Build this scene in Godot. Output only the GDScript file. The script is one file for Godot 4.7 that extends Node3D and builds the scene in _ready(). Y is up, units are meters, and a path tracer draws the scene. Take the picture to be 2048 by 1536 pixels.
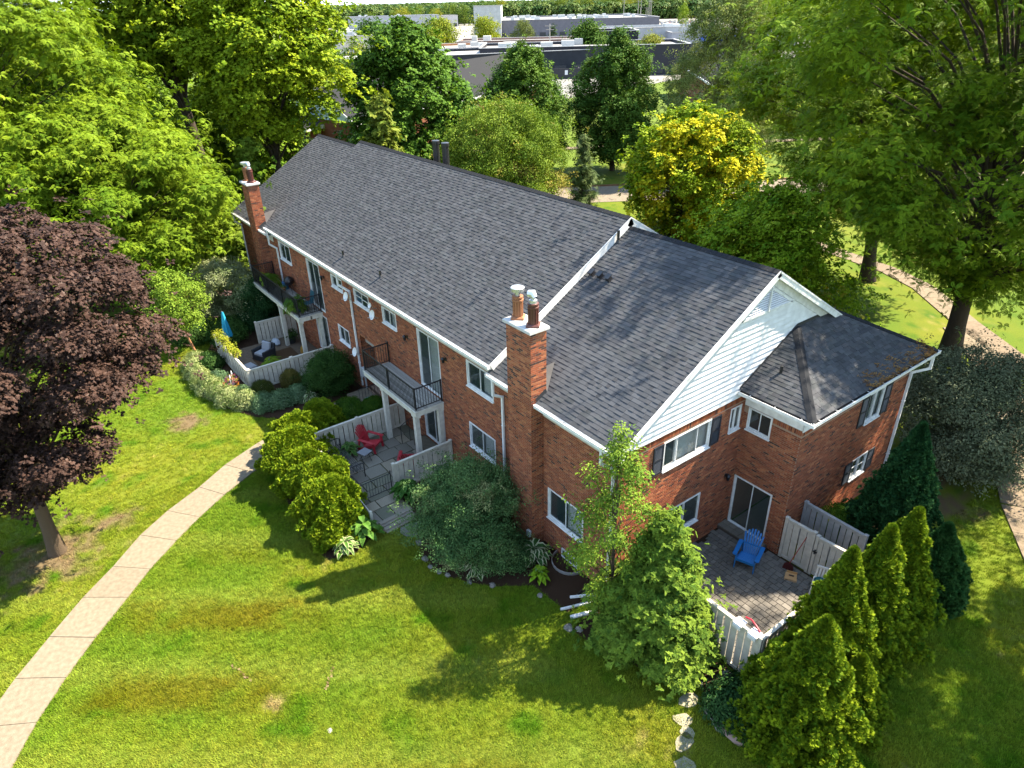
extends Node3D
# A brick apartment house seen from above, in gardens with big trees; shops and car parks far behind.
# x runs along the house, the balcony front faces +z, the near gable faces +x, y is up, metres.

const UP := Vector3.UP
const RIDGE_Z := -6.03
const SLOPE := 0.602
const EAVE_Z := 0.306

var taken := {}
var base_of := {}
var M := {}
var rng := RandomNumberGenerator.new()
var T := {}


class MB:
	var v := PackedVector3Array()
	var n := PackedVector3Array()
	var c := PackedColorArray()

	func tri(a: Vector3, b: Vector3, d: Vector3, nn: Vector3, col := Color.WHITE) -> void:
		v.push_back(a)
		if (d - a).cross(b - a).dot(nn) >= 0.0:
			v.push_back(b); v.push_back(d)
		else:
			v.push_back(d); v.push_back(b)
		n.push_back(nn); n.push_back(nn); n.push_back(nn)
		c.push_back(col); c.push_back(col); c.push_back(col)

	func face(a: Vector3, b: Vector3, d: Vector3, col := Color.WHITE, towards := Vector3.UP) -> void:
		var nn := (d - a).cross(b - a).normalized()
		if nn.dot(towards) < 0.0:
			nn = -nn
		tri(a, b, d, nn, col)

	func quad(a: Vector3, b: Vector3, d: Vector3, e: Vector3, nn: Vector3, col := Color.WHITE) -> void:
		tri(a, b, d, nn, col)
		tri(a, d, e, nn, col)

	func box(t: Transform3D, s: Vector3, col := Color.WHITE) -> void:
		var x := t.basis.x * s.x * 0.5
		var y := t.basis.y * s.y * 0.5
		var z := t.basis.z * s.z * 0.5
		var o := t.origin
		var nx := t.basis.x.normalized()
		var ny := t.basis.y.normalized()
		var nz := t.basis.z.normalized()
		quad(o + x - y - z, o + x + y - z, o + x + y + z, o + x - y + z, nx, col)
		quad(o - x - y - z, o - x + y - z, o - x + y + z, o - x - y + z, -nx, col)
		quad(o - x + y - z, o + x + y - z, o + x + y + z, o - x + y + z, ny, col)
		quad(o - x - y - z, o + x - y - z, o + x - y + z, o - x - y + z, -ny, col)
		quad(o - x - y + z, o + x - y + z, o + x + y + z, o - x + y + z, nz, col)
		quad(o - x - y - z, o + x - y - z, o + x + y - z, o - x + y - z, -nz, col)

	func aabox(a: Vector3, b: Vector3, col := Color.WHITE) -> void:
		box(Transform3D(Basis(), (a + b) * 0.5), (b - a).abs(), col)

	# a box whose top edges are chamfered
	func cbox(t: Transform3D, s: Vector3, ch: float, col := Color.WHITE) -> void:
		var lo := -s.y * 0.5
		var hi := s.y * 0.5
		loft(t, [[s.x * 0.5, s.z * 0.5, lo], [s.x * 0.5, s.z * 0.5, hi - ch], [s.x * 0.5 - ch, s.z * 0.5 - ch, hi]], col)

	func loft(t: Transform3D, rings: Array, col := Color.WHITE) -> void:
		var prev: Array = []
		for r in rings:
			var ring: Array = [t * Vector3(-r[0], r[2], -r[1]), t * Vector3(r[0], r[2], -r[1]), t * Vector3(r[0], r[2], r[1]), t * Vector3(-r[0], r[2], r[1])]
			if prev.size():
				for k in 4:
					var k2 := (k + 1) % 4
					var nn: Vector3 = (ring[k2] - prev[k]).cross(ring[k] - prev[k2])
					if nn.dot(prev[k] + prev[k2] - t.origin * 2.0 - t.basis.y * (r[2] * 2.0)) < 0.0:
						nn = -nn
					quad(prev[k], prev[k2], ring[k2], ring[k], nn.normalized(), col)
			prev = ring
		quad(prev[0], prev[1], prev[2], prev[3], t.basis.y.normalized(), col)

	# a beam of rectangular section from a to b
	func beam(a: Vector3, b: Vector3, w: float, h: float, col := Color.WHITE, up := Vector3.UP) -> void:
		var z := (b - a).normalized()
		var x := up.cross(z)
		if x.length() < 0.01:
			x = Vector3.RIGHT.cross(z)
		x = x.normalized()
		var y := z.cross(x).normalized()
		box(Transform3D(Basis(x, y, z), (a + b) * 0.5), Vector3(w, h, a.distance_to(b)), col)

	func tube(pts: Array, radii: Array, seg := 8, col := Color.WHITE, caps := true) -> void:
		var rings: Array = []
		var side := Vector3.ZERO
		for k in pts.size():
			var d: Vector3 = (pts[mini(k + 1, pts.size() - 1)] - pts[maxi(k - 1, 0)]).normalized()
			if side == Vector3.ZERO:
				side = d.cross(Vector3.UP if absf(d.y) < 0.9 else Vector3.RIGHT).normalized()
			side = (side - d * side.dot(d)).normalized()
			var up := d.cross(side).normalized()
			var ring := PackedVector3Array()
			var nr := PackedVector3Array()
			for s in seg:
				var a := TAU * s / seg
				var q := side * cos(a) + up * sin(a)
				ring.push_back(pts[k] + q * radii[k])
				nr.push_back(q)
			rings.push_back([ring, nr, d])
		for k in rings.size() - 1:
			var r0: PackedVector3Array = rings[k][0]
			var r1: PackedVector3Array = rings[k + 1][0]
			var n0: PackedVector3Array = rings[k][1]
			var n1: PackedVector3Array = rings[k + 1][1]
			for s in seg:
				var s2 := (s + 1) % seg
				var order := [r0[s], r1[s], r1[s2], r0[s], r1[s2], r0[s2]]
				var on := [n0[s], n1[s], n1[s2], n0[s], n1[s2], n0[s2]]
				var flip: bool = (order[2] - order[0]).cross(order[1] - order[0]).dot(n0[s]) < 0.0
				for q in ([0, 2, 1, 3, 5, 4] if flip else [0, 1, 2, 3, 4, 5]):
					v.push_back(order[q]); n.push_back(on[q]); c.push_back(col)
		if caps:
			for e in [0, rings.size() - 1]:
				var ring: PackedVector3Array = rings[e][0]
				var nn: Vector3 = rings[e][2] * (-1.0 if e == 0 else 1.0)
				for s in range(1, seg - 1):
					tri(ring[0], ring[s], ring[s + 1], nn, col)

	# a turned shape: profile of [radius, height] about the y axis of t
	func lathe(t: Transform3D, prof: Array, seg := 16, col := Color.WHITE) -> void:
		for k in prof.size() - 1:
			var p0: Array = prof[k]
			var p1: Array = prof[k + 1]
			var sn := Vector2(p1[1] - p0[1], p0[0] - p1[0]).normalized()
			for s in seg:
				var a := TAU * s / seg
				var b := TAU * (s + 1) / seg
				var ca := Vector3(cos(a), 0, sin(a))
				var cb := Vector3(cos(b), 0, sin(b))
				var q := [t * (ca * p0[0] + Vector3(0, p0[1], 0)), t * (ca * p1[0] + Vector3(0, p1[1], 0)), t * (cb * p1[0] + Vector3(0, p1[1], 0)), t * (cb * p0[0] + Vector3(0, p0[1], 0))]
				var na := (t.basis * (ca * sn.x + Vector3(0, sn.y, 0))).normalized()
				var nb := (t.basis * (cb * sn.x + Vector3(0, sn.y, 0))).normalized()
				var nn := [na, na, nb, na, nb, nb]
				var pp := [q[0], q[1], q[2], q[0], q[2], q[3]]
				for h in [0, 3]:
					var flip: bool = (pp[h + 2] - pp[h]).cross(pp[h + 1] - pp[h]).dot(nn[h]) < 0.0
					for e in ([0, 2, 1] if flip else [0, 1, 2]):
						v.push_back(pp[h + e]); n.push_back(nn[h + e]); c.push_back(col)

	# a flat polygon with thickness, outline in x-z of t, top at y = 0
	func plate(t: Transform3D, outline: Array, thick: float, col := Color.WHITE) -> void:
		var mid := Vector2.ZERO
		for p in outline:
			mid += p / outline.size()
		for k in outline.size():
			var a: Vector2 = outline[k]
			var b: Vector2 = outline[(k + 1) % outline.size()]
			tri(t * Vector3(mid.x, 0, mid.y), t * Vector3(a.x, 0, a.y), t * Vector3(b.x, 0, b.y), t.basis.y.normalized(), col)
			var o := (a + b) * 0.5 - mid
			var e := (b - a).orthogonal().normalized()
			if e.dot(o) < 0.0:
				e = -e
			quad(t * Vector3(a.x, 0, a.y), t * Vector3(b.x, 0, b.y), t * Vector3(b.x, -thick, b.y), t * Vector3(a.x, -thick, a.y), (t.basis * Vector3(e.x, 0, e.y)).normalized(), col)

	func mesh(off := Vector3.ZERO) -> ArrayMesh:
		var arr := []
		arr.resize(Mesh.ARRAY_MAX)
		if off != Vector3.ZERO:
			for k in v.size():
				v[k] -= off
		arr[Mesh.ARRAY_VERTEX] = v
		arr[Mesh.ARRAY_NORMAL] = n
		arr[Mesh.ARRAY_COLOR] = c
		var m := ArrayMesh.new()
		m.add_surface_from_arrays(Mesh.PRIMITIVE_TRIANGLES, arr)
		return m


func numbered(called: String) -> String:
	var k: int = taken.get(called, 0)
	taken[called] = k + 1
	return called if k == 0 else "%s_%03d" % [called, k]


func tag(o: Node, label: String, category: String, group := "") -> Node:
	o.set_meta("label", label)
	o.set_meta("category", category)
	if group:
		o.set_meta("group", group)
	return o


# a thing: a node at its base; its parts are children. Meshes of parts are given in world coordinates.
func thing(called: String, label: String, category: String, at := Vector3.ZERO, group := "", turn := 0.0) -> Node3D:
	var o := Node3D.new()
	o.name = numbered(called)
	add_child(o)
	o.position = at
	o.rotation.y = turn
	base_of[o] = at
	return tag(o, label, category, group)


func part(parent: Node, called: String, mb: MB, m: Material, local := false) -> MeshInstance3D:
	var o := MeshInstance3D.new()
	o.name = called
	var b: Vector3 = base_of.get(parent, Vector3.ZERO)
	o.mesh = mb.mesh(Vector3.ZERO if local else b)
	o.material_override = m
	parent.add_child(o, true)
	base_of[o] = b
	return o


func group_node(parent: Node, called: String) -> Node3D:
	var o := Node3D.new()
	o.name = called
	parent.add_child(o, true)
	base_of[o] = base_of.get(parent, Vector3.ZERO)
	return o


func shared(parent: Node, called: String, mesh: Mesh, m: Material, t: Transform3D) -> MeshInstance3D:
	var o := MeshInstance3D.new()
	o.name = called
	o.mesh = mesh
	o.material_override = m
	t.origin -= base_of.get(parent, Vector3.ZERO)
	o.transform = t
	parent.add_child(o, true)
	return o


func struct(called: String, mb: MB, m: Material, at := Vector3.ZERO) -> MeshInstance3D:
	var o := MeshInstance3D.new()
	o.name = numbered(called)
	o.mesh = mb.mesh(at)
	o.material_override = m
	add_child(o)
	o.position = at
	base_of[o] = at
	o.set_meta("kind", "structure")
	return o


func many(parent: Node, called: String, mesh: Mesh, m: Material, xf: Array, cols: PackedColorArray, stuff := true) -> MultiMeshInstance3D:
	var mm := MultiMesh.new()
	mm.transform_format = MultiMesh.TRANSFORM_3D
	mm.use_colors = true
	mm.mesh = mesh
	mm.instance_count = xf.size()
	var buf := PackedFloat32Array()
	buf.resize(xf.size() * 16)
	var b: Vector3 = base_of.get(parent, Vector3.ZERO)
	var at := 0
	for k in xf.size():
		var t: Transform3D = xf[k]
		var x := t.basis.x
		var y := t.basis.y
		var z := t.basis.z
		var o := t.origin - b
		var cc := cols[k]
		buf[at] = x.x; buf[at + 1] = y.x; buf[at + 2] = z.x; buf[at + 3] = o.x
		buf[at + 4] = x.y; buf[at + 5] = y.y; buf[at + 6] = z.y; buf[at + 7] = o.y
		buf[at + 8] = x.z; buf[at + 9] = y.z; buf[at + 10] = z.z; buf[at + 11] = o.z
		buf[at + 12] = cc.r; buf[at + 13] = cc.g; buf[at + 14] = cc.b; buf[at + 15] = 1.0
		at += 16
	mm.buffer = buf
	var o := MultiMeshInstance3D.new()
	o.name = called
	o.multimesh = mm
	o.material_override = m
	parent.add_child(o, true)
	if stuff:
		o.set_meta("kind", "stuff")
	return o


func noise_tex(freq: float, lo: Color, hi: Color, kind := FastNoiseLite.TYPE_SIMPLEX_SMOOTH, octaves := 4, normal := false, s := 1, size := 512, bump := 6.0) -> NoiseTexture2D:
	var f := FastNoiseLite.new()
	f.noise_type = kind
	f.frequency = freq
	f.fractal_octaves = octaves
	f.seed = s
	var t := NoiseTexture2D.new()
	t.width = size
	t.height = size
	t.seamless = true
	t.noise = f
	if normal:
		t.as_normal_map = true
		t.bump_strength = bump
	else:
		var g := Gradient.new()
		g.set_color(0, lo)
		g.set_color(1, hi)
		t.color_ramp = g
	return t


# lin: linear base colour
func mat(lin: Color, rough := 0.8, tex: Texture2D = null, scale := 1.0, normal: Texture2D = null, nscale := 1.0, vc := false) -> StandardMaterial3D:
	var m := StandardMaterial3D.new()
	m.albedo_color = lin.linear_to_srgb()
	m.roughness = rough
	m.vertex_color_use_as_albedo = vc
	if rough > 0.75:
		m.metallic_specular = 0.25
	if tex or normal:
		m.uv1_triplanar = true
		m.uv1_world_triplanar = true
		m.uv1_scale = Vector3.ONE * scale
		m.albedo_texture = tex
	if normal:
		m.normal_enabled = true
		m.normal_texture = normal
		m.normal_scale = nscale
	return m


# weathering: large soft stains multiplied over the colour
func weather(m: StandardMaterial3D, scale: float) -> void:
	m.detail_enabled = true
	m.detail_albedo = T.stain
	m.detail_blend_mode = BaseMaterial3D.BLEND_MODE_MUL
	m.detail_uv_layer = BaseMaterial3D.DETAIL_UV_2
	m.uv2_triplanar = true
	m.uv2_world_triplanar = true
	m.uv2_scale = Vector3.ONE * scale


func metal(lin: Color, rough: float, metallic := 1.0) -> StandardMaterial3D:
	var m := mat(lin, rough)
	m.metallic = metallic
	return m


func glass(lin: Color, alpha: float) -> StandardMaterial3D:
	var m := StandardMaterial3D.new()
	var col := lin.linear_to_srgb()
	col.a = alpha
	m.albedo_color = col
	m.transparency = BaseMaterial3D.TRANSPARENCY_ALPHA
	m.roughness = 0.04
	m.metallic_specular = 0.6
	return m


func leaf_mat(backlight := 0.7, rough := 0.55) -> StandardMaterial3D:
	var m := StandardMaterial3D.new()
	m.vertex_color_use_as_albedo = true
	m.roughness = rough
	m.metallic_specular = 0.16
	m.cull_mode = BaseMaterial3D.CULL_DISABLED
	m.backlight_enabled = true
	m.backlight = Color(backlight, backlight, backlight * 0.6)
	return m


func tone(col: Color, amount: float) -> Color:
	var k := 1.0 + rng.randf_range(-amount, amount)
	return Color(col.r * k, col.g * k, col.b * k)


func rnd(a: float, b: float) -> float:
	return rng.randf_range(a, b)


func pick(a: Array):
	return a[rng.randi() % a.size()]


func materials() -> void:
	T.fine = noise_tex(0.06, Color(0.78, 0.78, 0.78), Color(1, 1, 1), FastNoiseLite.TYPE_SIMPLEX_SMOOTH, 5, false, 3)
	T.blotch = noise_tex(0.012, Color(0.86, 0.86, 0.86), Color(1, 1, 1), FastNoiseLite.TYPE_SIMPLEX_SMOOTH, 5, false, 5)
	T.speck = noise_tex(0.25, Color(0.68, 0.64, 0.6), Color(1, 1, 1), FastNoiseLite.TYPE_CELLULAR, 2, false, 7)
	T.bump = noise_tex(0.09, Color.BLACK, Color.WHITE, FastNoiseLite.TYPE_SIMPLEX_SMOOTH, 5, true, 9, 512, 5.0)
	T.grain = noise_tex(0.3, Color(0.6, 0.6, 0.6), Color(1, 1, 1), FastNoiseLite.TYPE_SIMPLEX_SMOOTH, 3, false, 11)
	T.stain = noise_tex(0.02, Color(0.84, 0.83, 0.82), Color(1, 1, 1), FastNoiseLite.TYPE_SIMPLEX_SMOOTH, 6, false, 31)
	T.pebble = noise_tex(0.22, Color(0.66, 0.62, 0.56), Color(1, 1, 1), FastNoiseLite.TYPE_CELLULAR, 1, false, 37)
	M.brick = mat(Color(1, 1, 1), 0.88, T.fine, 2.0, null, 1.0, true)
	M.mortar = mat(Color(0.36, 0.245, 0.175), 0.95, T.fine, 2.0)
	M.shingle = mat(Color(1, 1, 1), 0.9, T.grain, 1.2, null, 1.0, true)
	M.ridge = mat(Color(0.028, 0.030, 0.035), 0.9, T.grain, 1.2)
	M.white = mat(Color(0.74, 0.74, 0.73), 0.5, T.blotch, 0.5)
	M.cream = mat(Color(0.6, 0.58, 0.5), 0.6, T.blotch, 0.5)
	M.siding = mat(Color(0.72, 0.73, 0.74), 0.45, T.blotch, 0.4)
	M.fence = mat(Color(0.56, 0.52, 0.43), 0.6, T.blotch, 0.6)
	M.fence_grey = mat(Color(0.33, 0.32, 0.31), 0.6, T.blotch, 0.6)
	M.black = mat(Color(0.012, 0.012, 0.014), 0.35)
	M.dark = mat(Color(0.02, 0.022, 0.026), 0.6)
	M.glass = glass(Color(0.05, 0.09, 0.09), 0.16)
	M.screen = mat(Color(0.03, 0.035, 0.04), 0.7)
	M.blind = mat(Color(0.45, 0.48, 0.46), 0.8)
	M.shutter = mat(Color(0.02, 0.025, 0.035), 0.5, T.fine, 1.0)
	M.concrete = mat(Color(0.30, 0.268, 0.215), 0.9, T.speck, 0.6, null, 1.0, true)
	M.path = mat(Color(0.34, 0.305, 0.245), 0.9, T.pebble, 1.1, null, 1.0, true)
	for q in [[M.path, 0.5], [M.shingle, 0.22], [M.brick, 0.35], [M.concrete, 0.3]]:
		weather(q[0], q[1])
	M.cap = mat(Color(0.6, 0.59, 0.57), 0.85, T.fine, 0.8)
	M.terracotta = mat(Color(0.3, 0.12, 0.05), 0.7, T.fine, 1.5)
	M.terracotta_dark = mat(Color(0.1, 0.03, 0.022), 0.45, T.fine, 1.5)
	M.galv = metal(Color(0.55, 0.57, 0.58), 0.4, 0.8)
	M.wood_grey = mat(Color(1, 1, 1), 0.85, T.grain, 0.6, null, 1.0, true)
	M.soil = mat(Color(0.06, 0.036, 0.022), 0.98, T.speck, 0.8, T.bump, 1.0)
	M.stone = mat(Color(1, 1, 1), 0.9, T.fine, 0.8, null, 1.0, true)
	M.bark = mat(Color(0.085, 0.066, 0.05), 0.95, T.grain, 0.5, T.bump, 1.2)
	M.bark_brown = mat(Color(0.16, 0.115, 0.075), 0.95, T.grain, 0.5, T.bump, 1.2)
	M.leaf = leaf_mat()
	M.leaf_dark = leaf_mat(0.35, 0.45)
	M.needle = leaf_mat(0.4, 0.6)


func _ready() -> void:
	rng.seed = 20240611
	# ---- camera, sky, sun, exposure
	var cam := Camera3D.new()
	cam.name = "camera"
	cam.transform = Transform3D(Basis(Vector3(0.60105157, -0.02240847, -0.79889603), Vector3(-0.37519982, 0.87469329, -0.30681712), Vector3(0.7056643, 0.48415856, 0.51732812)), Vector3(11.067, 16.645, 11.790))
	cam.fov = 58.30
	cam.near = 0.1
	cam.far = 12000.0
	add_child(cam)
	cam.current = true
	var sky_mat := ProceduralSkyMaterial.new()
	sky_mat.sky_top_color = Color(0.46, 0.555, 0.68)
	sky_mat.sky_horizon_color = Color(0.82, 0.87, 0.90)
	sky_mat.sky_curve = 0.14
	sky_mat.ground_bottom_color = Color(0.3, 0.33, 0.3)
	sky_mat.ground_horizon_color = Color(0.7, 0.76, 0.8)
	sky_mat.sun_angle_max = 4.0
	var sky := Sky.new()
	sky.sky_material = sky_mat
	var env := Environment.new()
	env.background_mode = Environment.BG_SKY
	env.sky = sky
	env.background_energy_multiplier = 1.0
	env.tonemap_mode = Environment.TONE_MAPPER_LINEAR
	env.tonemap_exposure = 4.9
	env.sdfgi_enabled = true
	env.ssao_enabled = true
	env.ssil_enabled = true
	var we := WorldEnvironment.new()
	we.name = "environment"
	we.environment = env
	add_child(we)
	var sun := DirectionalLight3D.new()
	sun.name = "sun"
	sun.light_energy = 1.6
	sun.light_color = Color(1.0, 0.95, 0.86)
	sun.light_angular_distance = 0.5
	sun.shadow_enabled = true
	add_child(sun)
	sun.look_at_from_position(Vector3(0.235, 1.0, -0.81) * 50.0, Vector3.ZERO, Vector3.UP)
	# ---- the place
	materials()
	build_ground()
	build_house()
	build_plants()
	build_patios()
	build_far()


# ---------------------------------------------------------------- the house

func roof_y(z: float, top: float) -> float:
	return top - SLOPE * absf(z - RIDGE_Z)


func brick_colour() -> Color:
	var k := rng.randf()
	if k < 0.56:
		return tone(Color(0.36, 0.108, 0.050), 0.2)
	if k < 0.78:
		return tone(Color(0.46, 0.170, 0.078), 0.18)
	if k < 0.94:
		return tone(Color(0.25, 0.078, 0.044), 0.2)
	return tone(Color(0.105, 0.055, 0.042), 0.35)


# a plane of mortar with rectangular openings, their reveals, and brick on it. o: lower corner, u: along, n: outwards
# holes: [u0, u1, y0, y1] measured from o. Returns rows of [transform, size] left out of the mesh when `singles` asks for them.
func brick_wall(mort: MB, bricks: MB, o: Vector3, u: Vector3, n: Vector3, w: float, h: float, holes: Array, shift := 0.0, top := 0.0, singles: Array = [], want := 0, from_y := 0.0) -> void:
	var us := [0.0, w]
	var ys := [0.0, maxf(h, top)]
	for q in holes:
		us.append(clampf(q[0], 0, w)); us.append(clampf(q[1], 0, w)); ys.append(q[2]); ys.append(q[3])
	us.sort()
	ys.sort()
	for a in us.size() - 1:
		for b in ys.size() - 1:
			if us[a + 1] - us[a] < 0.001 or ys[b + 1] - ys[b] < 0.001:
				continue
			var mu: float = (us[a] + us[a + 1]) * 0.5
			var my: float = (ys[b] + ys[b + 1]) * 0.5
			var inside := false
			for q in holes:
				if mu > q[0] and mu < q[1] and my > q[2] and my < q[3]:
					inside = true
			if not inside:
				mort.quad(o + u * us[a] + UP * ys[b], o + u * us[a + 1] + UP * ys[b], o + u * us[a + 1] + UP * ys[b + 1], o + u * us[a] + UP * ys[b + 1], n)
	for q in holes:
		var d := n * -0.12
		var p := [o + u * q[0] + UP * q[2], o + u * q[1] + UP * q[2], o + u * q[1] + UP * q[3], o + u * q[0] + UP * q[3]]
		var nn := [UP, -u, -UP, u]
		for k in 4:
			mort.quad(p[k], p[(k + 1) % 4], p[(k + 1) % 4] + d, p[k] + d, nn[k])
	var course := 0.0677
	var rows := int(h / course)
	for r in rows:
		var y := r * course
		var at := -0.2077 + shift + (0.1038 if r % 2 else 0.0)
		while at < w:
			var a := maxf(at, 0.0)
			var b := minf(at + 0.193, w)
			at += 0.2077
			var spans := [[a, b]]
			for q in holes:
				if y + 0.05 > q[2] and y + 0.01 < q[3]:
					var nxt := []
					for s in spans:
						if s[1] <= q[0] or s[0] >= q[1]:
							nxt.append(s)
						else:
							if s[0] < q[0]: nxt.append([s[0], q[0]])
							if s[1] > q[1]: nxt.append([q[1], s[1]])
					spans = nxt
			for s in spans:
				if s[1] - s[0] < 0.03:
					continue
				var e := 0.003 + rng.randf() * 0.003
				var col := brick_colour()
				if singles.size() < want and y >= from_y and s[1] - s[0] > 0.15:
					singles.append([Transform3D(Basis(u, UP, n), o + u * (s[0] + s[1]) * 0.5 + UP * (y + 0.0285) + n * (e * 0.5)), e, s[1] - s[0]])
					continue
				var p0: Vector3 = o + u * s[0] + UP * y + n * e
				var p1: Vector3 = o + u * s[1] + UP * y + n * e
				var p2 := p1 + UP * 0.0525
				var p3 := p0 + UP * 0.0525
				var back := n * -e
				bricks.quad(p0, p1, p2, p3, n, col)
				bricks.quad(p3, p2, p2 + back, p3 + back, UP, col)
				bricks.quad(p0, p1, p1 + back, p0 + back, -UP, col)
				bricks.quad(p1, p2, p2 + back, p1 + back, u, col)
				bricks.quad(p0, p3, p3 + back, p0 + back, -u, col)


func soldiers(bricks: MB, o: Vector3, u: Vector3, n: Vector3, w: float, hgt: float) -> void:
	var at := 0.004
	while at < w - 0.05:
		bricks.box(Transform3D(Basis(u, UP, n), o + u * (at + 0.0285) + UP * (hgt * 0.5) + n * 0.005), Vector3(0.0525, hgt - 0.008, 0.012), brick_colour())
		at += 0.0677


func shingle_colour() -> Color:
	var k := rng.randf()
	if k < 0.25:
		return tone(Color(0.092, 0.097, 0.107), 0.07)
	if k < 0.7:
		return tone(Color(0.113, 0.118, 0.129), 0.07)
	return tone(Color(0.133, 0.138, 0.149), 0.06)


# shingles over a convex sloping polygon. Those that fit `want` become single pieces under `parent`.
func shingle_plane(mb: MB, poly: Array, ud: Vector3, vd: Vector3, n: Vector3, parent: Node = null, want := 0, lo_v := 0.0) -> int:
	var o: Vector3 = poly[0]
	var pts := []
	var vmin := 1e9
	var vmax := -1e9
	for p in poly:
		var q := Vector2((p - o).dot(ud), (p - o).dot(vd))
		pts.append(q)
		vmin = minf(vmin, q.y)
		vmax = maxf(vmax, q.y)
	var step := 0.1425
	var row := 0
	var made := 0
	var v0 := vmin
	while v0 < vmax - 0.01:
		var v1 := minf(v0 + step, vmax)
		var vm := (v0 + v1) * 0.5
		var ua := 1e9
		var ub := -1e9
		for k in pts.size():
			var a: Vector2 = pts[k]
			var b: Vector2 = pts[(k + 1) % pts.size()]
			if (a.y - vm) * (b.y - vm) < 0.0:
				var uu := a.x + (b.x - a.x) * (vm - a.y) / (b.y - a.y)
				ua = minf(ua, uu)
				ub = maxf(ub, uu)
		var u := ua
		var thick := rng.randf() < 0.5
		while u < ub - 0.005:
			var u2 := minf(u + rnd(0.12, 0.34), ub)
			if ub - u2 < 0.06:
				u2 = ub
			thick = not thick if rng.randf() < 0.85 else thick
			var th := rnd(0.019, 0.023) if thick else rnd(0.010, 0.012)
			var col := shingle_colour()
			if made < want and u2 - u > 0.15 and v0 > lo_v:
				var bits: ArrayMesh = T.shingle_meshes[(1 if thick else 0)]
				var t := Transform3D(Basis(ud * (u2 - u - 0.004), n, vd * -1.0), o + ud * (u + u2) * 0.5 + vd * v0)
				shared(parent, "shingle", bits, pick(T.shingle_mats), t)
				made += 1
			else:
				wedge(mb, o + ud * u + vd * v0, o + ud * (u2 - 0.004) + vd * v0, vd * (v1 - v0 + 0.01), n, th, ud, col)
			u = u2
		v0 = v1
		row += 1
	return made


func wedge(mb: MB, a: Vector3, b: Vector3, up: Vector3, n: Vector3, th: float, ud: Vector3, col: Color) -> void:
	var a1 := a + n * th
	var b1 := b + n * th
	var a2 := a + up + n * 0.003
	var b2 := b + up + n * 0.003
	mb.quad(a1, b1, b2, a2, n, col)
	mb.quad(a, b, b1, a1, -up.normalized(), col)
	mb.tri(a, a1, a2, -ud, col)
	mb.tri(b, b1, b2, ud, col)


func ridge_caps(parent: Node, a: Vector3, b: Vector3, s1: Vector3, s2: Vector3, width := 0.17) -> void:
	# s1, s2: unit vectors running down either side
	var mb := MB.new()
	var d := (b - a).normalized()
	var len := a.distance_to(b)
	var at := 0.0
	var k := 0
	while at < len - 0.02:
		var e := minf(at + 0.21, len)
		for s in [s1, s2]:
			var nn: Vector3 = d.cross(s).normalized()
			if nn.y < 0: nn = -nn
			var p := a + d * at + UP * 0.022
			var q := a + d * e + UP * 0.034
			mb.quad(p, q, q + s * width, p + s * width, nn)
			mb.quad(p + s * width, q + s * width, q + s * width - nn * 0.03, p + s * width - nn * 0.03, s)
			mb.quad(q, q + s * width, q + s * width - nn * 0.014, q - nn * 0.014, d)
		at = e
		k += 1
	part(parent, "ridge_cap", mb, M.ridge)


func gutter(parent: Node, a: Vector3, b: Vector3, out: Vector3) -> void:
	var mb := MB.new()
	mb.beam(a + out * 0.115, b + out * 0.115, 0.012, 0.115, Color.WHITE)
	mb.beam(a + out * 0.127 + UP * 0.05, b + out * 0.127 + UP * 0.05, 0.016, 0.02, Color.WHITE)
	mb.beam(a + out * 0.06 - UP * 0.056, b + out * 0.06 - UP * 0.056, 0.1, 0.01, Color.WHITE)
	mb.beam(a + out * 0.004, b + out * 0.004, 0.008, 0.115, Color.WHITE)
	for e in [[a, 1.0], [b, -1.0]]:
		var dd: Vector3 = (b - a).normalized() * e[1] * 0.004
		mb.beam(e[0] + out * 0.008 + dd, e[0] + out * 0.11 + dd, 0.006, 0.115, Color.WHITE)
	var d := (b - a).normalized()
	var at := 0.4
	while at < a.distance_to(b):
		mb.beam(a + d * at + UP * 0.054, a + d * at + out * 0.118 + UP * 0.054, 0.022, 0.006, Color.WHITE)
		at += 0.9
	part(parent, "gutter", mb, M.white)


func downspout(parent: Node, pts: Array) -> void:
	var mb := MB.new()
	for k in pts.size() - 1:
		var d: Vector3 = (pts[k + 1] - pts[k]).normalized() * 0.03
		mb.beam(pts[k] - d, pts[k + 1] + d, 0.085, 0.07, Color.WHITE, Vector3(0.02, 0.01, 1))
	var g := part(parent, "downspout", mb, M.white)
	var mk := MB.new()
	var last: Vector3 = pts[pts.size() - 1]
	var prev: Vector3 = pts[pts.size() - 2]
	for f in [0.25, 0.75]:
		mk.aabox(prev.lerp(last, f) - Vector3(0.055, 0.015, 0.05), prev.lerp(last, f) + Vector3(0.055, 0.015, 0.05))
	part(g, "strap", mk, M.white)


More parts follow.
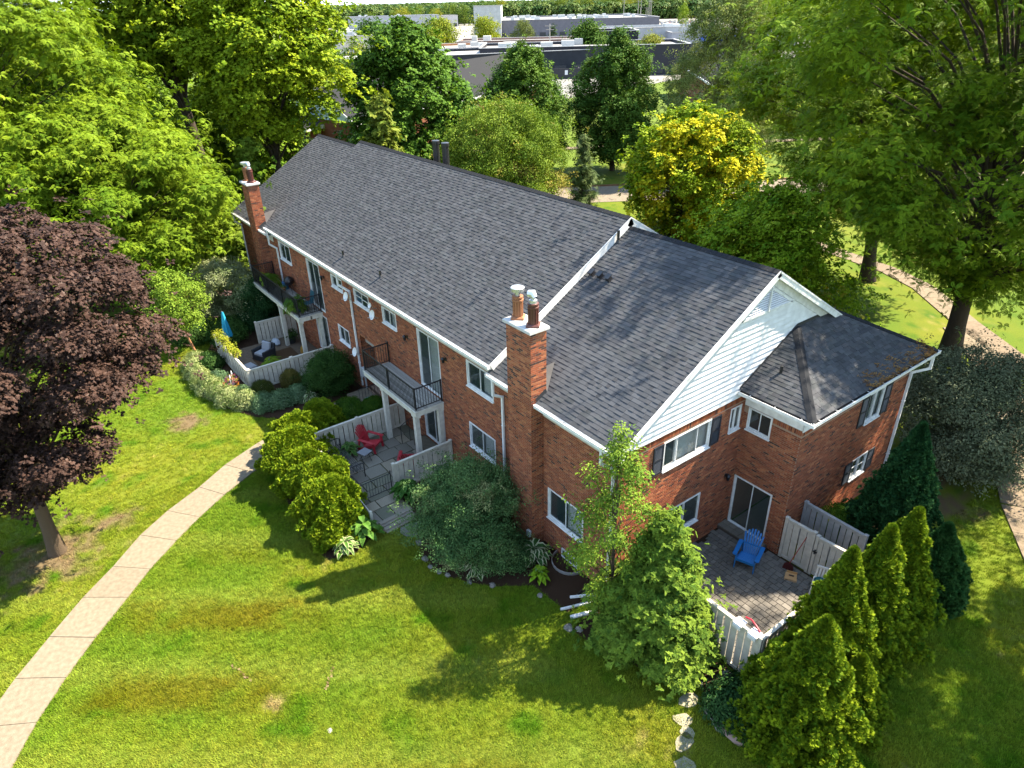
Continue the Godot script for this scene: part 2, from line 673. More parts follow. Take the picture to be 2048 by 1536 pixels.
# a window or glazed door. o: lower corner of the opening on the wall plane
func window(parent: Node, called: String, o: Vector3, u: Vector3, n: Vector3, w: float, h: float, how := "slide", cover := 0.5, shutters := false, trim: Material = null) -> void:
	var m: Material = trim if trim else M.white
	var wn := group_node(parent, called)
	var f := MB.new()
	var b := Basis(u, UP, n)
	var fw := 0.046
	var c0 := o - n * 0.03
	f.box(Transform3D(b, c0 + u * (w * 0.5) + UP * (h - fw * 0.5)), Vector3(w, fw, 0.1))
	f.box(Transform3D(b, c0 + u * (fw * 0.5) + UP * (h * 0.5)), Vector3(fw, h - 2 * fw, 0.1))
	f.box(Transform3D(b, c0 + u * (w - fw * 0.5) + UP * (h * 0.5)), Vector3(fw, h - 2 * fw, 0.1))
	f.box(Transform3D(b, c0 + u * (w * 0.5) + UP * (fw * 0.5)), Vector3(w, fw, 0.1))
	part(wn, "frame", f, m)
	var panes := 2
	var splits := [0.0, 0.5, 1.0]
	if how == "picture":
		splits = [0.0, 0.27, 0.73, 1.0]
	if how == "single":
		splits = [0.0, 1.0]
	var iw := w - 2 * fw
	for k in splits.size() - 1:
		var a: float = fw + iw * splits[k]
		var e: float = fw + iw * splits[k + 1]
		var back := n * (-0.02 if k % 2 else -0.05)
		var s := MB.new()
		var sw := 0.026
		for sx in [[a + sw * 0.5, h * 0.5, sw, h - 2 * fw], [e - sw * 0.5, h * 0.5, sw, h - 2 * fw]]:
			s.box(Transform3D(b, o + u * sx[0] + UP * sx[1] + back), Vector3(sx[2], sx[3], 0.028))
		for sy in [fw + sw * 0.5, h - fw - sw * 0.5]:
			s.box(Transform3D(b, o + u * (a + e) * 0.5 + UP * sy + back), Vector3(e - a - 2 * sw, sw, 0.028))
		if how == "hung":
			s.box(Transform3D(b, o + u * (a + e) * 0.5 + UP * (h * 0.5) + back), Vector3(e - a - 2 * sw, sw, 0.026))
		part(wn, "sash", s, m)
		var g := MB.new()
		g.box(Transform3D(b, o + u * (a + e) * 0.5 + UP * (h * 0.5) + back), Vector3(e - a - 2 * sw + 0.01, h - 2 * fw - 2 * sw + 0.01, 0.005))
		part(wn, "pane", g, M.glass)
	if h < 2.0:
		var sl := MB.new()
		sl.cbox(Transform3D(b, o + u * (w * 0.5) - UP * 0.025 + n * 0.02), Vector3(w + 0.04, 0.04, 0.1), 0.008)
		part(wn, "sill", sl, m)
	if cover > 0.0:
		var cu := MB.new()
		var x0 := w * (1.0 - cover)
		var at := x0
		var k := 0
		while at < w - 0.01:
			var nx := minf(at + 0.07, w)
			var za := 0.13 + (0.025 if k % 2 else 0.0)
			var zb := 0.13 + (0.0 if k % 2 else 0.025)
			cu.quad(o + u * at - n * za, o + u * nx - n * zb, o + u * nx - n * zb + UP * h, o + u * at - n * za + UP * h, n)
			at = nx
			k += 1
		part(wn, "curtain", cu, M.blind)
	if shutters:
		for side in [-1.0, 1.0]:
			var sm := MB.new()
			var cx := -0.24 if side < 0 else w + 0.24
			var mid := o + u * cx + UP * (h * 0.5) + n * 0.03
			for sx in [-1.0, 1.0]:
				sm.box(Transform3D(b, mid + u * (sx * 0.19)), Vector3(0.055, h, 0.03))
			for sy in [-1.0, 0.0, 1.0]:
				sm.box(Transform3D(b, mid + UP * (sy * (h * 0.5 - 0.035))), Vector3(0.325, 0.07, 0.03))
			var sh := part(wn, "shutter", sm, M.shutter)
			var lv := MB.new()
			var y := 0.09
			while y < h - 0.08:
				if absf(y - h * 0.5) > 0.05:
					lv.box(Transform3D(b * Basis(Vector3.RIGHT, -0.6), o + u * cx + UP * y + n * 0.025), Vector3(0.325, 0.045, 0.008))
				y += 0.05
			part(sh, "louver", lv, M.shutter)


func build_house() -> void:
	T.shingle_meshes = []
	for th in [0.011, 0.021]:
		var w := MB.new()
		wedge(w, Vector3(-0.5, 0, 0), Vector3(0.5, 0, 0), Vector3(0, 0, -0.1525), UP, th, Vector3.RIGHT, Color.WHITE)
		T.shingle_meshes.append(w.mesh())
	T.shingle_mats = []
	for k in 6:
		T.shingle_mats.append(mat(shingle_colour(), 0.9, T.grain, 1.2))
	T.brick_mats = []
	for k in 16:
		T.brick_mats.append(mat(tone(Color(0.09, 0.048, 0.038), 0.3) if k < 2 else brick_colour(), 0.88, T.fine, 2.0))
	var bm := MB.new()
	bm.box(Transform3D(), Vector3(0.1975, 0.0525, 1.0))
	T.brick_mesh = bm.mesh()

	var H := thing("apartment_house", "long two-storey red brick apartment house with grey shingle roof and white gable", "house", Vector3.ZERO)
	# --- front wall with its openings, on z = 0
	var holes := [[-3.12, -1.36, 1.28, 2.50], [-7.77, -6.11, 4.42, 5.46], [-7.80, -6.11, 1.74, 2.81], [-11.33, -9.68, 2.92, 5.46], [-11.33, -9.70, 0.42, 2.62], [-14.30, -13.05, 4.72, 5.46], [-17.07, -15.55, 4.78, 5.46], [-19.56, -18.30, 4.85, 5.46], [-19.60, -18.35, 1.95, 2.82], [-22.62, -21.02, 2.92, 5.46], [-22.62, -21.02, 0.42, 2.62], [-26.55, -24.90, 4.46, 5.46], [-17.10, -15.60, 0.30, 3.10]]
	var x0 := -33.2
	var rel := []
	for q in holes:
		rel.append([q[0] - x0, q[1] - x0, q[2], q[3]])
	var mo := MB.new()
	var br := MB.new()
	brick_wall(mo, br, Vector3(x0, 0, 0), Vector3.RIGHT, Vector3.BACK, 33.2, 5.62, rel, 0.0, 5.72)
	var fw := part(H, "wall", mo, M.mortar)
	fw.set_meta("label", "balcony side wall of red and dark flashed brick")
	part(fw, "brickwork", br, M.brick).set_meta("kind", "stuff")
	# --- near gable wall on x = 0
	mo = MB.new()
	br = MB.new()
	var gh := [[1.88, 4.06, 4.06, 5.10], [5.02, 5.58, 4.18, 5.08], [2.45, 3.98, 1.10, 2.25]]
	brick_wall(mo, br, Vector3.ZERO, Vector3.FORWARD, Vector3.RIGHT, 5.75, 5.18, gh, 0.05, 5.42)
	soldiers(br, Vector3(0, 5.185, 0), Vector3.FORWARD, Vector3.RIGHT, 5.75, 0.2)
	mo.quad(Vector3(0, 0, -5.75), Vector3(0, 0, -12.06), Vector3(0, 5.42, -12.06), Vector3(0, 5.42, -5.75), Vector3.RIGHT)
	var gw := part(H, "wall", mo, M.mortar)
	part(gw, "brickwork", br, M.brick).set_meta("kind", "stuff")
	# --- annex walls
	mo = MB.new()
	br = MB.new()
	brick_wall(mo, br, Vector3(0, 0, -5.75), Vector3.RIGHT, Vector3.BACK, 2.11, 4.80, [[0.06, 1.56, 0.15, 2.20], [0.18, 1.07, 4.16, 4.97]], 0.02, 5.4)
	soldiers(br, Vector3(1.09, 4.80, -5.75), Vector3.RIGHT, Vector3.BACK, 1.02, 0.17)
	brick_wall(mo, br, Vector3(2.11, 0, -5.75), Vector3.FORWARD, Vector3.RIGHT, 6.64, 4.80, [[3.92, 4.94, 1.28, 2.16], [3.95, 4.97, 3.68, 4.86]], 0.11, 5.4)
	soldiers(br, Vector3(2.11, 4.80, -5.75), Vector3.FORWARD, Vector3.RIGHT, 3.9, 0.17)
	soldiers(br, Vector3(2.11, 4.80, -10.75), Vector3.FORWARD, Vector3.RIGHT, 1.62, 0.17)
	var ew := part(H, "wall", mo, M.mortar)
	part(ew, "brickwork", br, M.brick).set_meta("kind", "stuff")
	# --- walls away from the camera, inner floors, ceiling: they close the rooms
	var bk := MB.new()
	bk.aabox(Vector3(-33.2, 0, -12.12), Vector3(0, 5.8, -12.0), Color(0.2, 0.075, 0.045))
	bk.aabox(Vector3(-33.26, 0, -12.12), Vector3(-33.2, 5.75, 0), Color(0.2, 0.075, 0.045))
	bk.aabox(Vector3(0, 0, -12.45), Vector3(2.11, 5.4, -12.39), Color(0.2, 0.075, 0.045))
	var e1 := MB.new()
	e1.face(Vector3(-33.23, 5.7, 0), Vector3(-33.23, 5.7, -12.06), Vector3(-33.23, 9.35, RIDGE_Z), Color(0.6, 0.6, 0.6), Vector3.LEFT)
	part(H, "wall", bk, mat(Color(1, 1, 1), 0.9, T.fine, 2.0, null, 1.0, true))
	part(H, "siding", e1, M.siding)
	var inn := MB.new()
	inn.aabox(Vector3(-33.1, 2.66, -11.9), Vector3(-0.2, 2.80, -0.25), Color(0.3, 0.28, 0.25))
	inn.aabox(Vector3(-33.1, 0.05, -11.9), Vector3(-0.2, 0.15, -0.25), Color(0.2, 0.17, 0.13))
	inn.aabox(Vector3(-33.1, 5.55, -11.9), Vector3(-0.2, 5.60, -0.25), Color(0.4, 0.4, 0.4))
	inn.aabox(Vector3(0.15, 0.05, -12.3), Vector3(2.0, 0.14, -5.95), Color(0.2, 0.17, 0.13))
	inn.aabox(Vector3(0.15, 2.66, -12.3), Vector3(2.0, 2.80, -5.95), Color(0.3, 0.28, 0.25))
	for x in [-4.0, -8.5, -12.3, -15.0, -17.5, -20.2, -23.8]:
		inn.aabox(Vector3(x - 0.05, 0.1, -11.9), Vector3(x + 0.05, 5.5, -0.3), Color(0.35, 0.33, 0.3))
	inn.aabox(Vector3(-33.0, 0.1, -4.2), Vector3(-0.2, 5.5, -4.1), Color(0.3, 0.29, 0.27))
	part(H, "inner_floor", inn, mat(Color(1, 1, 1), 0.9, null, 1.0, null, 1.0, true))

	roofs(H)
	chimneys(H)

	# --- windows and doors of the front
	for q in [[0, "slide", 0.5], [1, "slide", 0.45], [2, "slide", 0.5], [5, "slide", 0.5], [7, "slide", 0.0], [8, "slide", 0.0], [11, "slide", 0.0]]:
		var r: Array = holes[q[0]]
		window(H, "window", Vector3(r[0], r[2], 0), Vector3.RIGHT, Vector3.BACK, r[1] - r[0], r[3] - r[2], q[1], q[2])
	window(H, "window", Vector3(-17.07, 4.78, 0), Vector3.RIGHT, Vector3.BACK, 1.52, 0.68, "hung", 0.0)
	for q in [[3, 0.55], [4, 0.5], [9, 0.0], [10, 0.3]]:
		var r: Array = holes[q[0]]
		window(H, "sliding_door", Vector3(r[0], r[2], 0), Vector3.RIGHT, Vector3.BACK, r[1] - r[0], r[3] - r[2], "slide", q[1])
	# gable and annex
	window(H, "window", Vector3(0, 4.06, -1.88), Vector3.FORWARD, Vector3.RIGHT, 2.18, 1.04, "picture", 0.72, true)
	window(H, "window", Vector3(0, 4.18, -5.02), Vector3.FORWARD, Vector3.RIGHT, 0.56, 0.9, "slide", 0.0)
	window(H, "window", Vector3(0, 1.10, -2.45), Vector3.FORWARD, Vector3.RIGHT, 1.53, 1.15, "slide", 0.0)
	window(H, "window", Vector3(0.18, 4.16, -5.75), Vector3.RIGHT, Vector3.BACK, 0.89, 0.81, "slide", 0.0)
	window(H, "sliding_door", Vector3(0.06, 0.15, -5.75), Vector3.RIGHT, Vector3.BACK, 1.50, 2.05, "slide", 0.0)
	window(H, "window", Vector3(2.11, 3.68, -9.70), Vector3.FORWARD, Vector3.RIGHT, 1.02, 1.18, "slide", 0.5, true)
	window(H, "window", Vector3(2.11, 1.28, -9.67), Vector3.FORWARD, Vector3.RIGHT, 1.02, 0.88, "hung", 0.3, true)
	# the entrance recess
	var en := MB.new()
	var enb := MB.new()
	brick_wall(en, enb, Vector3(-17.10, 0.30, 0), Vector3.FORWARD, Vector3.RIGHT, 1.2, 2.8, [])
	brick_wall(en, enb, Vector3(-15.60, 0.30, -1.2), Vector3.BACK, Vector3.LEFT, 1.2, 2.8, [])
	brick_wall(en, enb, Vector3(-17.10, 0.30, -1.2), Vector3.RIGHT, Vector3.BACK, 1.5, 2.8, [])
	en.aabox(Vector3(-17.10, 3.1, -1.2), Vector3(-15.60, 3.14, 0.0))
	en.aabox(Vector3(-17.10, 0.25, -1.2), Vector3(-15.60, 0.30, 0.02))
	var ent := part(H, "entrance", en, M.mortar)
	part(ent, "brickwork", enb, M.brick).set_meta("kind", "stuff")
	var dr := MB.new()
	dr.aabox(Vector3(-16.85, 0.31, -1.185), Vector3(-15.9, 2.4, -1.14))
	part(ent, "door", dr, mat(Color(0.12, 0.1, 0.09), 0.5))

	balcony(H, -14.12, -9.62, 1.30, 2.85, [[-12.65, 1.12], [-9.98, 1.12], [-9.78, 0.14]], "plain")
	balcony(H, -28.3, -21.45, 1.30, 2.85, [[-24.75, 1.12], [-21.9, 1.12], [-21.7, 0.14]], "mesh")
	# small fittings
	for q in [[Vector3(-9.2, 4.9, 0.0)], [Vector3(-20.5, 5.0, 0.0)], [Vector3(-12.2, 4.75, 0.0)]]:
		wall_lantern(H, q[0], Vector3.BACK)
	wall_lantern(H, Vector3(0.0, 2.35, -5.25), Vector3.RIGHT)
	var bxm := MB.new()
	bxm.cbox(Transform3D(Basis(), Vector3(-16.95, 1.2, 0.1)), Vector3(0.3, 0.45, 0.18), 0.02)
	bxm.aabox(Vector3(-16.98, 0.3, 0.04), Vector3(-16.92, 0.98, 0.1))
	part(H, "meter_box", bxm, mat(Color(0.35, 0.37, 0.38), 0.5))
	bxm = MB.new()
	bxm.cbox(Transform3D(Basis(), Vector3(-3.5, 0.55, 0.55)), Vector3(0.16, 0.26, 0.1), 0.02)
	part(H, "meter_box", bxm, mat(Color(0.4, 0.41, 0.42), 0.5))
	# basement window in its well
	var wl := MB.new()
	for k in 12:
		var a := PI * k / 12.0
		var b := PI * (k + 1) / 12.0
		var pa := Vector3(-1.95 + cos(a) * 0.62, 0, 0.02 + sin(a) * 0.6)
		var pb := Vector3(-1.95 + cos(b) * 0.62, 0, 0.02 + sin(b) * 0.6)
		wl.quad(pa - UP * 0.3, pb - UP * 0.3, pb + UP * 0.13, pa + UP * 0.13, Vector3(cos(a), 0, sin(a)))
		wl.beam(pa + UP * 0.13, pb + UP * 0.13, 0.03, 0.02)
	part(H, "window_well", wl, M.galv)
	var wb := MB.new()
	for q in [[-2.35, -1.55, 0.36, 0.4], [-2.35, -1.55, 0.04, 0.08]]:
		wb.aabox(Vector3(q[0], q[2], 0.015), Vector3(q[1], q[3], 0.05))
	for x in [-2.33, -1.95, -1.57]:
		wb.aabox(Vector3(x - 0.02, 0.08, 0.015), Vector3(x + 0.02, 0.36, 0.045))
	var wbp := part(H, "window", wb, M.white)
	var wg := MB.new()
	wg.aabox(Vector3(-2.33, 0.06, 0.018), Vector3(-1.57, 0.38, 0.028))
	part(wbp, "pane", wg, M.dark)


func wall_lantern(parent: Node, at: Vector3, n: Vector3) -> void:
	var l := MB.new()
	l.box(Transform3D(Basis(), at + n * 0.015), Vector3(0.1, 0.14, 0.1) - n.abs() * 0.07)
	l.beam(at + n * 0.02 + UP * 0.03, at + n * 0.14 + UP * 0.08, 0.02, 0.02)
	l.lathe(Transform3D(Basis(), at + n * 0.14 - UP * 0.13), [[0.0, 0.0], [0.05, 0.01], [0.075, 0.17], [0.09, 0.18], [0.02, 0.25], [0.0, 0.26]], 8)
	part(parent, "wall_lantern", l, M.black)


func roofs(H: Node) -> void:
	var dn := Vector3(0, -SLOPE, 1).normalized()
	var upv := -dn
	var nf := Vector3(0, 1, SLOPE).normalized()
	var nb := Vector3(0, 1, -SLOPE).normalized()
	var deckmat: Material = M.ridge
	for sec in [[-5.98, 0.25, 9.568, "a"], [-27.35, -5.86, 9.905, "b"], [-33.45, -27.3, 9.568, "c"]]:
		var a: float = sec[0]
		var b: float = sec[1]
		var top: float = sec[2]
		var rf := MB.new()
		var ez := EAVE_Z
		var ye := roof_y(ez, top)
		var bz := 2.0 * RIDGE_Z - ez
		# roof boards: thin slab of both slopes
		for s in [[ez, nf], [bz, nb]]:
			var z: float = s[0]
			var nn: Vector3 = s[1]
			var p0 := Vector3(a, ye, z)
			var p1 := Vector3(b, ye, z)
			var p2 := Vector3(b, top, RIDGE_Z)
			var p3 := Vector3(a, top, RIDGE_Z)
			rf.quad(p0, p1, p2, p3, nn)
			var dd := -nn * 0.14
			rf.quad(p0 + dd, p1 + dd, p2 + dd, p3 + dd, -nn)
			rf.quad(p0, p1, p1 + dd, p0 + dd, Vector3(0, 0, signf(z - RIDGE_Z)))
			rf.quad(p1, p2, p2 + dd, p1 + dd, Vector3.RIGHT)
			rf.quad(p0, p3, p3 + dd, p0 + dd, Vector3.LEFT)
		var R := part(H, "roof", rf, deckmat)
		var sh := MB.new()
		var front := [Vector3(a, ye, ez), Vector3(b, ye, ez), Vector3(b, top, RIDGE_Z), Vector3(a, top, RIDGE_Z)]
		if sec[3] == "a":
			shingle_plane(sh, front, Vector3.RIGHT, upv, nf, R, 300, 0.6)
		else:
			shingle_plane(sh, front, Vector3.RIGHT, upv, nf)
		shingle_plane(sh, [Vector3(b, ye, bz), Vector3(a, ye, bz), Vector3(a, top, RIDGE_Z), Vector3(b, top, RIDGE_Z)], Vector3.LEFT, Vector3(0, SLOPE, 1).normalized(), nb)
		part(R, "shingle_courses", sh, M.shingle).set_meta("kind", "stuff")
		ridge_caps(R, Vector3(a - 0.02, top, RIDGE_Z), Vector3(b + 0.02, top, RIDGE_Z), dn, Vector3(0, -SLOPE, -1).normalized())
		# soffit, frieze and gutter along the front
		var fz := MB.new()
		var x1 := minf(b, 0.03)
		fz.aabox(Vector3(a, ye - 0.20, 0.0), Vector3(b, ye - 0.17, ez - 0.03))
		fz.aabox(Vector3(a, ye - 0.17, ez - 0.06), Vector3(b, ye - 0.02, ez - 0.03))
		part(H, "soffit", fz, M.white)
		var fr := MB.new()
		fr.aabox(Vector3(a, ye - 0.56, 0.015), Vector3(x1, ye - 0.20, 0.04))
		fr.aabox(Vector3(a, ye - 0.30, 0.04), Vector3(x1, ye - 0.20, 0.07))
		part(H, "frieze", fr, M.cream)
		# the chimneys cut the gutter
		var cuts := [a, b - (0.12 if sec[3] == "a" else 0.0)]
		if sec[3] == "a":
			cuts = [a, -4.58, -3.34, b - 0.02]
		elif sec[3] == "c":
			cuts = [a, -29.48, -28.39, b]
		elif sec[3] == "b":
			cuts = [a, b + 0.06]
		for k in range(0, cuts.size(), 2):
			gutter(H, Vector3(cuts[k], ye - 0.07, ez), Vector3(cuts[k + 1], ye - 0.07, ez), Vector3.BACK)
	# the rake of the higher roof, showing above the lower one on either side
	for q in [[-5.86, 1.0], [-27.35, -1.0]]:
		var rk := MB.new()
		for s in [1.0, -1.0]:
			var e := Vector3(q[0] + q[1] * 0.015, roof_y(EAVE_Z, 9.905), RIDGE_Z + s * (EAVE_Z - RIDGE_Z))
			var t := Vector3(q[0] + q[1] * 0.015, 9.905, RIDGE_Z)
			var nn := Vector3(0, 1, SLOPE * s).normalized()
			rk.beam(e - nn * 0.165, t - nn * 0.165, 0.03, 0.31, Color.WHITE, nn)
			if q[1] < 0.0:
				continue
			rk.beam(e - nn * 0.01 + Vector3(q[1] * 0.02, 0, 0), t - nn * 0.01 + Vector3(q[1] * 0.02, 0, 0), 0.02, 0.035, Color.WHITE, nn)
		part(H, "rake_board", rk, M.white)
	# near gable: rake boards, soffit, frieze, lap siding, louvered vent
	var top := 9.568
	for s in [1.0, -1.0]:
		var nn := Vector3(0, 1, SLOPE * s).normalized()
		var e := Vector3(0.25, roof_y(EAVE_Z, top), RIDGE_Z + s * (EAVE_Z - RIDGE_Z))
		var t := Vector3(0.25, top, RIDGE_Z)
		var rk := MB.new()
		rk.beam(e - nn * 0.105 + Vector3(0.015, 0, 0), t - nn * 0.105 + Vector3(0.015, 0, 0), 0.03, 0.20, Color.WHITE, nn)
		rk.beam(e - nn * 0.02 + Vector3(0.035, 0, 0), t - nn * 0.02 + Vector3(0.035, 0, 0), 0.02, 0.05, Color.WHITE, nn)
		part(H, "rake_board", rk, M.white)
		var so := MB.new()
		so.beam(e - nn * 0.165 + Vector3(-0.115, 0, 0), t - nn * 0.165 + Vector3(-0.115, 0, 0), 0.23, 0.03, Color.WHITE, nn)
		so.beam(e - nn * 0.29 + Vector3(-0.21, 0, 0), t - nn * 0.29 + Vector3(-0.21, 0, 0), 0.03, 0.22, Color.WHITE, nn)
		part(H, "rake_soffit", so, M.white)
	var ret := MB.new()
	ret.aabox(Vector3(-0.02, 5.30, 0.045), Vector3(0.235, 5.58, 0.30))
	ret.aabox(Vector3(-0.02, 5.58, 0.03), Vector3(0.245, 5.62, 0.31))
	part(H, "eave_return", ret, M.white)
	var y := 5.39
	while y < 9.2:
		var bd := MB.new()
		var y1 := y + 0.185
		var za0 := (top - 0.32 - y) / SLOPE
		var za1 := maxf((top - 0.32 - y1) / SLOPE, 0.0)
		if za0 <= 0.05:
			break
		var p0 := Vector3(0.044, y, RIDGE_Z + za0)
		var p1 := Vector3(0.044, y, RIDGE_Z - za0)
		var p2 := Vector3(0.010, y1, RIDGE_Z - za1)
		var p3 := Vector3(0.010, y1, RIDGE_Z + za1)
		p0.y += 0.03; p1.y += 0.03
		bd.quad(p0, p1, p2, p3, Vector3(1, 0.17, 0).normalized())
		bd.quad(Vector3(-0.03, y - 0.01, p0.z), Vector3(-0.03, y - 0.01, p1.z), Vector3(-0.03, y + 0.05, p1.z), Vector3(-0.03, y + 0.05, p0.z), Vector3.RIGHT)
		bd.quad(p0, p1, p1 - Vector3(0.036, 0, 0), p0 - Vector3(0.036, 0, 0), -UP)
		bd.quad(p0 - Vector3(0.042, 0, 0), p1 - Vector3(0.042, 0, 0), p2 - Vector3(0.008, 0, 0), p3 - Vector3(0.008, 0, 0), Vector3.LEFT)
		part(H, "siding_board", bd, M.siding)
		y = y1
	var vf := MB.new()
	var vb := Vector3(0.075, 8.22, RIDGE_Z)
	vf.beam(vb + Vector3(0, 0, 1.3), vb - Vector3(0, 0, 1.3), 0.04, 0.07, Color.WHITE)
	vf.beam(vb + Vector3(0, 0.0, 1.28), vb + Vector3(0, 0.78, 0), 0.04, 0.07, Color.WHITE)
	vf.beam(vb + Vector3(0, 0.0, -1.28), vb + Vector3(0, 0.78, 0), 0.04, 0.07, Color.WHITE)
	vf.beam(vb + Vector3(0.03, 0, 0), vb + Vector3(0.03, 0.74, 0), 0.05, 0.05, Color.WHITE, Vector3.RIGHT)
	var V := part(H, "gable_vent", vf, M.white)
	var vk := MB.new()
	vk.face(vb + Vector3(-0.028, 0, 1.25), vb + Vector3(-0.028, 0, -1.25), vb + Vector3(-0.028, 0.75, 0), Color.WHITE, Vector3.RIGHT)
	part(V, "opening", vk, M.dark)
	for k in 9:
		var yy := 0.06 + k * 0.075
		var half := (0.78 - yy) / 0.78 * 1.24
		var sl := MB.new()
		sl.box(Transform3D(Basis(Vector3.FORWARD, 0.7), vb + Vector3(0.0, yy, 0)), Vector3(0.05, 0.012, half * 2.0))
		part(V, "slat", sl, M.siding)
	# --- annex roof: half hip leaning on the gable
	var ar := MB.new()
	var q0 := Vector3(0.03, 5.72, -5.27)
	var q1 := Vector3(2.59, 5.72, -5.27)
	var q2 := Vector3(2.59, 5.72, -12.88)
	var q3 := Vector3(0.03, 5.72, -12.88)
	var r0 := Vector3(0.03, 7.14, -7.95)
	var r1 := Vector3(0.03, 7.14, -10.2)
	var n0 := Vector3(0, 2.68, 1.42).normalized()
	var n1 := Vector3(1.42, 2.56, 0).normalized()
	var n2 := Vector3(0, 2.68, -1.42).normalized()
	ar.tri(q0, q1, r0, n0)
	ar.quad(q1, q2, r1, r0, n1)
	ar.tri(q2, q3, r1, n2)
	for pr in [[q0, q1, Vector3.BACK], [q1, q2, Vector3.RIGHT], [q2, q3, Vector3.FORWARD]]:
		ar.quad(pr[0], pr[1], pr[1] - UP * 0.1, pr[0] - UP * 0.1, pr[2])
	var AR := part(H, "roof", ar, M.ridge)
	var sh := MB.new()
	shingle_plane(sh, [q0, q1, r0], Vector3.RIGHT, Vector3(0, 1.42, -2.68).normalized(), n0)
	shingle_plane(sh, [q1, q2, r1, r0], Vector3.FORWARD, Vector3(-2.56, 1.42, 0).normalized(), n1)
	shingle_plane(sh, [q2, q3, r1], Vector3.LEFT, Vector3(0, 1.42, 2.68).normalized(), n2)
	part(AR, "shingle_courses", sh, M.shingle).set_meta("kind", "stuff")
	ridge_caps(AR, q1 + UP * 0.005, r0 + UP * 0.005, hip_side(q1, r0, n0, true), hip_side(q1, r0, n1, false), 0.15)
	ridge_caps(AR, q2 + UP * 0.005, r1 + UP * 0.005, hip_side(q2, r1, n1, true), hip_side(q2, r1, n2, false), 0.15)
	var fl := MB.new()
	fl.beam(q0 + Vector3(0.012, 0.06, 0), r0 + Vector3(0.012, 0.06, 0), 0.01, 0.1)
	fl.beam(r0 + Vector3(0.012, 0.06, 0), r1 + Vector3(0.012, 0.06, 0), 0.01, 0.1)
	part(AR, "flashing", fl, M.dark)
	var asf := MB.new()
	asf.aabox(Vector3(0.04, 5.50, -5.75), Vector3(2.56, 5.53, -5.30))
	asf.aabox(Vector3(2.11, 5.50, -12.85), Vector3(2.56, 5.53, -5.75))
	asf.aabox(Vector3(0.04, 5.53, -5.33), Vector3(2.56, 5.70, -5.30))
	asf.aabox(Vector3(2.53, 5.53, -12.85), Vector3(2.56, 5.70, -5.33))
	part(H, "soffit", asf, M.white)
	var afr := MB.new()
	afr.aabox(Vector3(0.04, 5.02, -5.735), Vector3(2.14, 5.50, -5.70))
	afr.aabox(Vector3(2.125, 4.98, -12.39), Vector3(2.16, 5.50, -5.70))
	afr.aabox(Vector3(0.04, 5.36, -5.70), Vector3(2.20, 5.50, -5.64))
	afr.aabox(Vector3(2.16, 5.36, -12.39), Vector3(2.22, 5.50, -5.64))
	part(H, "frieze", afr, M.white)
	gutter(H, Vector3(0.06, 5.65, -5.29), Vector3(2.70, 5.65, -5.29), Vector3.BACK)
	gutter(H, Vector3(2.57, 5.65, -5.18), Vector3(2.57, 5.65, -12.95), Vector3.RIGHT)
	# --- downspouts
	downspout(H, [Vector3(-5.62, 5.62, 0.37), Vector3(-5.62, 5.05, 0.37), Vector3(-5.50, 4.92, 0.07), Vector3(-5.50, 0.3, 0.07)])
	downspout(H, [Vector3(-17.9, 5.95, 0.37), Vector3(-17.9, 5.45, 0.37), Vector3(-17.4, 5.20, 0.07), Vector3(-17.4, 0.3, 0.07)])
	downspout(H, [Vector3(-27.0, 5.95, 0.37), Vector3(-27.0, 5.2, 0.37), Vector3(-26.8, 4.95, 0.07), Vector3(-26.8, 2.9, 0.07)])
	downspout(H, [Vector3(-33.1, 5.62, 0.37), Vector3(-33.1, 5.2, 0.37), Vector3(-32.9, 5.0, 0.07), Vector3(-32.9, 0.3, 0.07)])
	downspout(H, [Vector3(-0.35, 5.62, 0.37), Vector3(-0.35, 5.15, 0.37), Vector3(-0.12, 4.95, 0.07), Vector3(-0.12, 0.35, 0.07)])
	downspout(H, [Vector3(2.63, 5.55, -12.6), Vector3(2.63, 5.1, -12.6), Vector3(2.19, 4.85, -12.32), Vector3(2.19, 0.2, -12.32)])
	# --- vents on the roof
	for q in [[-5.53, -3.98], [-5.15, -4.0], [-4.74, -4.01]]:
		var mv := MB.new()
		var p := Vector3(q[0], roof_y(q[1], 9.568), q[1])
		mv.loft(Transform3D(Basis(Vector3.RIGHT, atan(SLOPE)), p), [[0.11, 0.15, 0.0], [0.11, 0.15, 0.02], [0.085, 0.1, 0.03], [0.06, 0.07, 0.16], [0.1, 0.11, 0.165], [0.1, 0.11, 0.19]])
		part(H, "roof_vent", mv, M.black)
	for q in [[-5.75, -5.35, 9.568, 0.42], [-18.51, -0.35, 9.905, 0.3], [-14.85, -0.38, 9.905, 0.3]]:
		var pv := MB.new()
		var p := Vector3(q[0], roof_y(q[1], q[2]), q[1])
		pv.tube([p - UP * 0.05, p + UP * q[3]], [0.05, 0.05], 12)
		var P := part(H, "vent_pipe", pv, M.black)
		var bt := MB.new()
		bt.lathe(Transform3D(Basis(), p), [[0.09, -0.02], [0.065, 0.05], [0.053, 0.08]], 12)
		part(P, "boot", bt, M.dark)
	var pv2 := MB.new()
	pv2.tube([Vector3(0.72, 5.95, -6.3), Vector3(0.72, 6.5, -6.3)], [0.05, 0.05], 12)
	part(H, "vent_pipe", pv2, M.black)
	# fallen leaves caught above the annex gutter
	var xf := []
	var cols := PackedColorArray()
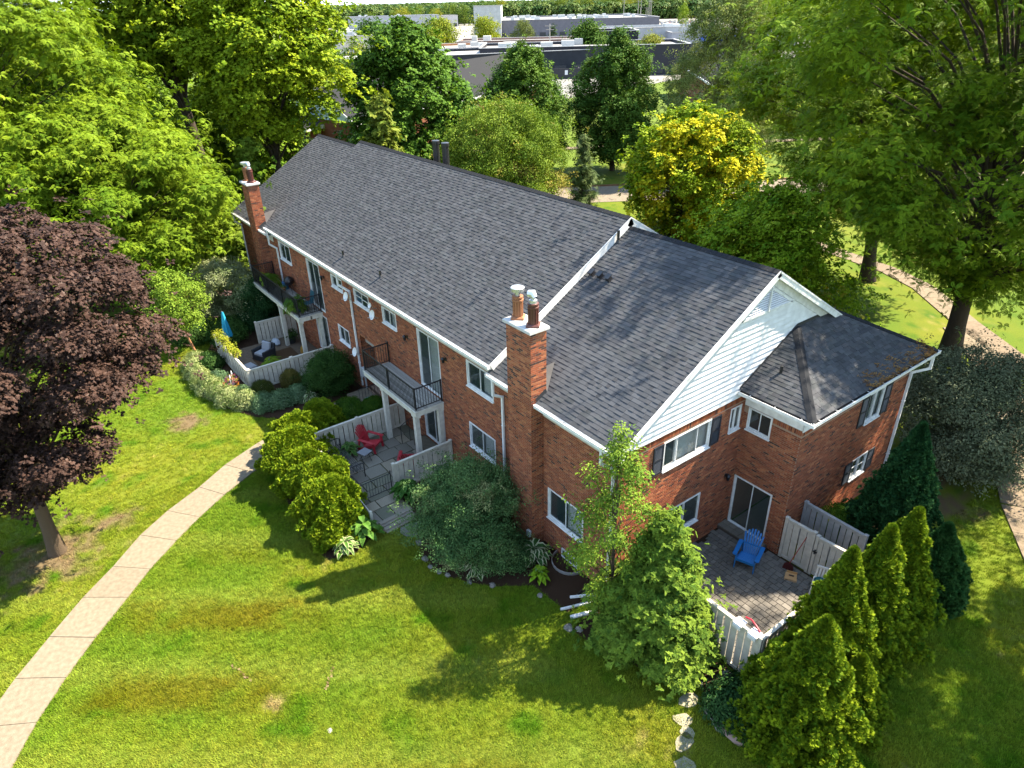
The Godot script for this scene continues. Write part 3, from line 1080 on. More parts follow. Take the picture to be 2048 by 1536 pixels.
	for k in 260:
		var z := -12.6 + pow(rng.randf(), 1.4) * 4.2
		var x := 2.62 - pow(rng.randf(), 2.5) * 0.55
		xf.append(Transform3D(Basis(UP, rnd(0, TAU)).scaled(Vector3.ONE * rnd(0.05, 0.1)), Vector3(x, 5.74 + (2.59 - x) * 0.5547 + 0.02, z)))
		cols.push_back(pick([Color(0.26, 0.13, 0.04), Color(0.18, 0.09, 0.035), Color(0.34, 0.2, 0.07)]))
	rng.seed = 5150
	var lit := MB.new()
	for k in 7:
		kite(lit, Vector3(rnd(-0.5, 0.5), 0, rnd(-0.5, 0.5)), Vector3(cos(k * 2.0), 0.1, sin(k * 2.0)).normalized(), UP, 0.8, 0.45)
	many(H, "leaf_litter", lit.mesh(), M.leaf, xf, cols)
	for q in [[-20.6, -7.0], [-19.7, -7.0]]:
		var fp := MB.new()
		fp.lathe(Transform3D(Basis(), Vector3(q[0], 9.0, q[1])), [[0.17, 0.0], [0.17, 1.45], [0.2, 1.45], [0.2, 1.6], [0.19, 1.62], [0.0, 1.64]], 18)
		part(H, "flue_pipe", fp, M.black)


func hip_side(a: Vector3, b: Vector3, n: Vector3, first: bool) -> Vector3:
	var d := (b - a).normalized()
	var s := d.cross(n).normalized()
	if s.y > 0:
		s = -s
	return s


func chimneys(H: Node) -> void:
	for q in [[-4.56, -3.36, 0.502, -0.10, 8.16, true], [-29.46, -28.41, 0.502, -0.10, 8.18, false]]:
		var mo := MB.new()
		var br := MB.new()
		var singles := []
		var w: float = q[1] - q[0]
		var d: float = q[2] - q[3]
		var want := 210 if q[5] else 0
		var want2 := 300 if q[5] else 0
		brick_wall(mo, br, Vector3(q[0], 0, q[2]), Vector3.RIGHT, Vector3.BACK, w, q[4], [], 0.0, q[4], singles, want, 5.9)
		brick_wall(mo, br, Vector3(q[1], 0, q[2]), Vector3.FORWARD, Vector3.RIGHT, d, q[4], [], 0.1, q[4], singles, want2, 5.9)
		brick_wall(mo, br, Vector3(q[0], 0, q[3]), Vector3.BACK, Vector3.LEFT, d, q[4], [], 0.1, q[4])
		brick_wall(mo, br, Vector3(q[1], 5.0, q[3]), Vector3.LEFT, Vector3.FORWARD, w, q[4] - 5.0, [], 0.0, q[4] - 5.0)
		var C := part(H, "chimney", mo, M.mortar)
		part(C, "brickwork", br, M.brick).set_meta("kind", "stuff")
		for s in singles:
			var t: Transform3D = s[0]
			shared(C, "brick", T.brick_mesh, pick(T.brick_mats), Transform3D(t.basis * Basis.from_scale(Vector3(s[2] / 0.1975, 1, s[1])), t.origin))
		var cp := MB.new()
		cp.cbox(Transform3D(Basis(), Vector3((q[0] + q[1]) * 0.5, q[4] + 0.05, (q[2] + q[3]) * 0.5)), Vector3(w + 0.16, 0.1, d + 0.16), 0.02)
		part(C, "cap", cp, M.cap)
		var k := 0
		for px in [0.17, 0.79]:
			var pm := MB.new()
			var o := Vector3(q[0] + w * px, q[4] + 0.1, 0.19)
			pm.loft(Transform3D(Basis(Vector3.UP, 0.78), o), [[0.2, 0.2, 0.0], [0.2, 0.2, 0.05], [0.15, 0.15, 0.09]])
			var seg := 12
			for s in seg:
				var a := TAU * s / seg
				pm.box(Transform3D(Basis(Vector3.UP, -a), o + Vector3(cos(a) * 0.145, 0.33, sin(a) * 0.145)), Vector3(0.03, 0.46, 0.045))
			pm.lathe(Transform3D(Basis(), o), [[0.14, 0.05], [0.14, 0.56], [0.175, 0.57], [0.175, 0.62], [0.15, 0.63], [0.15, 0.66], [0.17, 0.67], [0.17, 0.72], [0.13, 0.73], [0.0, 0.73]], 20)
			var P := part(C, "chimney_pot", pm, M.terracotta if k == 0 else M.terracotta_dark)
			var cm := MB.new()
			if k == 0:
				cm.lathe(Transform3D(Basis(), o + UP * 0.72), [[0.08, 0.0], [0.08, 0.14], [0.2, 0.16], [0.21, 0.27], [0.17, 0.29], [0.0, 0.3]], 18)
			else:
				cm.lathe(Transform3D(Basis(), o + UP * 0.72), [[0.12, 0.0], [0.12, 0.1], [0.06, 0.12], [0.06, 0.2]], 16)
				cm.tube([o + Vector3(-0.14, 0.98, 0.05), o + Vector3(-0.02, 1.0, 0.0), o + Vector3(0.04, 0.9, -0.02)], [0.11, 0.13, 0.09], 14)
			part(P, "cowl", cm, M.galv)
			k += 1
	# flashing and cricket behind the near chimney
	for q in [[-4.56, -3.36, 9.568], [-29.46, -28.41, 9.568]]:
		var fl := MB.new()
		for x in [q[0] - 0.016, q[1] + 0.016]:
			fl.beam(Vector3(x, roof_y(0.30, q[2]) + 0.07, 0.30), Vector3(x, roof_y(-0.1, q[2]) + 0.07, -0.1), 0.006, 0.17, Color.WHITE, Vector3(0, 1, 0.6))
		part(H, "flashing", fl, M.dark)
		var ck := MB.new()
		var zc := -0.1
		var a := Vector3(q[0] - 0.05, roof_y(zc, q[2]) + 0.03, zc)
		var b := Vector3(q[1] + 0.05, roof_y(zc, q[2]) + 0.03, zc)
		var m := Vector3((q[0] + q[1]) * 0.5, roof_y(zc, q[2]) + 0.42, zc)
		var e := Vector3((q[0] + q[1]) * 0.5, roof_y(zc - 0.85, q[2]) + 0.04, zc - 0.85)
		var cc := Color(0.12, 0.12, 0.125)
		ck.face(a, m, e, cc, Vector3(-1, 1, 0))
		ck.face(b, m, e, cc, Vector3(1, 1, 0))
		part(H, "chimney_cricket", ck, M.shingle)


func balcony(H: Node, xa: float, xb: float, dz: float, y: float, posts: Array, how: String) -> void:
	var B := group_node(H, "balcony")
	var rim := MB.new()
	rim.aabox(Vector3(xa, y - 0.26, dz - 0.05), Vector3(xb, y - 0.02, dz))
	rim.aabox(Vector3(xa, y - 0.26, 0.02), Vector3(xa + 0.05, y - 0.02, dz - 0.05))
	rim.aabox(Vector3(xb - 0.05, y - 0.26, 0.02), Vector3(xb, y - 0.02, dz - 0.05))
	rim.aabox(Vector3(xa - 0.03, y - 0.06, dz), Vector3(xb + 0.03, y - 0.02, dz + 0.03))
	rim.aabox(Vector3(xb, y - 0.06, 0.02), Vector3(xb + 0.03, y - 0.02, dz))
	rim.aabox(Vector3(xa, y - 0.28, dz * 0.5 - 0.04), Vector3(xb, y - 0.06, dz * 0.5 + 0.04))
	part(B, "rim_beam", rim, M.cream)
	var z := 0.03
	while z < dz - 0.02:
		var bd := MB.new()
		var bx := xa + 0.01
		# boards are laid in two or three lengths
		bd.cbox(Transform3D(Basis(), Vector3((xa + xb) * 0.5, y - 0.005, z + 0.066)), Vector3(xb - xa + 0.02, 0.03, 0.128), 0.008, tone(Color(0.46, 0.43, 0.38), 0.2))
		part(B, "deck_board", bd, M.wood_grey)
		z += 0.141
	for p in posts:
		var pm := MB.new()
		pm.cbox(Transform3D(Basis(), Vector3(p[0], (y - 0.26) * 0.5, p[1])), Vector3(0.19, y - 0.26, 0.19), 0.01)
		pm.aabox(Vector3(p[0] - 0.13, y - 0.42, p[1] - 0.13), Vector3(p[0] + 0.13, y - 0.27, p[1] + 0.13))
		part(B, "post", pm, M.cream)
	for x in [xb - 0.1]:
		var bm := MB.new()
		bm.aabox(Vector3(xa + 0.1, y - 0.36, dz - 0.22), Vector3(xb - 0.02, y - 0.265, dz - 0.1))
		bm.aabox(Vector3(xa + 0.1, y - 0.36, 0.08), Vector3(xb - 0.02, y - 0.265, 0.2))
		part(B, "beam", bm, M.cream)
	# railing
	var hr := 0.95
	var i := 0.06
	var runs := [[Vector3(xa + i, y, 0.06), Vector3(xa + i, y, dz - i)], [Vector3(xa + i, y, dz - i), Vector3(xb - i, y, dz - i)], [Vector3(xb - i, y, dz - i), Vector3(xb - i, y, 0.06)]]
	var bal := MB.new()
	bal.aabox(Vector3(-0.009, 0.09, -0.009), Vector3(0.009, hr - 0.02, 0.009))
	var balm := bal.mesh()
	for r in runs:
		var a: Vector3 = r[0]
		var b: Vector3 = r[1]
		var rl := MB.new()
		rl.beam(a + UP * hr, b + UP * hr, 0.045, 0.04)
		part(B, "handrail", rl, M.black)
		var rb := MB.new()
		rb.beam(a + UP * 0.09, b + UP * 0.09, 0.028, 0.03)
		part(B, "bottom_rail", rb, M.black)
		var len := a.distance_to(b)
		var cnt := int(len / 0.115)
		for k in range(1, cnt):
			shared(B, "baluster", balm, M.black, Transform3D(Basis(), a.lerp(b, float(k) / cnt)))
		var np := maxi(1, int(round(len / 2.2)))
		for k in np + 1:
			if k == 0 and r != runs[0]:
				continue
			var pm := MB.new()
			var p := a.lerp(b, float(k) / np)
			pm.aabox(p + Vector3(-0.026, 0, -0.026), p + Vector3(0.026, hr + 0.05, 0.026))
			part(B, "rail_post", pm, M.black)
	if how == "mesh":
		# a dark privacy net tied inside the front railing
		var net := MB.new()
		net.aabox(Vector3(xa + 0.2, y + 0.1, dz - 0.095), Vector3(xb - 0.15, y + 0.85, dz - 0.09))
		var nm := StandardMaterial3D.new()
		nm.albedo_color = Color(0.06, 0.06, 0.07, 0.4)
		nm.transparency = BaseMaterial3D.TRANSPARENCY_ALPHA
		nm.roughness = 0.8
		part(B, "privacy_net", net, nm)


# ---------------------------------------------------------------- ground

var N1 := FastNoiseLite.new()
var N2 := FastNoiseLite.new()
var N3 := FastNoiseLite.new()

const PATH_L := [[-17.1, 0.4], [-17.0, 2.4], [-16.5, 4.2], [-15.92, 5.9], [-15.16, 7.51], [-14.25, 8.81], [-13.48, 10.18], [-12.63, 11.32], [-11.47, 12.42], [-10.51, 13.48], [-9.34, 14.56], [-8.23, 15.54], [-7.0, 16.45], [-5.6, 17.3], [-4.0, 18.1], [-2.2, 18.9]]
const PATH_R := [[-15.6, 0.4], [-15.55, 2.2], [-15.1, 3.9], [-14.5, 5.4], [-13.9, 6.8], [-13.14, 8.18], [-12.33, 9.33], [-11.51, 10.37], [-10.55, 11.45], [-9.61, 12.33], [-8.45, 13.46], [-7.37, 14.38], [-6.24, 15.22], [-5.0, 15.98], [-3.5, 16.8], [-1.6, 17.6]]
# planting beds: outlines in x, z
const BEDS := [
	[[-0.2, 0.0], [-0.35, 1.5], [-1.9, 1.65], [-2.7, 2.75], [-3.5, 3.35], [-4.4, 3.85], [-5.3, 3.85], [-6.1, 3.5], [-7.0, 3.35], [-7.6, 4.2], [-9.1, 2.9], [-9.1, 0.0]],
	[[-7.3, 4.6], [-6.9, 5.6], [-7.2, 6.5], [-8.4, 6.6], [-9.6, 6.4], [-10.9, 6.4], [-12.4, 6.2], [-13.6, 6.0], [-14.4, 5.2], [-15.2, 3.4], [-15.4, 1.0], [-14.0, 0.2], [-13.4, 4.6]],
	[[-17.4, 0.0], [-17.2, 2.0], [-17.0, 4.0], [-18.2, 5.2], [-20.3, 6.2], [-22.2, 6.7], [-24.2, 6.5], [-26.4, 5.2], [-28.4, 4.2], [-33.5, 3.5], [-33.5, 0.0]],
	[[0.0, 0.3], [0.25, 1.85], [1.2, 1.75], [2.2, 1.35], [3.3, 0.85], [3.9, 0.2], [4.3, 0.75], [5.0, 1.05], [5.9, 0.9], [6.9, 0.6], [6.9, -2.5], [6.8, -6.0], [5.6, -10.2], [4.0, -11.6], [2.3, -11.0], [4.6, -6.2], [4.9, -0.7], [3.0, -0.7], [0.2, -0.6]]]


func in_poly(p: Vector2, poly: Array) -> bool:
	var r := false
	var j := poly.size() - 1
	for k in poly.size():
		var a: Array = poly[k]
		var b: Array = poly[j]
		if (a[1] > p.y) != (b[1] > p.y) and p.x < (b[0] - a[0]) * (p.y - a[1]) / (b[1] - a[1]) + a[0]:
			r = not r
		j = k
	return r


func path_poly() -> Array:
	var r := PATH_L.duplicate()
	var q := PATH_R.duplicate()
	q.reverse()
	return r + q


func mix3(a: Color, b: Color, t: float) -> Color:
	return a.lerp(b, clampf(t, 0.0, 1.0))


# colour of the turf at a place: mown and dried bands, pale dry patches, bare earth
func turf(x: float, z: float) -> Color:
	var a := N1.get_noise_2d(x, z)
	var b := N2.get_noise_2d(x, z)
	var c := N3.get_noise_2d(x, z)
	var col := Color(0.112, 0.182, 0.013)
	col = mix3(col, Color(0.190, 0.208, 0.018), 0.45 + a * 0.9 + b * 0.5)
	col = mix3(col, Color(0.066, 0.145, 0.006), (b - 0.12) * 2.2 + c * 0.3)
	col = mix3(col, Color(0.34, 0.275, 0.095), (c * 0.6 + a * 0.5 - 0.42) * 3.0)
	# bands left by the mower, straight strips across the lawn
	if x > -13.0 and z > 3.0:
		var s := x * 0.60 - z * 0.80
		var t := x * 0.80 + z * 0.60
		var wide := sin((t - 0.55) * TAU / 2.75) * 0.5
		col = mix3(col, Color(0.200, 0.240, 0.034), maxf(0.0, -wide) * 1.1 + c * 0.1)
		for q in [[0.55, 0.8, -15.2, -9.0, 1.0], [3.3, 0.8, -15.2, -9.6, 1.0], [6.05, 0.7, -14.0, -2.0, 0.8], [-2.2, 0.6, -14.0, -10.5, 0.45], [1.9, 0.5, -8.5, -5.5, 0.35]]:
			var k = 1.0 - absf(t + c * 0.2 - q[0]) / q[1]
			var e := minf(s - q[2], q[3] - s) * 0.7 + b * 1.0
			col = mix3(col, Color(0.135, 0.105, 0.006), minf(k * 1.6, minf(e, 1.0)) * (0.75 + a * 0.4) * q[4])
	for q in [[-19.84, 7.94, 0.9], [-14.2, 11.9, 0.8], [-13.4, 14.0, 1.9], [-2.9, 9.9, 0.35]]:
		var d = Vector2(x - q[0], z - q[1]).length() / q[2] + c * 0.8 + b * 0.4
		col = mix3(col, Color(0.185, 0.135, 0.075) if q[0] < -10.0 else Color(0.26, 0.2, 0.085), (1.0 - d) * 1.6)
	# earth worn bare under the big trees behind the house
	for q in [[3.0, -14.5, 1.6], [4.4, -12.8, 1.0]]:
		var d = Vector2(x - q[0], z - q[1]).length() / q[2] + c * 0.9 + b * 0.5
		col = mix3(col, Color(0.15, 0.10, 0.06), (1.0 - d) * 1.4)
	return col


func build_ground() -> void:
	N1.seed = 4; N1.frequency = 0.13; N1.fractal_octaves = 3
	N2.seed = 8; N2.frequency = 0.45; N2.fractal_octaves = 3
	N3.seed = 15; N3.frequency = 1.3; N3.fractal_octaves = 3
	var g := MB.new()
	g.quad(Vector3(-7000, -0.03, -7000), Vector3(2500, -0.03, -7000), Vector3(2500, -0.03, 2500), Vector3(-7000, -0.03, 2500), UP)
	struct("ground", g, mat(Color(0.085, 0.125, 0.012), 0.95, T.blotch, 0.03))
	# the lawn round the house, its colour varying from place to place
	var lawn := MB.new()
	var st := 0.3
	var nx := int(72.0 / st)
	var nz := int(86.0 / st)
	var cols := PackedColorArray()
	var pos := PackedVector3Array()
	for j in nz + 1:
		for i in nx + 1:
			var x := -50.0 + i * st
			var z := -60.0 + j * st
			pos.push_back(Vector3(x, N1.get_noise_2d(z, x) * 0.012, z))
			cols.push_back(turf(x, z))
	var idx := PackedInt32Array()
	for j in nz:
		for i in nx:
			var a := j * (nx + 1) + i
			for e in [a, a + 1, a + nx + 2, a, a + nx + 2, a + nx + 1]:
				idx.push_back(e)
	var nor := PackedVector3Array()
	nor.resize(pos.size())
	nor.fill(UP)
	var arr := []
	arr.resize(Mesh.ARRAY_MAX)
	arr[Mesh.ARRAY_VERTEX] = pos
	arr[Mesh.ARRAY_NORMAL] = nor
	arr[Mesh.ARRAY_COLOR] = cols
	arr[Mesh.ARRAY_INDEX] = idx
	var lm := ArrayMesh.new()
	lm.add_surface_from_arrays(Mesh.PRIMITIVE_TRIANGLES, arr)
	var lo := MeshInstance3D.new()
	lo.name = "lawn"
	lo.mesh = lm
	T.turf = noise_tex(0.12, Color(0.5, 0.5, 0.45), Color(1, 1, 1), FastNoiseLite.TYPE_SIMPLEX_SMOOTH, 4, false, 21)
	lo.material_override = mat(Color(1, 1, 1), 0.95, T.turf, 0.8, null, 1.0, true)
	lo.set_meta("kind", "structure")
	add_child(lo)

	# garden path of exposed aggregate slabs
	var pb := MB.new()
	for k in PATH_L.size() - 1:
		var a := Vector3(PATH_L[k][0], 0.02, PATH_L[k][1])
		var b := Vector3(PATH_R[k][0], 0.02, PATH_R[k][1])
		var c := Vector3(PATH_R[k + 1][0], 0.02, PATH_R[k + 1][1])
		var d := Vector3(PATH_L[k + 1][0], 0.02, PATH_L[k + 1][1])
		pb.quad(a, b, c, d, UP)
	var P := struct("path", pb, M.soil)
	for k in PATH_L.size() - 1:
		var sl := MB.new()
		var a := Vector2(PATH_L[k][0], PATH_L[k][1])
		var b := Vector2(PATH_R[k][0], PATH_R[k][1])
		var c := Vector2(PATH_R[k + 1][0], PATH_R[k + 1][1])
		var d := Vector2(PATH_L[k + 1][0], PATH_L[k + 1][1])
		var cut := 0.009 / a.distance_to(d)
		var q := [a.lerp(d, cut), b.lerp(c, cut), b.lerp(c, 1.0 - cut), a.lerp(d, 1.0 - cut)]
		sl.plate(Transform3D(Basis(), Vector3(0, 0.052 + rnd(-0.004, 0.004), 0)), q, 0.06, tone(Color(1, 1, 1), 0.06))
		part(P, "slab", sl, M.path)
	# walks behind the house
	walk([[-18.0, -37.5], [-9.6, -35.7], [-6.6, -34.2], [-2.6, -30.6], [0.6, -28.0], [5.0, -25.0], [14.0, -20.0]], 1.5)
	walk([[-2.4, -29.4], [1.4, -25.2], [3.4, -20.8], [6.3, -14.9], [10.8, -8.2], [16.0, -1.0]], 1.6)
	walk([[-70.0, -32.0], [-56.0, -54.0], [-47.0, -68.0], [-30.0, -94.0]], 1.6)
	# the service road with its kerb
	var dir := Vector3(0.55, 0, -0.835).normalized()
	var side := Vector3(-dir.z, 0, dir.x)
	if side.x > 0: side = -side
	var o := Vector3(-36.2, 0, -33.7)
	var rd := MB.new()
	rd.quad(o - dir * 70.0 + UP * 0.03, o + dir * 120.0 + UP * 0.03, o + dir * 120.0 + side * 6.2 + UP * 0.03, o - dir * 70.0 + side * 6.2 + UP * 0.03, UP, Color(1, 1, 1))
	var road := struct("road", rd, M.concrete)
	for k in 30:
		var jn := MB.new()
		var p := o + dir * (k * 5.0 - 50.0)
		jn.beam(p + UP * 0.032, p + side * 6.2 + UP * 0.032, 0.025, 0.004)
		part(road, "joint", jn, M.soil)
	var kb := MB.new()
	kb.beam(o - dir * 70.0 + side * 6.3 + UP * 0.06, o + dir * 120.0 + side * 6.3 + UP * 0.06, 0.2, 0.22, Color(0.95, 0.62, 0.42))
	struct("kerb", kb, M.concrete)
	# mulch in the beds
	for b in BEDS:
		var mb := MB.new()
		var pl := PackedVector2Array()
		for p in b:
			pl.push_back(Vector2(p[0], p[1]))
		var tr := Geometry2D.triangulate_polygon(pl)
		for k in range(0, tr.size(), 3):
			mb.tri(Vector3(pl[tr[k]].x, 0.025, pl[tr[k]].y), Vector3(pl[tr[k + 1]].x, 0.025, pl[tr[k + 1]].y), Vector3(pl[tr[k + 2]].x, 0.025, pl[tr[k + 2]].y), UP)
		struct("soil", mb, M.soil)
	grass()


func walk(pts: Array, w: float) -> void:
	var ground := MB.new()
	var P: MeshInstance3D = null
	var slabs := []
	for k in pts.size() - 1:
		var a := Vector2(pts[k][0], pts[k][1])
		var b := Vector2(pts[k + 1][0], pts[k + 1][1])
		var n := maxi(1, int(a.distance_to(b) / 1.6))
		for s in n:
			slabs.append([a.lerp(b, float(s) / n), a.lerp(b, float(s + 1) / n)])
	for q in slabs:
		var d: Vector2 = (q[1] - q[0]).normalized()
		var e := d.orthogonal() * w * 0.5
		ground.quad(Vector3(q[0].x - e.x, 0.015, q[0].y - e.y), Vector3(q[0].x + e.x, 0.015, q[0].y + e.y), Vector3(q[1].x + e.x, 0.015, q[1].y + e.y), Vector3(q[1].x - e.x, 0.015, q[1].y - e.y), UP)
	P = struct("path", ground, M.soil)
	for q in slabs:
		var d: Vector2 = (q[1] - q[0]).normalized()
		var e := d.orthogonal() * w * 0.5
		var sl := MB.new()
		var a: Vector2 = q[0] + d * 0.01
		var b: Vector2 = q[1] - d * 0.01
		sl.plate(Transform3D(Basis(), Vector3(0, 0.045, 0)), [a - e, a + e, b + e, b - e], 0.05, tone(Color(1.0, 0.93, 0.87), 0.08))
		part(P, "slab", sl, M.concrete)


func tuft_mesh(blades: int, h: float, spread: float) -> ArrayMesh:
	var mb := MB.new()
	for k in blades:
		var a := rnd(0, TAU)
		var r := sqrt(rng.randf()) * spread
		var p := Vector3(cos(a) * r, 0, sin(a) * r)
		var b := rnd(0, TAU)
		var out := Vector3(cos(b), 0, sin(b))
		var w := Vector3(-out.z, 0, out.x) * rnd(0.005, 0.009)
		var hh := h * rnd(0.6, 1.2)
		var t := p + UP * hh + out * hh * rnd(0.3, 0.9)
		var g := rnd(0.75, 1.25)
		mb.face(p - w, p + w, t, Color(g, g, g * 0.9), (UP + out * 0.3).normalized())
	return mb.mesh()


func grass() -> void:
	var pp := path_poly()
	var mesh := tuft_mesh(16, 0.055, 0.09)
	var xf := []
	var cols := PackedColorArray()
	var tries := 0
	while xf.size() < 180000 and tries < 800000:
		tries += 1
		var x := rnd(-36.0, 14.0)
		var z := rnd(-20.0, 18.5)
		if x < -9.1 and x > -13.3 and z < 4.6:
			continue
		if x < -7.2 and x > -9.4 and z < 4.4 and z > 2.7:
			continue
		if x < -20.6 and x > -26.1 and z < 4.6:
			continue
		if z < 0.02 and x < 4.9:
			continue
		if (x < -15.0 or z < -8.0) and rng.randf() > 0.35:
			continue
		var p := Vector2(x, z)
		if x < -3.0 and in_poly(p, pp):
			continue
		var bad := false
		for b in BEDS:
			if in_poly(p, b):
				bad = true
				break
		if bad:
			continue
		var col := turf(x, z)
		if col.r > 0.17 and col.g < 0.20 and rng.randf() < 0.65:
			continue
		xf.append(Transform3D(Basis(Vector3.UP, rnd(0, TAU)).scaled(Vector3.ONE * rnd(0.7, 1.35)), Vector3(x, 0.0, z)))
		col = tone(col, 0.2)
		cols.push_back(Color(col.r * rnd(0.95, 1.2), col.g * 1.08, col.b))
	var o := Node3D.new()
	o.name = "grass"
	add_child(o)
	var lm: StandardMaterial3D = leaf_mat(0.5, 0.7)
	var m := many(o, "grass_blades", mesh, lm, xf, cols)
	tag(o, "short mown grass of the sunny lawn", "grass")
	o.set_meta("kind", "stuff")


# ---------------------------------------------------------------- plants

func kite(mb: MB, p: Vector3, dir: Vector3, nrm: Vector3, length: float, width: float, fold := 0.25, col := Color.WHITE, at := 0.42) -> void:
	var side := dir.cross(nrm).normalized()
	var l := p + dir * length * at + side * width * 0.5 + nrm * width * fold * 0.5
	var r := p + dir * length * at - side * width * 0.5 + nrm * width * fold * 0.5
	var t := p + dir * length
	mb.face(p, l, t, col, nrm)
	mb.face(p, t, r, col, nrm)


func maple_leaf(mb: MB, p: Vector3, dir: Vector3, nrm: Vector3, s: float, col: Color) -> void:
	var side := dir.cross(nrm).normalized()
	var mid := p + dir * s * 0.4
	var ring := []
	for q in [[-0.1, 0.0], [0.1, 0.38], [0.34, 0.26], [0.62, 0.52], [0.66, 0.2], [1.0, 0.0], [0.66, -0.2], [0.62, -0.52], [0.34, -0.26], [0.1, -0.38]]:
		ring.append(p + dir * s * q[0] + side * s * q[1] - nrm * s * 0.22 * absf(q[1]) - nrm * s * 0.12 * maxf(0.0, q[0] - 0.4))
	for k in ring.size():
		mb.face(mid, ring[k], ring[(k + 1) % ring.size()], col, nrm)


func rdir(up := 0.0) -> Vector3:
	var v := Vector3(rng.randfn(), rng.randfn(), rng.randfn()).normalized()
	return (v + UP * up).normalized()


# sprigs: a handful of leaves about the origin, +y pointing out of the crown, about one unit across
func sprig(kind: String) -> ArrayMesh:
	var mb := MB.new()
	if kind == "maple":
		for k in 11:
			var d := rdir(0.35)
			d.y = absf(d.y) * 0.8
			var p := Vector3(d.x * 0.35, d.y * 0.32 - 0.05, d.z * 0.35)
			var out := (Vector3(d.x, -0.25, d.z) + rdir() * 0.3).normalized()
			var nn := (UP * 0.9 + rdir() * 0.55).normalized()
			out = (out - nn * out.dot(nn)).normalized()
			maple_leaf(mb, p, out, nn, rnd(0.26, 0.4), tone(Color.WHITE, 0.2))
	elif kind == "locust":
		for f in 6:
			var d := rdir(0.15)
			var dir := Vector3(d.x, 0.15 + d.y * 0.35, d.z).normalized()
			var col := tone(Color.WHITE, 0.2)
			var n := 9
			var nn := (UP + rdir() * 0.35).normalized()
			var side := dir.cross(nn).normalized()
			for k in n:
				var t := (k + 0.5) / n
				var p := dir * (0.1 + t * 0.62) - UP * t * t * 0.32
				for s in [-1.0, 1.0]:
					kite(mb, p, (side * s + dir * 0.55 - UP * 0.15).normalized(), nn, 0.17 * (1.15 - absf(t - 0.45)), 0.075, 0.2, col)
	elif kind == "ovate":
		for k in 15:
			var d := rdir(0.4)
			var p := Vector3(d.x * 0.42, d.y * 0.34, d.z * 0.42)
			var nn := (UP * 0.7 + d * 0.4 + rdir() * 0.55).normalized()
			var out := (d + rdir() * 0.6).normalized()
			out = (out - nn * out.dot(nn)).normalized()
			kite(mb, p, out, nn, rnd(0.22, 0.34), rnd(0.13, 0.19), 0.3, tone(Color.WHITE, 0.22))
	elif kind == "ovate_dense":
		for k in 90:
			var d := rdir(0.3)
			var p := Vector3(d.x * 0.8, d.y * 0.75, d.z * 0.8)
			var nn := (UP * 0.4 + d * 0.8 + rdir() * 0.4).normalized()
			var out := rdir()
			out = (out - nn * out.dot(nn)).normalized()
			kite(mb, p - out * 0.15, out, nn, rnd(0.25, 0.4), rnd(0.18, 0.28), 0.2, tone(Color.WHITE, 0.3), 0.5)
	elif kind == "linden":
		for k in 13:
			var t := float(k) / 12.0
			var a := k * 2.4
			var p := Vector3(cos(a) * 0.24 * (1.1 - t), t * 0.75 - 0.25, sin(a) * 0.24 * (1.1 - t))
			var out := (Vector3(cos(a), 0.25 + t * 0.7, sin(a)) + rdir() * 0.25).normalized()
			var nn := (UP * 0.8 - Vector3(cos(a), 0, sin(a)) * 0.2 + rdir() * 0.35).normalized()
			out = (out - nn * out.dot(nn)).normalized()
			kite(mb, p, out, nn, rnd(0.26, 0.36), rnd(0.2, 0.26), 0.3, tone(Color.WHITE, 0.22), 0.5)
	elif kind == "thuja":
		for f in 6:
			var d := rdir(0.8)
			var dir := (UP * 0.75 + Vector3(d.x, 0, d.z) * 0.75).normalized()
			var nn := dir.cross(rdir()).normalized()
			var side := dir.cross(nn).normalized()
			var col := tone(Color.WHITE, 0.16)
			var o := Vector3(d.x, 0, d.z) * 0.2 - UP * 0.15
			for k in 7:
				var a := (k - 3.0) / 3.0
				kite(mb, o + dir * 0.1, (dir + side * a * 0.85).normalized(), nn, 0.5 * (1.1 - absf(a) * 0.35), 0.11, 0.4, col, 0.6)
	elif kind == "cypress":
		for f in 5:
			var d := rdir(0.2)
			var dir := Vector3(d.x, 0.05 + d.y * 0.3, d.z).normalized()
			var nn := (UP + rdir() * 0.3).normalized()
			var side := dir.cross(nn).normalized()
			var col := tone(Color.WHITE, 0.2)
			for k in 7:
				var t := k / 7.0
				var p := dir * (t * 0.55) - UP * t * t * 0.12
				for s in [-1.0, 1.0]:
					kite(mb, p, (side * s * (1.0 - t * 0.4) + dir * 0.9).normalized(), nn, 0.26 * (1.05 - t * 0.6), 0.1, 0.3, col, 0.55)
	elif kind == "needle":
		for f in 4:
			var d := rdir(0.1)
			var dir := Vector3(d.x, -0.1 + d.y * 0.2, d.z).normalized()
			var nn := (UP + rdir() * 0.3).normalized()
			var side := dir.cross(nn).normalized()
			var col := tone(Color.WHITE, 0.25)
			for k in 9:
				var t := k / 9.0
				var p := dir * (t * 0.6) - UP * t * t * 0.2
				for s in [-1.0, 1.0]:
					kite(mb, p, (side * s + dir * 0.6).normalized(), nn, 0.2 * (1.0 - t * 0.5), 0.045, 0.2, col)
	elif kind == "small":
		for k in 20:
			var d := rdir(0.5)
			var p := d * rnd(0.2, 0.48)
			var nn := (UP * 0.6 + d * 0.5 + rdir() * 0.6).normalized()
			var out := (d + rdir() * 0.8).normalized()
			out = (out - nn * out.dot(nn)).normalized()
			kite(mb, p, out, nn, rnd(0.15, 0.24), rnd(0.09, 0.13), 0.3, tone(Color.WHITE, 0.25))
	return mb.mesh()


func frame_to(y: Vector3) -> Basis:
	var x := y.cross(Vector3(0.31, 0.2, 0.93)).normalized()
	var b := Basis(x, y, x.cross(y))
	return b * Basis(Vector3.UP, rng.randf() * TAU)


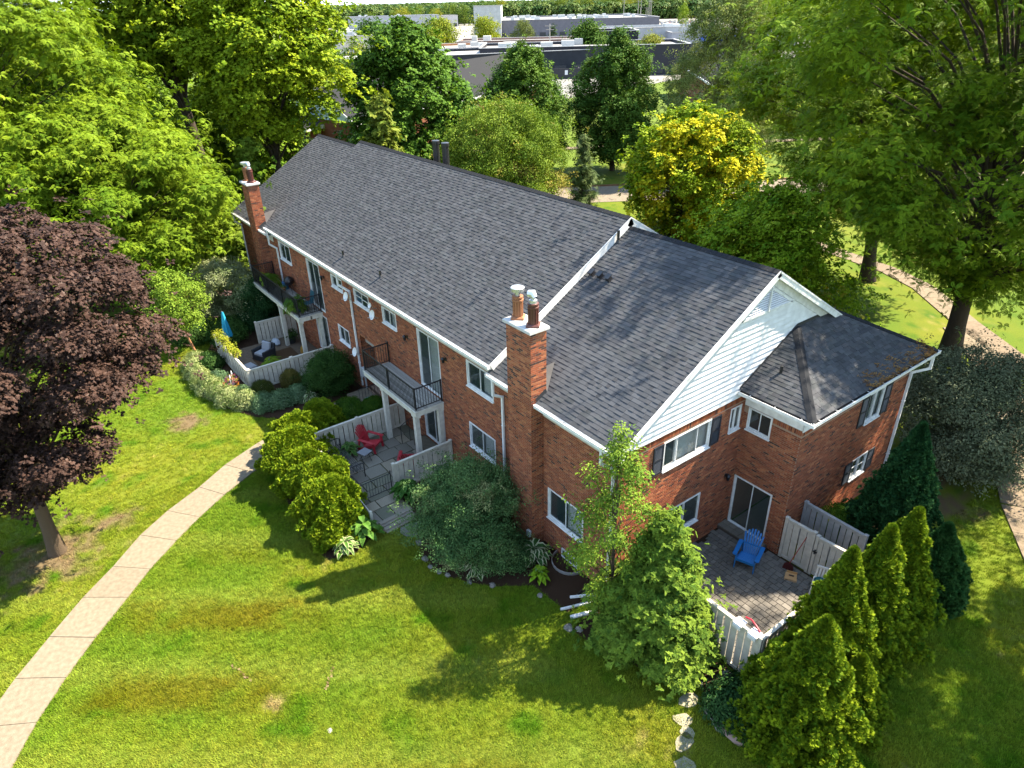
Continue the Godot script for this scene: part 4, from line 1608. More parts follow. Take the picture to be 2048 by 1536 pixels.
# crown radius at share t of its height
func profile(kind: String, t: float) -> float:
	match kind:
		"round": return sqrt(maxf(0.0, 1.0 - pow(2.0 * t - 1.0, 2.0)))
		"oval": return pow(maxf(0.0, sin(PI * pow(t, 0.72))), 0.6)
		"pyramid": return (1.0 - t * 0.92) * (0.55 + 0.45 * minf(1.0, t * 6.0))
		"cone": return pow(1.0 - t, 0.72) * (0.72 + 0.28 * minf(1.0, t * 5.0))
		"flame": return pow(1.0 - t, 0.88) * (0.72 + 0.42 * minf(1.0, t * 4.0))
		"spread": return pow(maxf(0.0, sin(PI * pow(t, 1.25) * 0.97 + 0.08)), 0.55)
	return 1.0


# spec: at, h (top), from (crown base), r, shape, leaf, size, n, lo, hi, trunk, lobes, lobe, bark, lean, droop, seed
func tree(called: String, label: String, category: String, s: Dictionary, group := "") -> Node3D:
	rng.seed = s.get("seed", 1)
	var at: Vector3 = s.at
	var o := thing(called, label, category, at, group)
	var h: float = s.h
	var base: float = s.from
	var r: float = s.r
	var lean: Vector3 = s.get("lean", Vector3.ZERO)
	var shape: String = s.shape
	var nl: int = s.get("lobes", 26)
	var lr: float = s.get("lobe", 0.3)
	var squash: float = s.get("squash", 0.72)
	var centres := []
	var radii := []
	for k in nl:
		var t := (k + rng.randf()) / nl
		var pr := profile(shape, t) * r
		var a := k * 2.39996 + rnd(-0.4, 0.4)
		var rad := pr * (0.82 if rng.randf() < 0.72 else rnd(0.15, 0.6)) * rnd(0.86, 1.1)
		var y := base + (h - base) * t
		var q := r * lr * rnd(0.7, 1.25) * (0.55 + 0.45 * minf(1.0, pr / r * 1.4))
		rad = maxf(0.0, rad - q * 0.6)
		centres.append(at + lean * (y / h) + Vector3(cos(a) * rad, y - q * 0.3, sin(a) * rad))
		radii.append(q)
	# trunk and limbs
	var tr: float = s.get("trunk", 0.2)
	var tm := MB.new()
	var bend := Vector3(rnd(-0.2, 0.2), 0, rnd(-0.2, 0.2))
	var spine := []
	var srad := []
	var top = base + (h - base) * s.get("spine", 0.6)
	for k in 8:
		var t := k / 7.0
		spine.append(at + lean * (t * top / h) + bend * sin(t * 3.0) + UP * (t * top - 0.05))
		srad.append(tr * (1.0 - t * 0.72) * (1.35 if k == 0 else 1.0))
	tm.tube(spine, srad, 9)
	if s.get("limbs", true):
		for k in centres.size():
			if k % s.get("limb_every", 1):
				continue
			var c: Vector3 = centres[k]
			var f := clampf((c.y - at.y) / top * 0.62, 0.22, 0.92)
			var i := int(f * 7.0)
			var p: Vector3 = spine[i].lerp(spine[mini(i + 1, 7)], f * 7.0 - i)
			var mid := p.lerp(c, 0.5) + UP * (0.1 * p.distance_to(c)) + rdir() * 0.15
			var w := tr * (1.0 - f * 0.7) * 0.42
			tm.tube([p, p.lerp(mid, 0.55), mid, c], [w, w * 0.75, w * 0.5, w * 0.15], 5, Color.WHITE, false)
	part(o, "trunk", tm, s.get("bark", M.bark))
	# foliage
	var n: int = s.n
	var size: float = s.size
	var wsum := 0.0
	for q in radii:
		wsum += q * q
	var xf := []
	var cols := PackedColorArray()
	var lo: Color = s.lo
	var hi: Color = s.hi
	var tips: Color = s.get("tips", hi)
	var tip_share: float = s.get("tip_share", 0.0)
	var loose: float = s.get("loose", 0.25)
	for k in centres.size():
		var q: float = radii[k]
		var c: Vector3 = centres[k]
		var cnt := int(n * q * q / wsum)
		var lobe_tone := rng.randf()
		var tipped := rng.randf() < tip_share
		var outw := (c - at - lean * 0.5)
		outw.y = 0.0
		outw = outw.normalized()
		for e in cnt:
			var d := (rdir() + UP * 0.35 + outw * 0.3).normalized()
			var rr := q * (pow(rng.randf(), 0.4) * 0.62 + 0.45)
			var p := c + Vector3(d.x * rr, d.y * rr * squash, d.z * rr)
			if rng.randf() < loose:
				p += Vector3(rng.randfn(), rng.randfn() * 0.6, rng.randfn()) * q * 0.7
			var ax := (d * 0.5 + UP * 0.65 + rdir() * 0.35).normalized()
			var sc := size * rnd(0.75, 1.3)
			xf.append(Transform3D(frame_to(ax).scaled(Vector3.ONE * sc), p))
			var col := lo.lerp(hi, clampf(lobe_tone * 0.35 + rng.randf() * 0.75, 0.0, 1.0))
			if tip_share > 0.0 and ((tipped and rng.randf() < 0.75) or rng.randf() < tip_share * 0.12):
				col = tips.lerp(col, rng.randf() * 0.35)
			cols.push_back(col)
	many(o, "crown", T.sprigs[s.leaf], s.get("leafmat", M.leaf), xf, cols)
	return o


# a dense clipped-looking evergreen or a bush: sprigs on a lumpy shell
func bush(called: String, label: String, category: String, s: Dictionary, group := "") -> Node3D:
	rng.seed = s.get("seed", 1)
	var at: Vector3 = s.at
	var o := thing(called, label, category, at, group)
	var h: float = s.h
	var r: float = s.r
	var rz: float = s.get("rz", r)
	var shape: String = s.shape
	var lean: Vector3 = s.get("lean", Vector3.ZERO)
	var from: float = s.get("from", 0.0)
	var nz := FastNoiseLite.new()
	nz.seed = s.get("seed", 1)
	nz.frequency = s.get("lump", 0.9)
	nz.fractal_octaves = 2
	var rough: float = s.get("rough", 0.3)
	var tm := MB.new()
	for k in s.get("stems", 3):
		var d := Vector3(rnd(-0.3, 0.3) * r, 0, rnd(-0.3, 0.3) * rz)
		tm.tube([at + d * 0.4 - UP * 0.03, at + d * 0.8 + UP * (h * 0.35), at + d + lean * 0.6 + UP * (h * 0.7)], [0.05, 0.035, 0.012], 6, Color.WHITE, false)
	part(o, "stem", tm, M.bark_brown)
	var xf := []
	var cols := PackedColorArray()
	var lo: Color = s.lo
	var hi: Color = s.hi
	for k in int(s.n):
		var t := pow(rng.randf(), 0.85)
		var a := rng.randf() * TAU
		var pr := profile(shape, t)
		var bumpy := 1.0 + rough * nz.get_noise_3d(cos(a) * r * 1.5, t * h * 1.2, sin(a) * r * 1.5) * 2.0
		var depth = 1.0 - pow(rng.randf(), 2.2) * s.get("deep", 0.4)
		var q = pr * bumpy * depth
		var p := at + lean * t + Vector3(cos(a) * r * q, from + (h - from) * t * (1.0 if shape != "round" else 1.0), sin(a) * rz * q)
		var out := Vector3(cos(a), s.get("upness", 0.5), sin(a)).normalized()
		var ax := (out + rdir() * 0.4).normalized()
		xf.append(Transform3D(frame_to(ax).scaled(Vector3.ONE * s.size * rnd(0.7, 1.3)), p))
		var patch := nz.get_noise_3d(p.x * 2.0, p.y * 2.0, p.z * 2.0 + 40.0) * 0.7
		cols.push_back(lo.lerp(hi, clampf(rng.randf() * 0.85 + patch * s.get("patchy", 0.5), 0.0, 1.0)))
	many(o, "foliage", T.sprigs[s.leaf], s.get("leafmat", M.needle), xf, cols)
	return o


# a hosta: a rosette of broad arching leaves, each a mesh of its own share in one clump
func hosta(label: String, at: Vector3, r: float, n: int, col: Color, edge: Color, h := 0.35, group := "hostas in the beds") -> Node3D:
	var o := thing("hosta_plant", label, "plant", at, group)
	var mb := MB.new()
	for k in n:
		var a := k * 2.39996 + rnd(-0.3, 0.3)
		var f := float(k) / n
		var rr := r * (0.35 + 0.65 * (1.0 - f)) * rnd(0.85, 1.1)
		var up := h * (0.45 + f * 0.75) * rnd(0.85, 1.15)
		var d := Vector3(cos(a), 0, sin(a))
		var side := Vector3(-d.z, 0, d.x)
		var L := r * rnd(0.5, 0.65)
		var w := L * rnd(0.5, 0.62)
		var c0 := at + d * maxf(0.02, rr - L) + UP * up
		var pts := []
		for q in [[0.0, 0.05], [0.28, 0.85], [0.6, 0.9], [0.85, 0.45], [1.0, 0.02]]:
			var m: Vector3 = c0 + d * (L * q[0]) + UP * (0.35 * L * sin(q[0] * 2.2) - 0.42 * L * q[0] * q[0])
			pts.append([m, m + side * (w * 0.5 * q[1]) + UP * (w * 0.14 * q[1]), m - side * (w * 0.5 * q[1]) + UP * (w * 0.14 * q[1])])
		var cc := tone(col, 0.22)
		for e in pts.size() - 1:
			for s in [1, 2]:
				var a0: Vector3 = pts[e][0]
				var a1: Vector3 = pts[e + 1][0]
				var b0: Vector3 = pts[e][s]
				var b1: Vector3 = pts[e + 1][s]
				var i0 := a0.lerp(b0, 0.68)
				var i1 := a1.lerp(b1, 0.68)
				mb.face(a0, i0, i1, cc); mb.face(a0, i1, a1, cc)
				mb.face(i0, b0, b1, edge); mb.face(i0, b1, i1, edge)
		mb.face(at + side * 0.006, at - side * 0.006, c0, cc)
	part(o, "leaves", mb, M.leaf)
	return o


func build_plants() -> void:
	T.sprigs = {}
	for k in ["maple", "locust", "ovate", "linden", "thuja", "cypress", "needle", "small", "ovate_dense"]:
		rng.seed = hash(k)
		T.sprigs[k] = sprig(k)
	var LOCUST_LO := Color(0.075, 0.150, 0.008)
	var LOCUST_HI := Color(0.215, 0.300, 0.018)
	# --- beside the path
	tree("purple_maple", "dark purple-leaved maple beside the slab path", "tree", {at = Vector3(-13.55, 0, 13.86), h = 12.4, from = 3.3, r = 5.3, shape = "spread", leaf = "maple", size = 0.29, n = 12500, loose = 0.1, lo = Color(0.012, 0.008, 0.008), hi = Color(0.066, 0.038, 0.029), trunk = 0.24, lobes = 60, lobe = 0.22, bark = M.bark_brown, lean = Vector3(0.9, 0, -0.7), seed = 11, leafmat = M.leaf_dark, squash = 0.5})
	tree("honey_locust", "broad feathery yellow-green honey locust spreading before the far chimney", "tree", {at = Vector3(-34.7, 0, 6.3), h = 12.6, from = 2.4, r = 7.1, shape = "spread", leaf = "locust", size = 0.36, n = 22000, loose = 0.3, lo = LOCUST_LO, hi = LOCUST_HI, trunk = 0.26, lobes = 90, lobe = 0.18, seed = 12, squash = 0.5}, "honey locust trees")
	tree("honey_locust", "tall feathery yellow-green honey locust behind the purple maple", "tree", {at = Vector3(-40.0, 0, 11.5), h = 19.5, from = 4.5, r = 9.8, shape = "spread", leaf = "locust", size = 0.42, n = 24000, loose = 0.5, lo = LOCUST_LO, hi = LOCUST_HI, trunk = 0.3, lobes = 100, lobe = 0.17, seed = 13, squash = 0.5}, "honey locust trees")
	# --- beyond the far end of the house
	tree("maple_tree", "tall yellow-green maple with a straight bare trunk beyond the far gable", "tree", {at = Vector3(-44.0, 0, -6.3), h = 21.0, from = 9.0, r = 6.6, shape = "oval", leaf = "maple", size = 0.66, n = 6500, lo = Color(0.085, 0.155, 0.008), hi = Color(0.23, 0.29, 0.012), trunk = 0.36, lobes = 40, lobe = 0.27, seed = 14, lean = Vector3(0.8, 0, -1.2)})
	tree("maple_tree", "old tall maple with a thick grey forked trunk above the honey locusts", "tree", {at = Vector3(-53.5, 0, -3.6), h = 25.0, from = 13.5, r = 8.5, shape = "spread", leaf = "maple", size = 0.8, n = 6000, lo = Color(0.07, 0.135, 0.008), hi = Color(0.20, 0.26, 0.012), trunk = 0.62, lobes = 36, lobe = 0.27, seed = 15, lean = Vector3(-1.5, 0, 1.5), spine = 0.4})
	var hl := 0
	for q in [[Vector3(-41.0, 0, -3.5), 9.0, 3.2, 21, "hemlock standing under the tall yellow-green maple"], [Vector3(-39.0, 0, 0.0), 8.2, 3.0, 22, "hemlock nearest the far chimney"], [Vector3(-37.5, 0, -9.0), 7.0, 2.6, 23, "hemlock showing over the far roof end"], [Vector3(-45.0, 0, 0.5), 10.5, 3.6, 24, "hemlock between the honey locusts and the old maple"]]:
		tree("hemlock_tree", "soft light green " + q[4], "tree", {at = q[0], h = q[1], from = 0.4, r = q[2], shape = "pyramid", leaf = "cypress", size = 0.55, n = 1700, lo = Color(0.07, 0.145, 0.012), hi = Color(0.20, 0.27, 0.03), trunk = 0.14, lobes = 30, lobe = 0.26, seed = q[3], squash = 0.35, leafmat = M.leaf, spine = 0.95}, "hemlocks by the far gable")
	tree("hemlock_tree", "ragged yellowing hemlock with a thin bare top behind the ridge", "tree", {at = Vector3(-42.5, 0, -15.0), h = 10.6, from = 1.0, r = 3.4, shape = "pyramid", leaf = "cypress", size = 0.6, n = 1900, lo = Color(0.10, 0.165, 0.02), hi = Color(0.25, 0.29, 0.045), trunk = 0.15, lobes = 34, lobe = 0.24, seed = 25, squash = 0.35, leafmat = M.leaf, spine = 1.05})
	tree("maple_tree", "dense dark green maple with clumped crown behind the roof ridge", "tree", {at = Vector3(-51.5, 0, -22.6), h = 15.2, from = 1.5, r = 7.0, shape = "oval", leaf = "maple", size = 0.8, n = 7500, lo = Color(0.024, 0.070, 0.010), hi = Color(0.092, 0.175, 0.018), trunk = 0.3, lobes = 60, lobe = 0.23, seed = 16})
	tree("linden_tree", "dense oval linden between the big grey roof and the ridge", "tree", {at = Vector3(-50.0, 0, -35.5), h = 12.6, from = 0.8, r = 5.2, shape = "oval", leaf = "linden", size = 0.72, n = 5600, lo = Color(0.030, 0.080, 0.012), hi = Color(0.10, 0.175, 0.022), trunk = 0.24, lobes = 60, lobe = 0.21, seed = 17, squash = 1.15})
	tree("linden_tree", "dense oval linden on the lawn across the service road", "tree", {at = Vector3(-45.5, 0, -44.3), h = 13.4, from = 1.6, r = 5.3, shape = "oval", leaf = "linden", size = 0.72, n = 5600, lo = Color(0.026, 0.072, 0.012), hi = Color(0.092, 0.165, 0.022), trunk = 0.26, lobes = 60, lobe = 0.21, seed = 18, squash = 1.15})
	tree("ash_tree", "light green small-leaved tree standing close behind the ridge", "tree", {at = Vector3(-37.5, 0, -23.8), h = 9.4, from = 0.6, r = 5.9, shape = "round", leaf = "small", size = 0.75, n = 6500, lo = Color(0.065, 0.135, 0.012), hi = Color(0.19, 0.26, 0.03), trunk = 0.18, lobes = 64, lobe = 0.22, seed = 19, tips = Color(0.30, 0.25, 0.06), tip_share = 0.12})
	tree("spruce_tree", "narrow young spruce beside the service road", "tree", {at = Vector3(-36.4, 0, -31.6), h = 6.4, from = 0.2, r = 1.7, shape = "cone", leaf = "needle", size = 0.55, n = 1400, lo = Color(0.05, 0.085, 0.025), hi = Color(0.13, 0.17, 0.055), trunk = 0.1, lobes = 30, lobe = 0.32, seed = 20, squash = 0.4, spine = 0.95, leafmat = M.leaf_dark})
	# --- behind the house
	tree("golden_maple", "maple with bright golden shoot tips behind the near ridge", "tree", {at = Vector3(-24.2, 0, -32.0), h = 9.4, from = 0.4, r = 6.0, shape = "round", leaf = "maple", size = 0.52, n = 8500, lo = Color(0.075, 0.160, 0.006), hi = Color(0.220, 0.290, 0.010), trunk = 0.2, lobes = 110, lobe = 0.15, seed = 31, tips = Color(0.50, 0.46, 0.015), tip_share = 0.36, squash = 0.9})
	tree("maple_tree", "fresh green maple close behind the near gable", "tree", {at = Vector3(-10.4, 0, -22.4), h = 7.2, from = 0.2, r = 5.2, shape = "oval", leaf = "maple", size = 0.42, n = 9500, loose = 0.4, lo = Color(0.070, 0.170, 0.008), hi = Color(0.245, 0.350, 0.016), trunk = 0.18, lobes = 44, lobe = 0.27, seed = 32, tips = Color(0.33, 0.30, 0.03), tip_share = 0.08, squash = 0.9})
	tree("honey_locust", "great honey locust with a tall leaning trunk behind the green maple", "tree", {at = Vector3(-9.62, 0, -32.9), loose = 0.5, h = 19.5, from = 4.6, r = 9.2, shape = "spread", leaf = "locust", size = 0.37, n = 25000, lo = Color(0.045, 0.115, 0.006), hi = Color(0.235, 0.315, 0.014), trunk = 0.42, lobes = 120, lobe = 0.15, seed = 33, squash = 0.45, lean = Vector3(-0.6, 0, 3.4)}, "honey locust trees")
	tree("honey_locust", "great forked honey locust standing by the annex corner", "tree", {at = Vector3(-0.98, 0, -24.97), loose = 0.4, h = 22.5, from = 4.6, r = 10.4, shape = "spread", leaf = "locust", size = 0.36, n = 26000, lo = Color(0.040, 0.105, 0.006), hi = Color(0.205, 0.295, 0.014), trunk = 0.46, lobes = 100, lobe = 0.165, seed = 34, squash = 0.45, lean = Vector3(0.6, 0, 5.2)}, "honey locust trees")
	tree("willow_tree", "thin-crowned pale grey-green tree beyond the golden maple", "tree", {at = Vector3(-37.0, 0, -52.0), h = 20.0, from = 1.0, r = 6.4, shape = "oval", leaf = "small", size = 0.8, n = 8500, lo = Color(0.08, 0.12, 0.025), hi = Color(0.26, 0.29, 0.09), trunk = 0.26, lobes = 90, lobe = 0.2, seed = 35})
	tree("olive_tree", "rounded grey-green small tree with silvery leaves beside the annex", "tree", {at = Vector3(3.6, 0, -16.0), h = 4.7, from = 0.5, r = 3.3, shape = "round", leaf = "ovate", size = 0.34, n = 6500, lo = Color(0.035, 0.052, 0.024), hi = Color(0.140, 0.155, 0.085), trunk = 0.12, lobes = 60, lobe = 0.23, seed = 36, leafmat = M.leaf_dark})
	tree("honey_locust", "honey locust by the walk past the silvery small tree", "tree", {at = Vector3(12.6, 0, -14.0), h = 15.5, from = 5.0, r = 5.6, shape = "spread", leaf = "locust", size = 0.5, n = 4200, loose = 0.15, lo = Color(0.034, 0.100, 0.006), hi = Color(0.130, 0.220, 0.012), trunk = 0.3, lobes = 44, lobe = 0.2, seed = 37, squash = 0.45}, "honey locust trees")
	# more crowns that close the view beyond the far gable
	for q in [[Vector3(-62.0, 0, 6.0), 15.0, 7.0, 38, "mid green maple behind the tall feathery locust"], [Vector3(-49.5, 0, 2.5), 11.5, 5.2, 39, "bushy maple at the foot of the old forked maple"], [Vector3(-55.0, 0, 10.0), 15.0, 7.0, 140, "broad maple rising between the two feathery locusts"], [Vector3(-74.0, 0, -2.0), 16.0, 8.0, 141, "far broad maple seen past the old forked trunk"], [Vector3(-60.0, 0, -9.0), 12.0, 5.5, 40, "bushy maple between the old maple and the neighbouring house"]]:
		tree("maple_tree", q[4], "tree", {at = q[0], h = q[1], from = 0.8, r = q[2], shape = "round", leaf = "maple", size = 0.8, n = 3600, lo = Color(0.05, 0.115, 0.008), hi = Color(0.16, 0.235, 0.014), trunk = 0.25, lobes = 44, lobe = 0.25, seed = q[3]})
	# --- arborvitae by the paved patio
	var TH_LO := Color(0.050, 0.105, 0.006)
	var TH_HI := Color(0.215, 0.275, 0.010)
	for q in [[Vector3(5.85, 0, -2.1), 5.0, 1.15, 41, "tall golden-green, second from the fence corner of the patio row,"], [Vector3(6.0, 0, -3.6), 5.0, 1.1, 42, "tall golden-green in the middle of the patio row,"], [Vector3(6.1, 0, -4.75), 5.0, 1.1, 43, "tall golden-green beside the dark spire,"], [Vector3(6.45, 0, -0.15), 4.5, 1.35, 44, "broadest golden-green at the end of the patio row,"], [Vector3(5.55, 0, -0.75), 2.9, 0.9, 45, "shorter golden-green at the fence corner,"], [Vector3(6.9, 0, -1.6), 2.6, 0.85, 46, "low golden-green on the lawn side of the row,"], [Vector3(5.45, 0, -5.9), 3.6, 0.9, 47, "slim green behind the gate,"]]:
		bush("arborvitae", q[4] + " a pointed arborvitae", "shrub", {at = q[0], h = q[1], r = q[2], shape = "flame", leaf = "thuja", size = 0.165, n = int(10500 * q[2]), lo = TH_LO, hi = TH_HI, seed = q[3], rough = 0.42, lump = 1.25, deep = 0.45, upness = 0.9, stems = 1}, "arborvitae of the patio row")
	bush("arborvitae", "dark green spire-shaped arborvitae at the annex wall", "shrub", {at = Vector3(4.3, 0, -8.6), h = 5.2, r = 1.4, shape = "flame", leaf = "thuja", size = 0.17, n = 11000, lo = Color(0.010, 0.045, 0.014), hi = Color(0.040, 0.105, 0.030), seed = 48, rough = 0.24, lump = 1.3, deep = 0.35, upness = 0.9, stems = 1}, "arborvitae of the patio row")
	bush("arborvitae", "low dark green arborvitae behind the golden row", "shrub", {at = Vector3(6.1, 0, -7.6), h = 3.0, r = 1.1, shape = "flame", leaf = "thuja", size = 0.17, n = 7000, lo = Color(0.016, 0.060, 0.014), hi = Color(0.055, 0.125, 0.028), seed = 49, rough = 0.24, lump = 1.3, deep = 0.35, upness = 0.9, stems = 1}, "arborvitae of the patio row")
	bush("yew_bush", "low bright green bush at the foot of the annex wall", "shrub", {at = Vector3(3.0, 0, -8.0), h = 1.3, r = 0.75, shape = "round", leaf = "small", size = 0.3, n = 900, lo = Color(0.035, 0.095, 0.010), hi = Color(0.105, 0.19, 0.02), seed = 50, leafmat = M.leaf})
	# --- clipped golden arborvitae along the flagstone patio
	for q in [[Vector3(-14.9, 0, 3.4), 1.5, 0.85, 51, "bright clipped globe nearest the entrance path"], [Vector3(-13.95, 0, 4.75), 1.9, 0.95, 52, "tall bright clipped globe by the slab path"], [Vector3(-12.6, 0, 5.35), 2.1, 1.0, 53, "broad bright clipped globe opposite the metal bench"], [Vector3(-11.3, 0, 5.4), 1.9, 0.95, 54, "bright clipped globe in the middle of the hedge row"], [Vector3(-10.0, 0, 5.35), 2.0, 0.95, 55, "bright lumpy globe behind the bench end"], [Vector3(-8.8, 0, 5.5), 2.0, 1.0, 56, "bright clipped globe before the iron gate"], [Vector3(-8.1, 0, 5.75), 1.35, 0.75, 57, "small bright globe at the end of the hedge row"]]:
		bush("clipped_arborvitae", q[4] + " of golden arborvitae", "shrub", {at = q[0], h = q[1], r = q[2], shape = "round", from = -0.15, leaf = "thuja", size = 0.18, n = int(7600 * q[2]), lo = Color(0.075, 0.135, 0.006), hi = Color(0.225, 0.285, 0.012), seed = q[3], rough = 0.48, lump = 1.0, deep = 0.45, upness = 0.7}, "clipped arborvitae row")
	for q in [[Vector3(-15.0, 0, 1.9), 1.15, 0.7, 61, "dark green clipped boxwood beside the patio fence"], [Vector3(-14.3, 0, 0.95), 1.15, 0.68, 62, "dark green clipped boxwood by the green bin"]]:
		bush("boxwood", q[4], "shrub", {at = q[0], h = q[1], r = q[2], shape = "round", from = -0.1, leaf = "small", size = 0.24, n = 1500, lo = Color(0.024, 0.075, 0.008), hi = Color(0.085, 0.16, 0.016), seed = q[3], rough = 0.2, leafmat = M.leaf}, "boxwoods by the entrance")
	for q in [[Vector3(-19.9, 0, 2.75), 0.95, 0.45, 63, "small brownish globe shrub against the long fence", Color(0.07, 0.07, 0.015), Color(0.17, 0.14, 0.035)], [Vector3(-19.85, 0, 4.25), 0.85, 0.5, 64, "small dark globe shrub at the fence corner post", Color(0.03, 0.05, 0.01), Color(0.09, 0.1, 0.02)]]:
		bush("globe_shrub", q[4], "shrub", {at = q[0], h = q[1], r = q[2], shape = "round", from = -0.1, leaf = "small", size = 0.2, n = 900, lo = q[5], hi = q[6], seed = q[3], rough = 0.15, leafmat = M.leaf})
	# --- shrubs at the house
	tree("viburnum_bush", "big rounded viburnum with light tips beside the near chimney", "shrub", {at = Vector3(-4.9, 0, 2.0), h = 3.1, from = 0.0, r = 2.3, shape = "oval", leaf = "small", size = 0.3, n = 6500, loose = 0.35, lo = Color(0.024, 0.075, 0.022), hi = Color(0.125, 0.205, 0.070), trunk = 0.07, lobes = 40, lobe = 0.25, seed = 65, leafmat = M.leaf, tips = Color(0.26, 0.28, 0.12), tip_share = 0.12})
	tree("viburnum_bush", "lower spreading part-shaded bush by the window well", "shrub", {at = Vector3(-3.5, 0, 1.9), h = 1.2, from = 0.0, r = 1.2, shape = "round", leaf = "small", size = 0.3, n = 1500, lo = Color(0.024, 0.068, 0.022), hi = Color(0.08, 0.14, 0.045), trunk = 0.04, lobes = 24, lobe = 0.28, seed = 66, leafmat = M.leaf})
	tree("climbing_shrub", "tall loose shrub reaching the eave at the gable corner", "shrub", {at = Vector3(0.75, 0, 0.75), loose = 0.3, h = 7.1, from = 0.4, r = 1.35, shape = "oval", leaf = "ovate", size = 0.34, n = 780, lo = Color(0.040, 0.100, 0.012), hi = Color(0.17, 0.25, 0.026), trunk = 0.06, lobes = 40, lobe = 0.22, seed = 67, leafmat = M.leaf, squash = 1.3, lean = Vector3(0.1, 0, 0.2), spine = 0.95})
	tree("false_cypress", "broad soft green false cypress before the lower gable window", "shrub", {at = Vector3(2.15, 0, 0.3), h = 4.9, from = -0.2, r = 2.3, shape = "cone", leaf = "cypress", size = 0.19, n = 24000, loose = 0.12, lo = Color(0.030, 0.085, 0.012), hi = Color(0.190, 0.275, 0.030), trunk = 0.12, lobes = 110, lobe = 0.18, seed = 68, leafmat = M.leaf, squash = 0.5, spine = 0.95, bark = M.bark_brown})
	bush("leucothoe_bush", "dark glossy low groundcover shrub at the fence foot", "shrub", {at = Vector3(5.05, 0, 0.15), h = 0.85, r = 0.8, shape = "round", from = -0.2, leaf = "ovate", size = 0.32, n = 900, lo = Color(0.010, 0.036, 0.010), hi = Color(0.035, 0.080, 0.022), seed = 69, leafmat = M.leaf_dark})
	tree("entrance_bush", "dark green airy bush between the entrance and the long fence", "shrub", {at = Vector3(-18.4, 0, 1.3), h = 2.0, from = 0.1, r = 1.35, shape = "round", leaf = "small", size = 0.36, n = 2000, lo = Color(0.012, 0.045, 0.010), hi = Color(0.050, 0.105, 0.022), trunk = 0.05, lobes = 34, lobe = 0.26, seed = 70, leafmat = M.leaf})
	tree("variegated_dogwood", "pale variegated dogwood beside the far patio", "shrub", {at = Vector3(-30.2, 0, 2.6), h = 3.9, from = 0.2, r = 2.3, shape = "round", leaf = "ovate", size = 0.36, n = 2600, lo = Color(0.085, 0.125, 0.04), hi = Color(0.30, 0.32, 0.17), trunk = 0.06, lobes = 44, lobe = 0.24, seed = 71, leafmat = M.leaf})
	tree("dark_shrub", "deep green shrub filling the corner behind the far balcony", "shrub", {at = Vector3(-28.6, 0, 1.3), h = 2.7, from = 0.1, r = 1.7, shape = "round", leaf = "small", size = 0.42, n = 2200, lo = Color(0.010, 0.040, 0.012), hi = Color(0.035, 0.085, 0.026), trunk = 0.05, lobes = 34, lobe = 0.27, seed = 72, leafmat = M.leaf_dark})
	tree("young_tree", "small tree with leaning orange-brown stems near the turquoise parasol", "tree", {at = Vector3(-26.9, 0, 5.5), h = 4.6, from = 1.8, r = 1.8, shape = "round", leaf = "ovate", size = 0.4, n = 900, lo = Color(0.065, 0.14, 0.012), hi = Color(0.19, 0.27, 0.03), trunk = 0.07, lobes = 26, lobe = 0.3, seed = 73, bark = mat(Color(0.25, 0.12, 0.06), 0.8), lean = Vector3(-1.0, 0, 0.5)})
	for q in [[Vector3(-29.0, 0, 5.2), 1.2, 1.0, 74], [Vector3(-27.6, 0, 3.6), 1.3, 1.1, 75], [Vector3(-24.8, 0, 5.35), 0.7, 0.6, 76]]:
		bush("dark_bush", "low dark bush in the shade of the far patio fence", "shrub", {at = q[0], h = q[1], r = q[2], shape = "round", from = -0.1, leaf = "ovate", size = 0.36, n = 700, lo = Color(0.018, 0.055, 0.012), hi = Color(0.07, 0.13, 0.028), seed = q[3], leafmat = M.leaf}, "dark bushes by the far patio")
	# --- the pale border round the far patio
	var kk := 0
	for q in [[-25.7, 5.85, 0.5, 0.45], [-24.9, 6.15, 0.55, 0.5], [-24.0, 6.25, 0.5, 0.5], [-23.1, 6.2, 0.55, 0.5], [-22.2, 6.15, 0.6, 0.55], [-21.3, 5.95, 0.6, 0.5], [-20.4, 5.7, 0.65, 0.55], [-19.5, 5.2, 0.65, 0.55], [-18.8, 4.6, 0.6, 0.5], [-18.5, 3.8, 0.6, 0.5], [-18.6, 3.0, 0.55, 0.5], [-22.6, 5.5, 0.5, 0.5], [-20.1, 5.05, 0.55, 0.5]]:
		var pale := kk < 8
		bush("border_plant", "cream-variegated leafy perennial in the border along the far patio" if pale else "grey-green leafy perennial in the border below the long fence", "plant", {at = Vector3(q[0], 0, q[1]), h = q[3] + 0.2, r = q[2], shape = "round", from = -0.15, leaf = "ovate", size = 0.26, n = 420, lo = Color(0.10, 0.16, 0.035) if pale else Color(0.06, 0.12, 0.05), hi = Color(0.36, 0.38, 0.17) if pale else Color(0.17, 0.25, 0.13), seed = 80 + kk, leafmat = M.leaf}, "leafy border plants")
		kk += 1
	# --- hostas
	rng.seed = 99
	var CREAM := Color(0.42, 0.42, 0.26)
	var GREEN := Color(0.06, 0.135, 0.022)
	hosta("white-edged hosta in the bed corner before the viburnum", Vector3(-3.55, 0.02, 2.75), 0.62, 46, Color(0.03, 0.075, 0.018), CREAM, 0.32)
	hosta("broad white-edged hosta between chimney and window well", Vector3(-2.85, 0.02, 0.85), 0.75, 44, Color(0.035, 0.08, 0.022), CREAM, 0.4)
	hosta("plain lime green hosta beside the window well", Vector3(-1.95, 0.02, 1.35), 0.45, 34, Color(0.14, 0.24, 0.014), Color(0.15, 0.25, 0.015), 0.34)
	hosta("large glossy green hosta at the foot of the timber steps", Vector3(-7.45, 0.02, 4.9), 0.75, 48, GREEN, Color(0.09, 0.17, 0.03), 0.5)
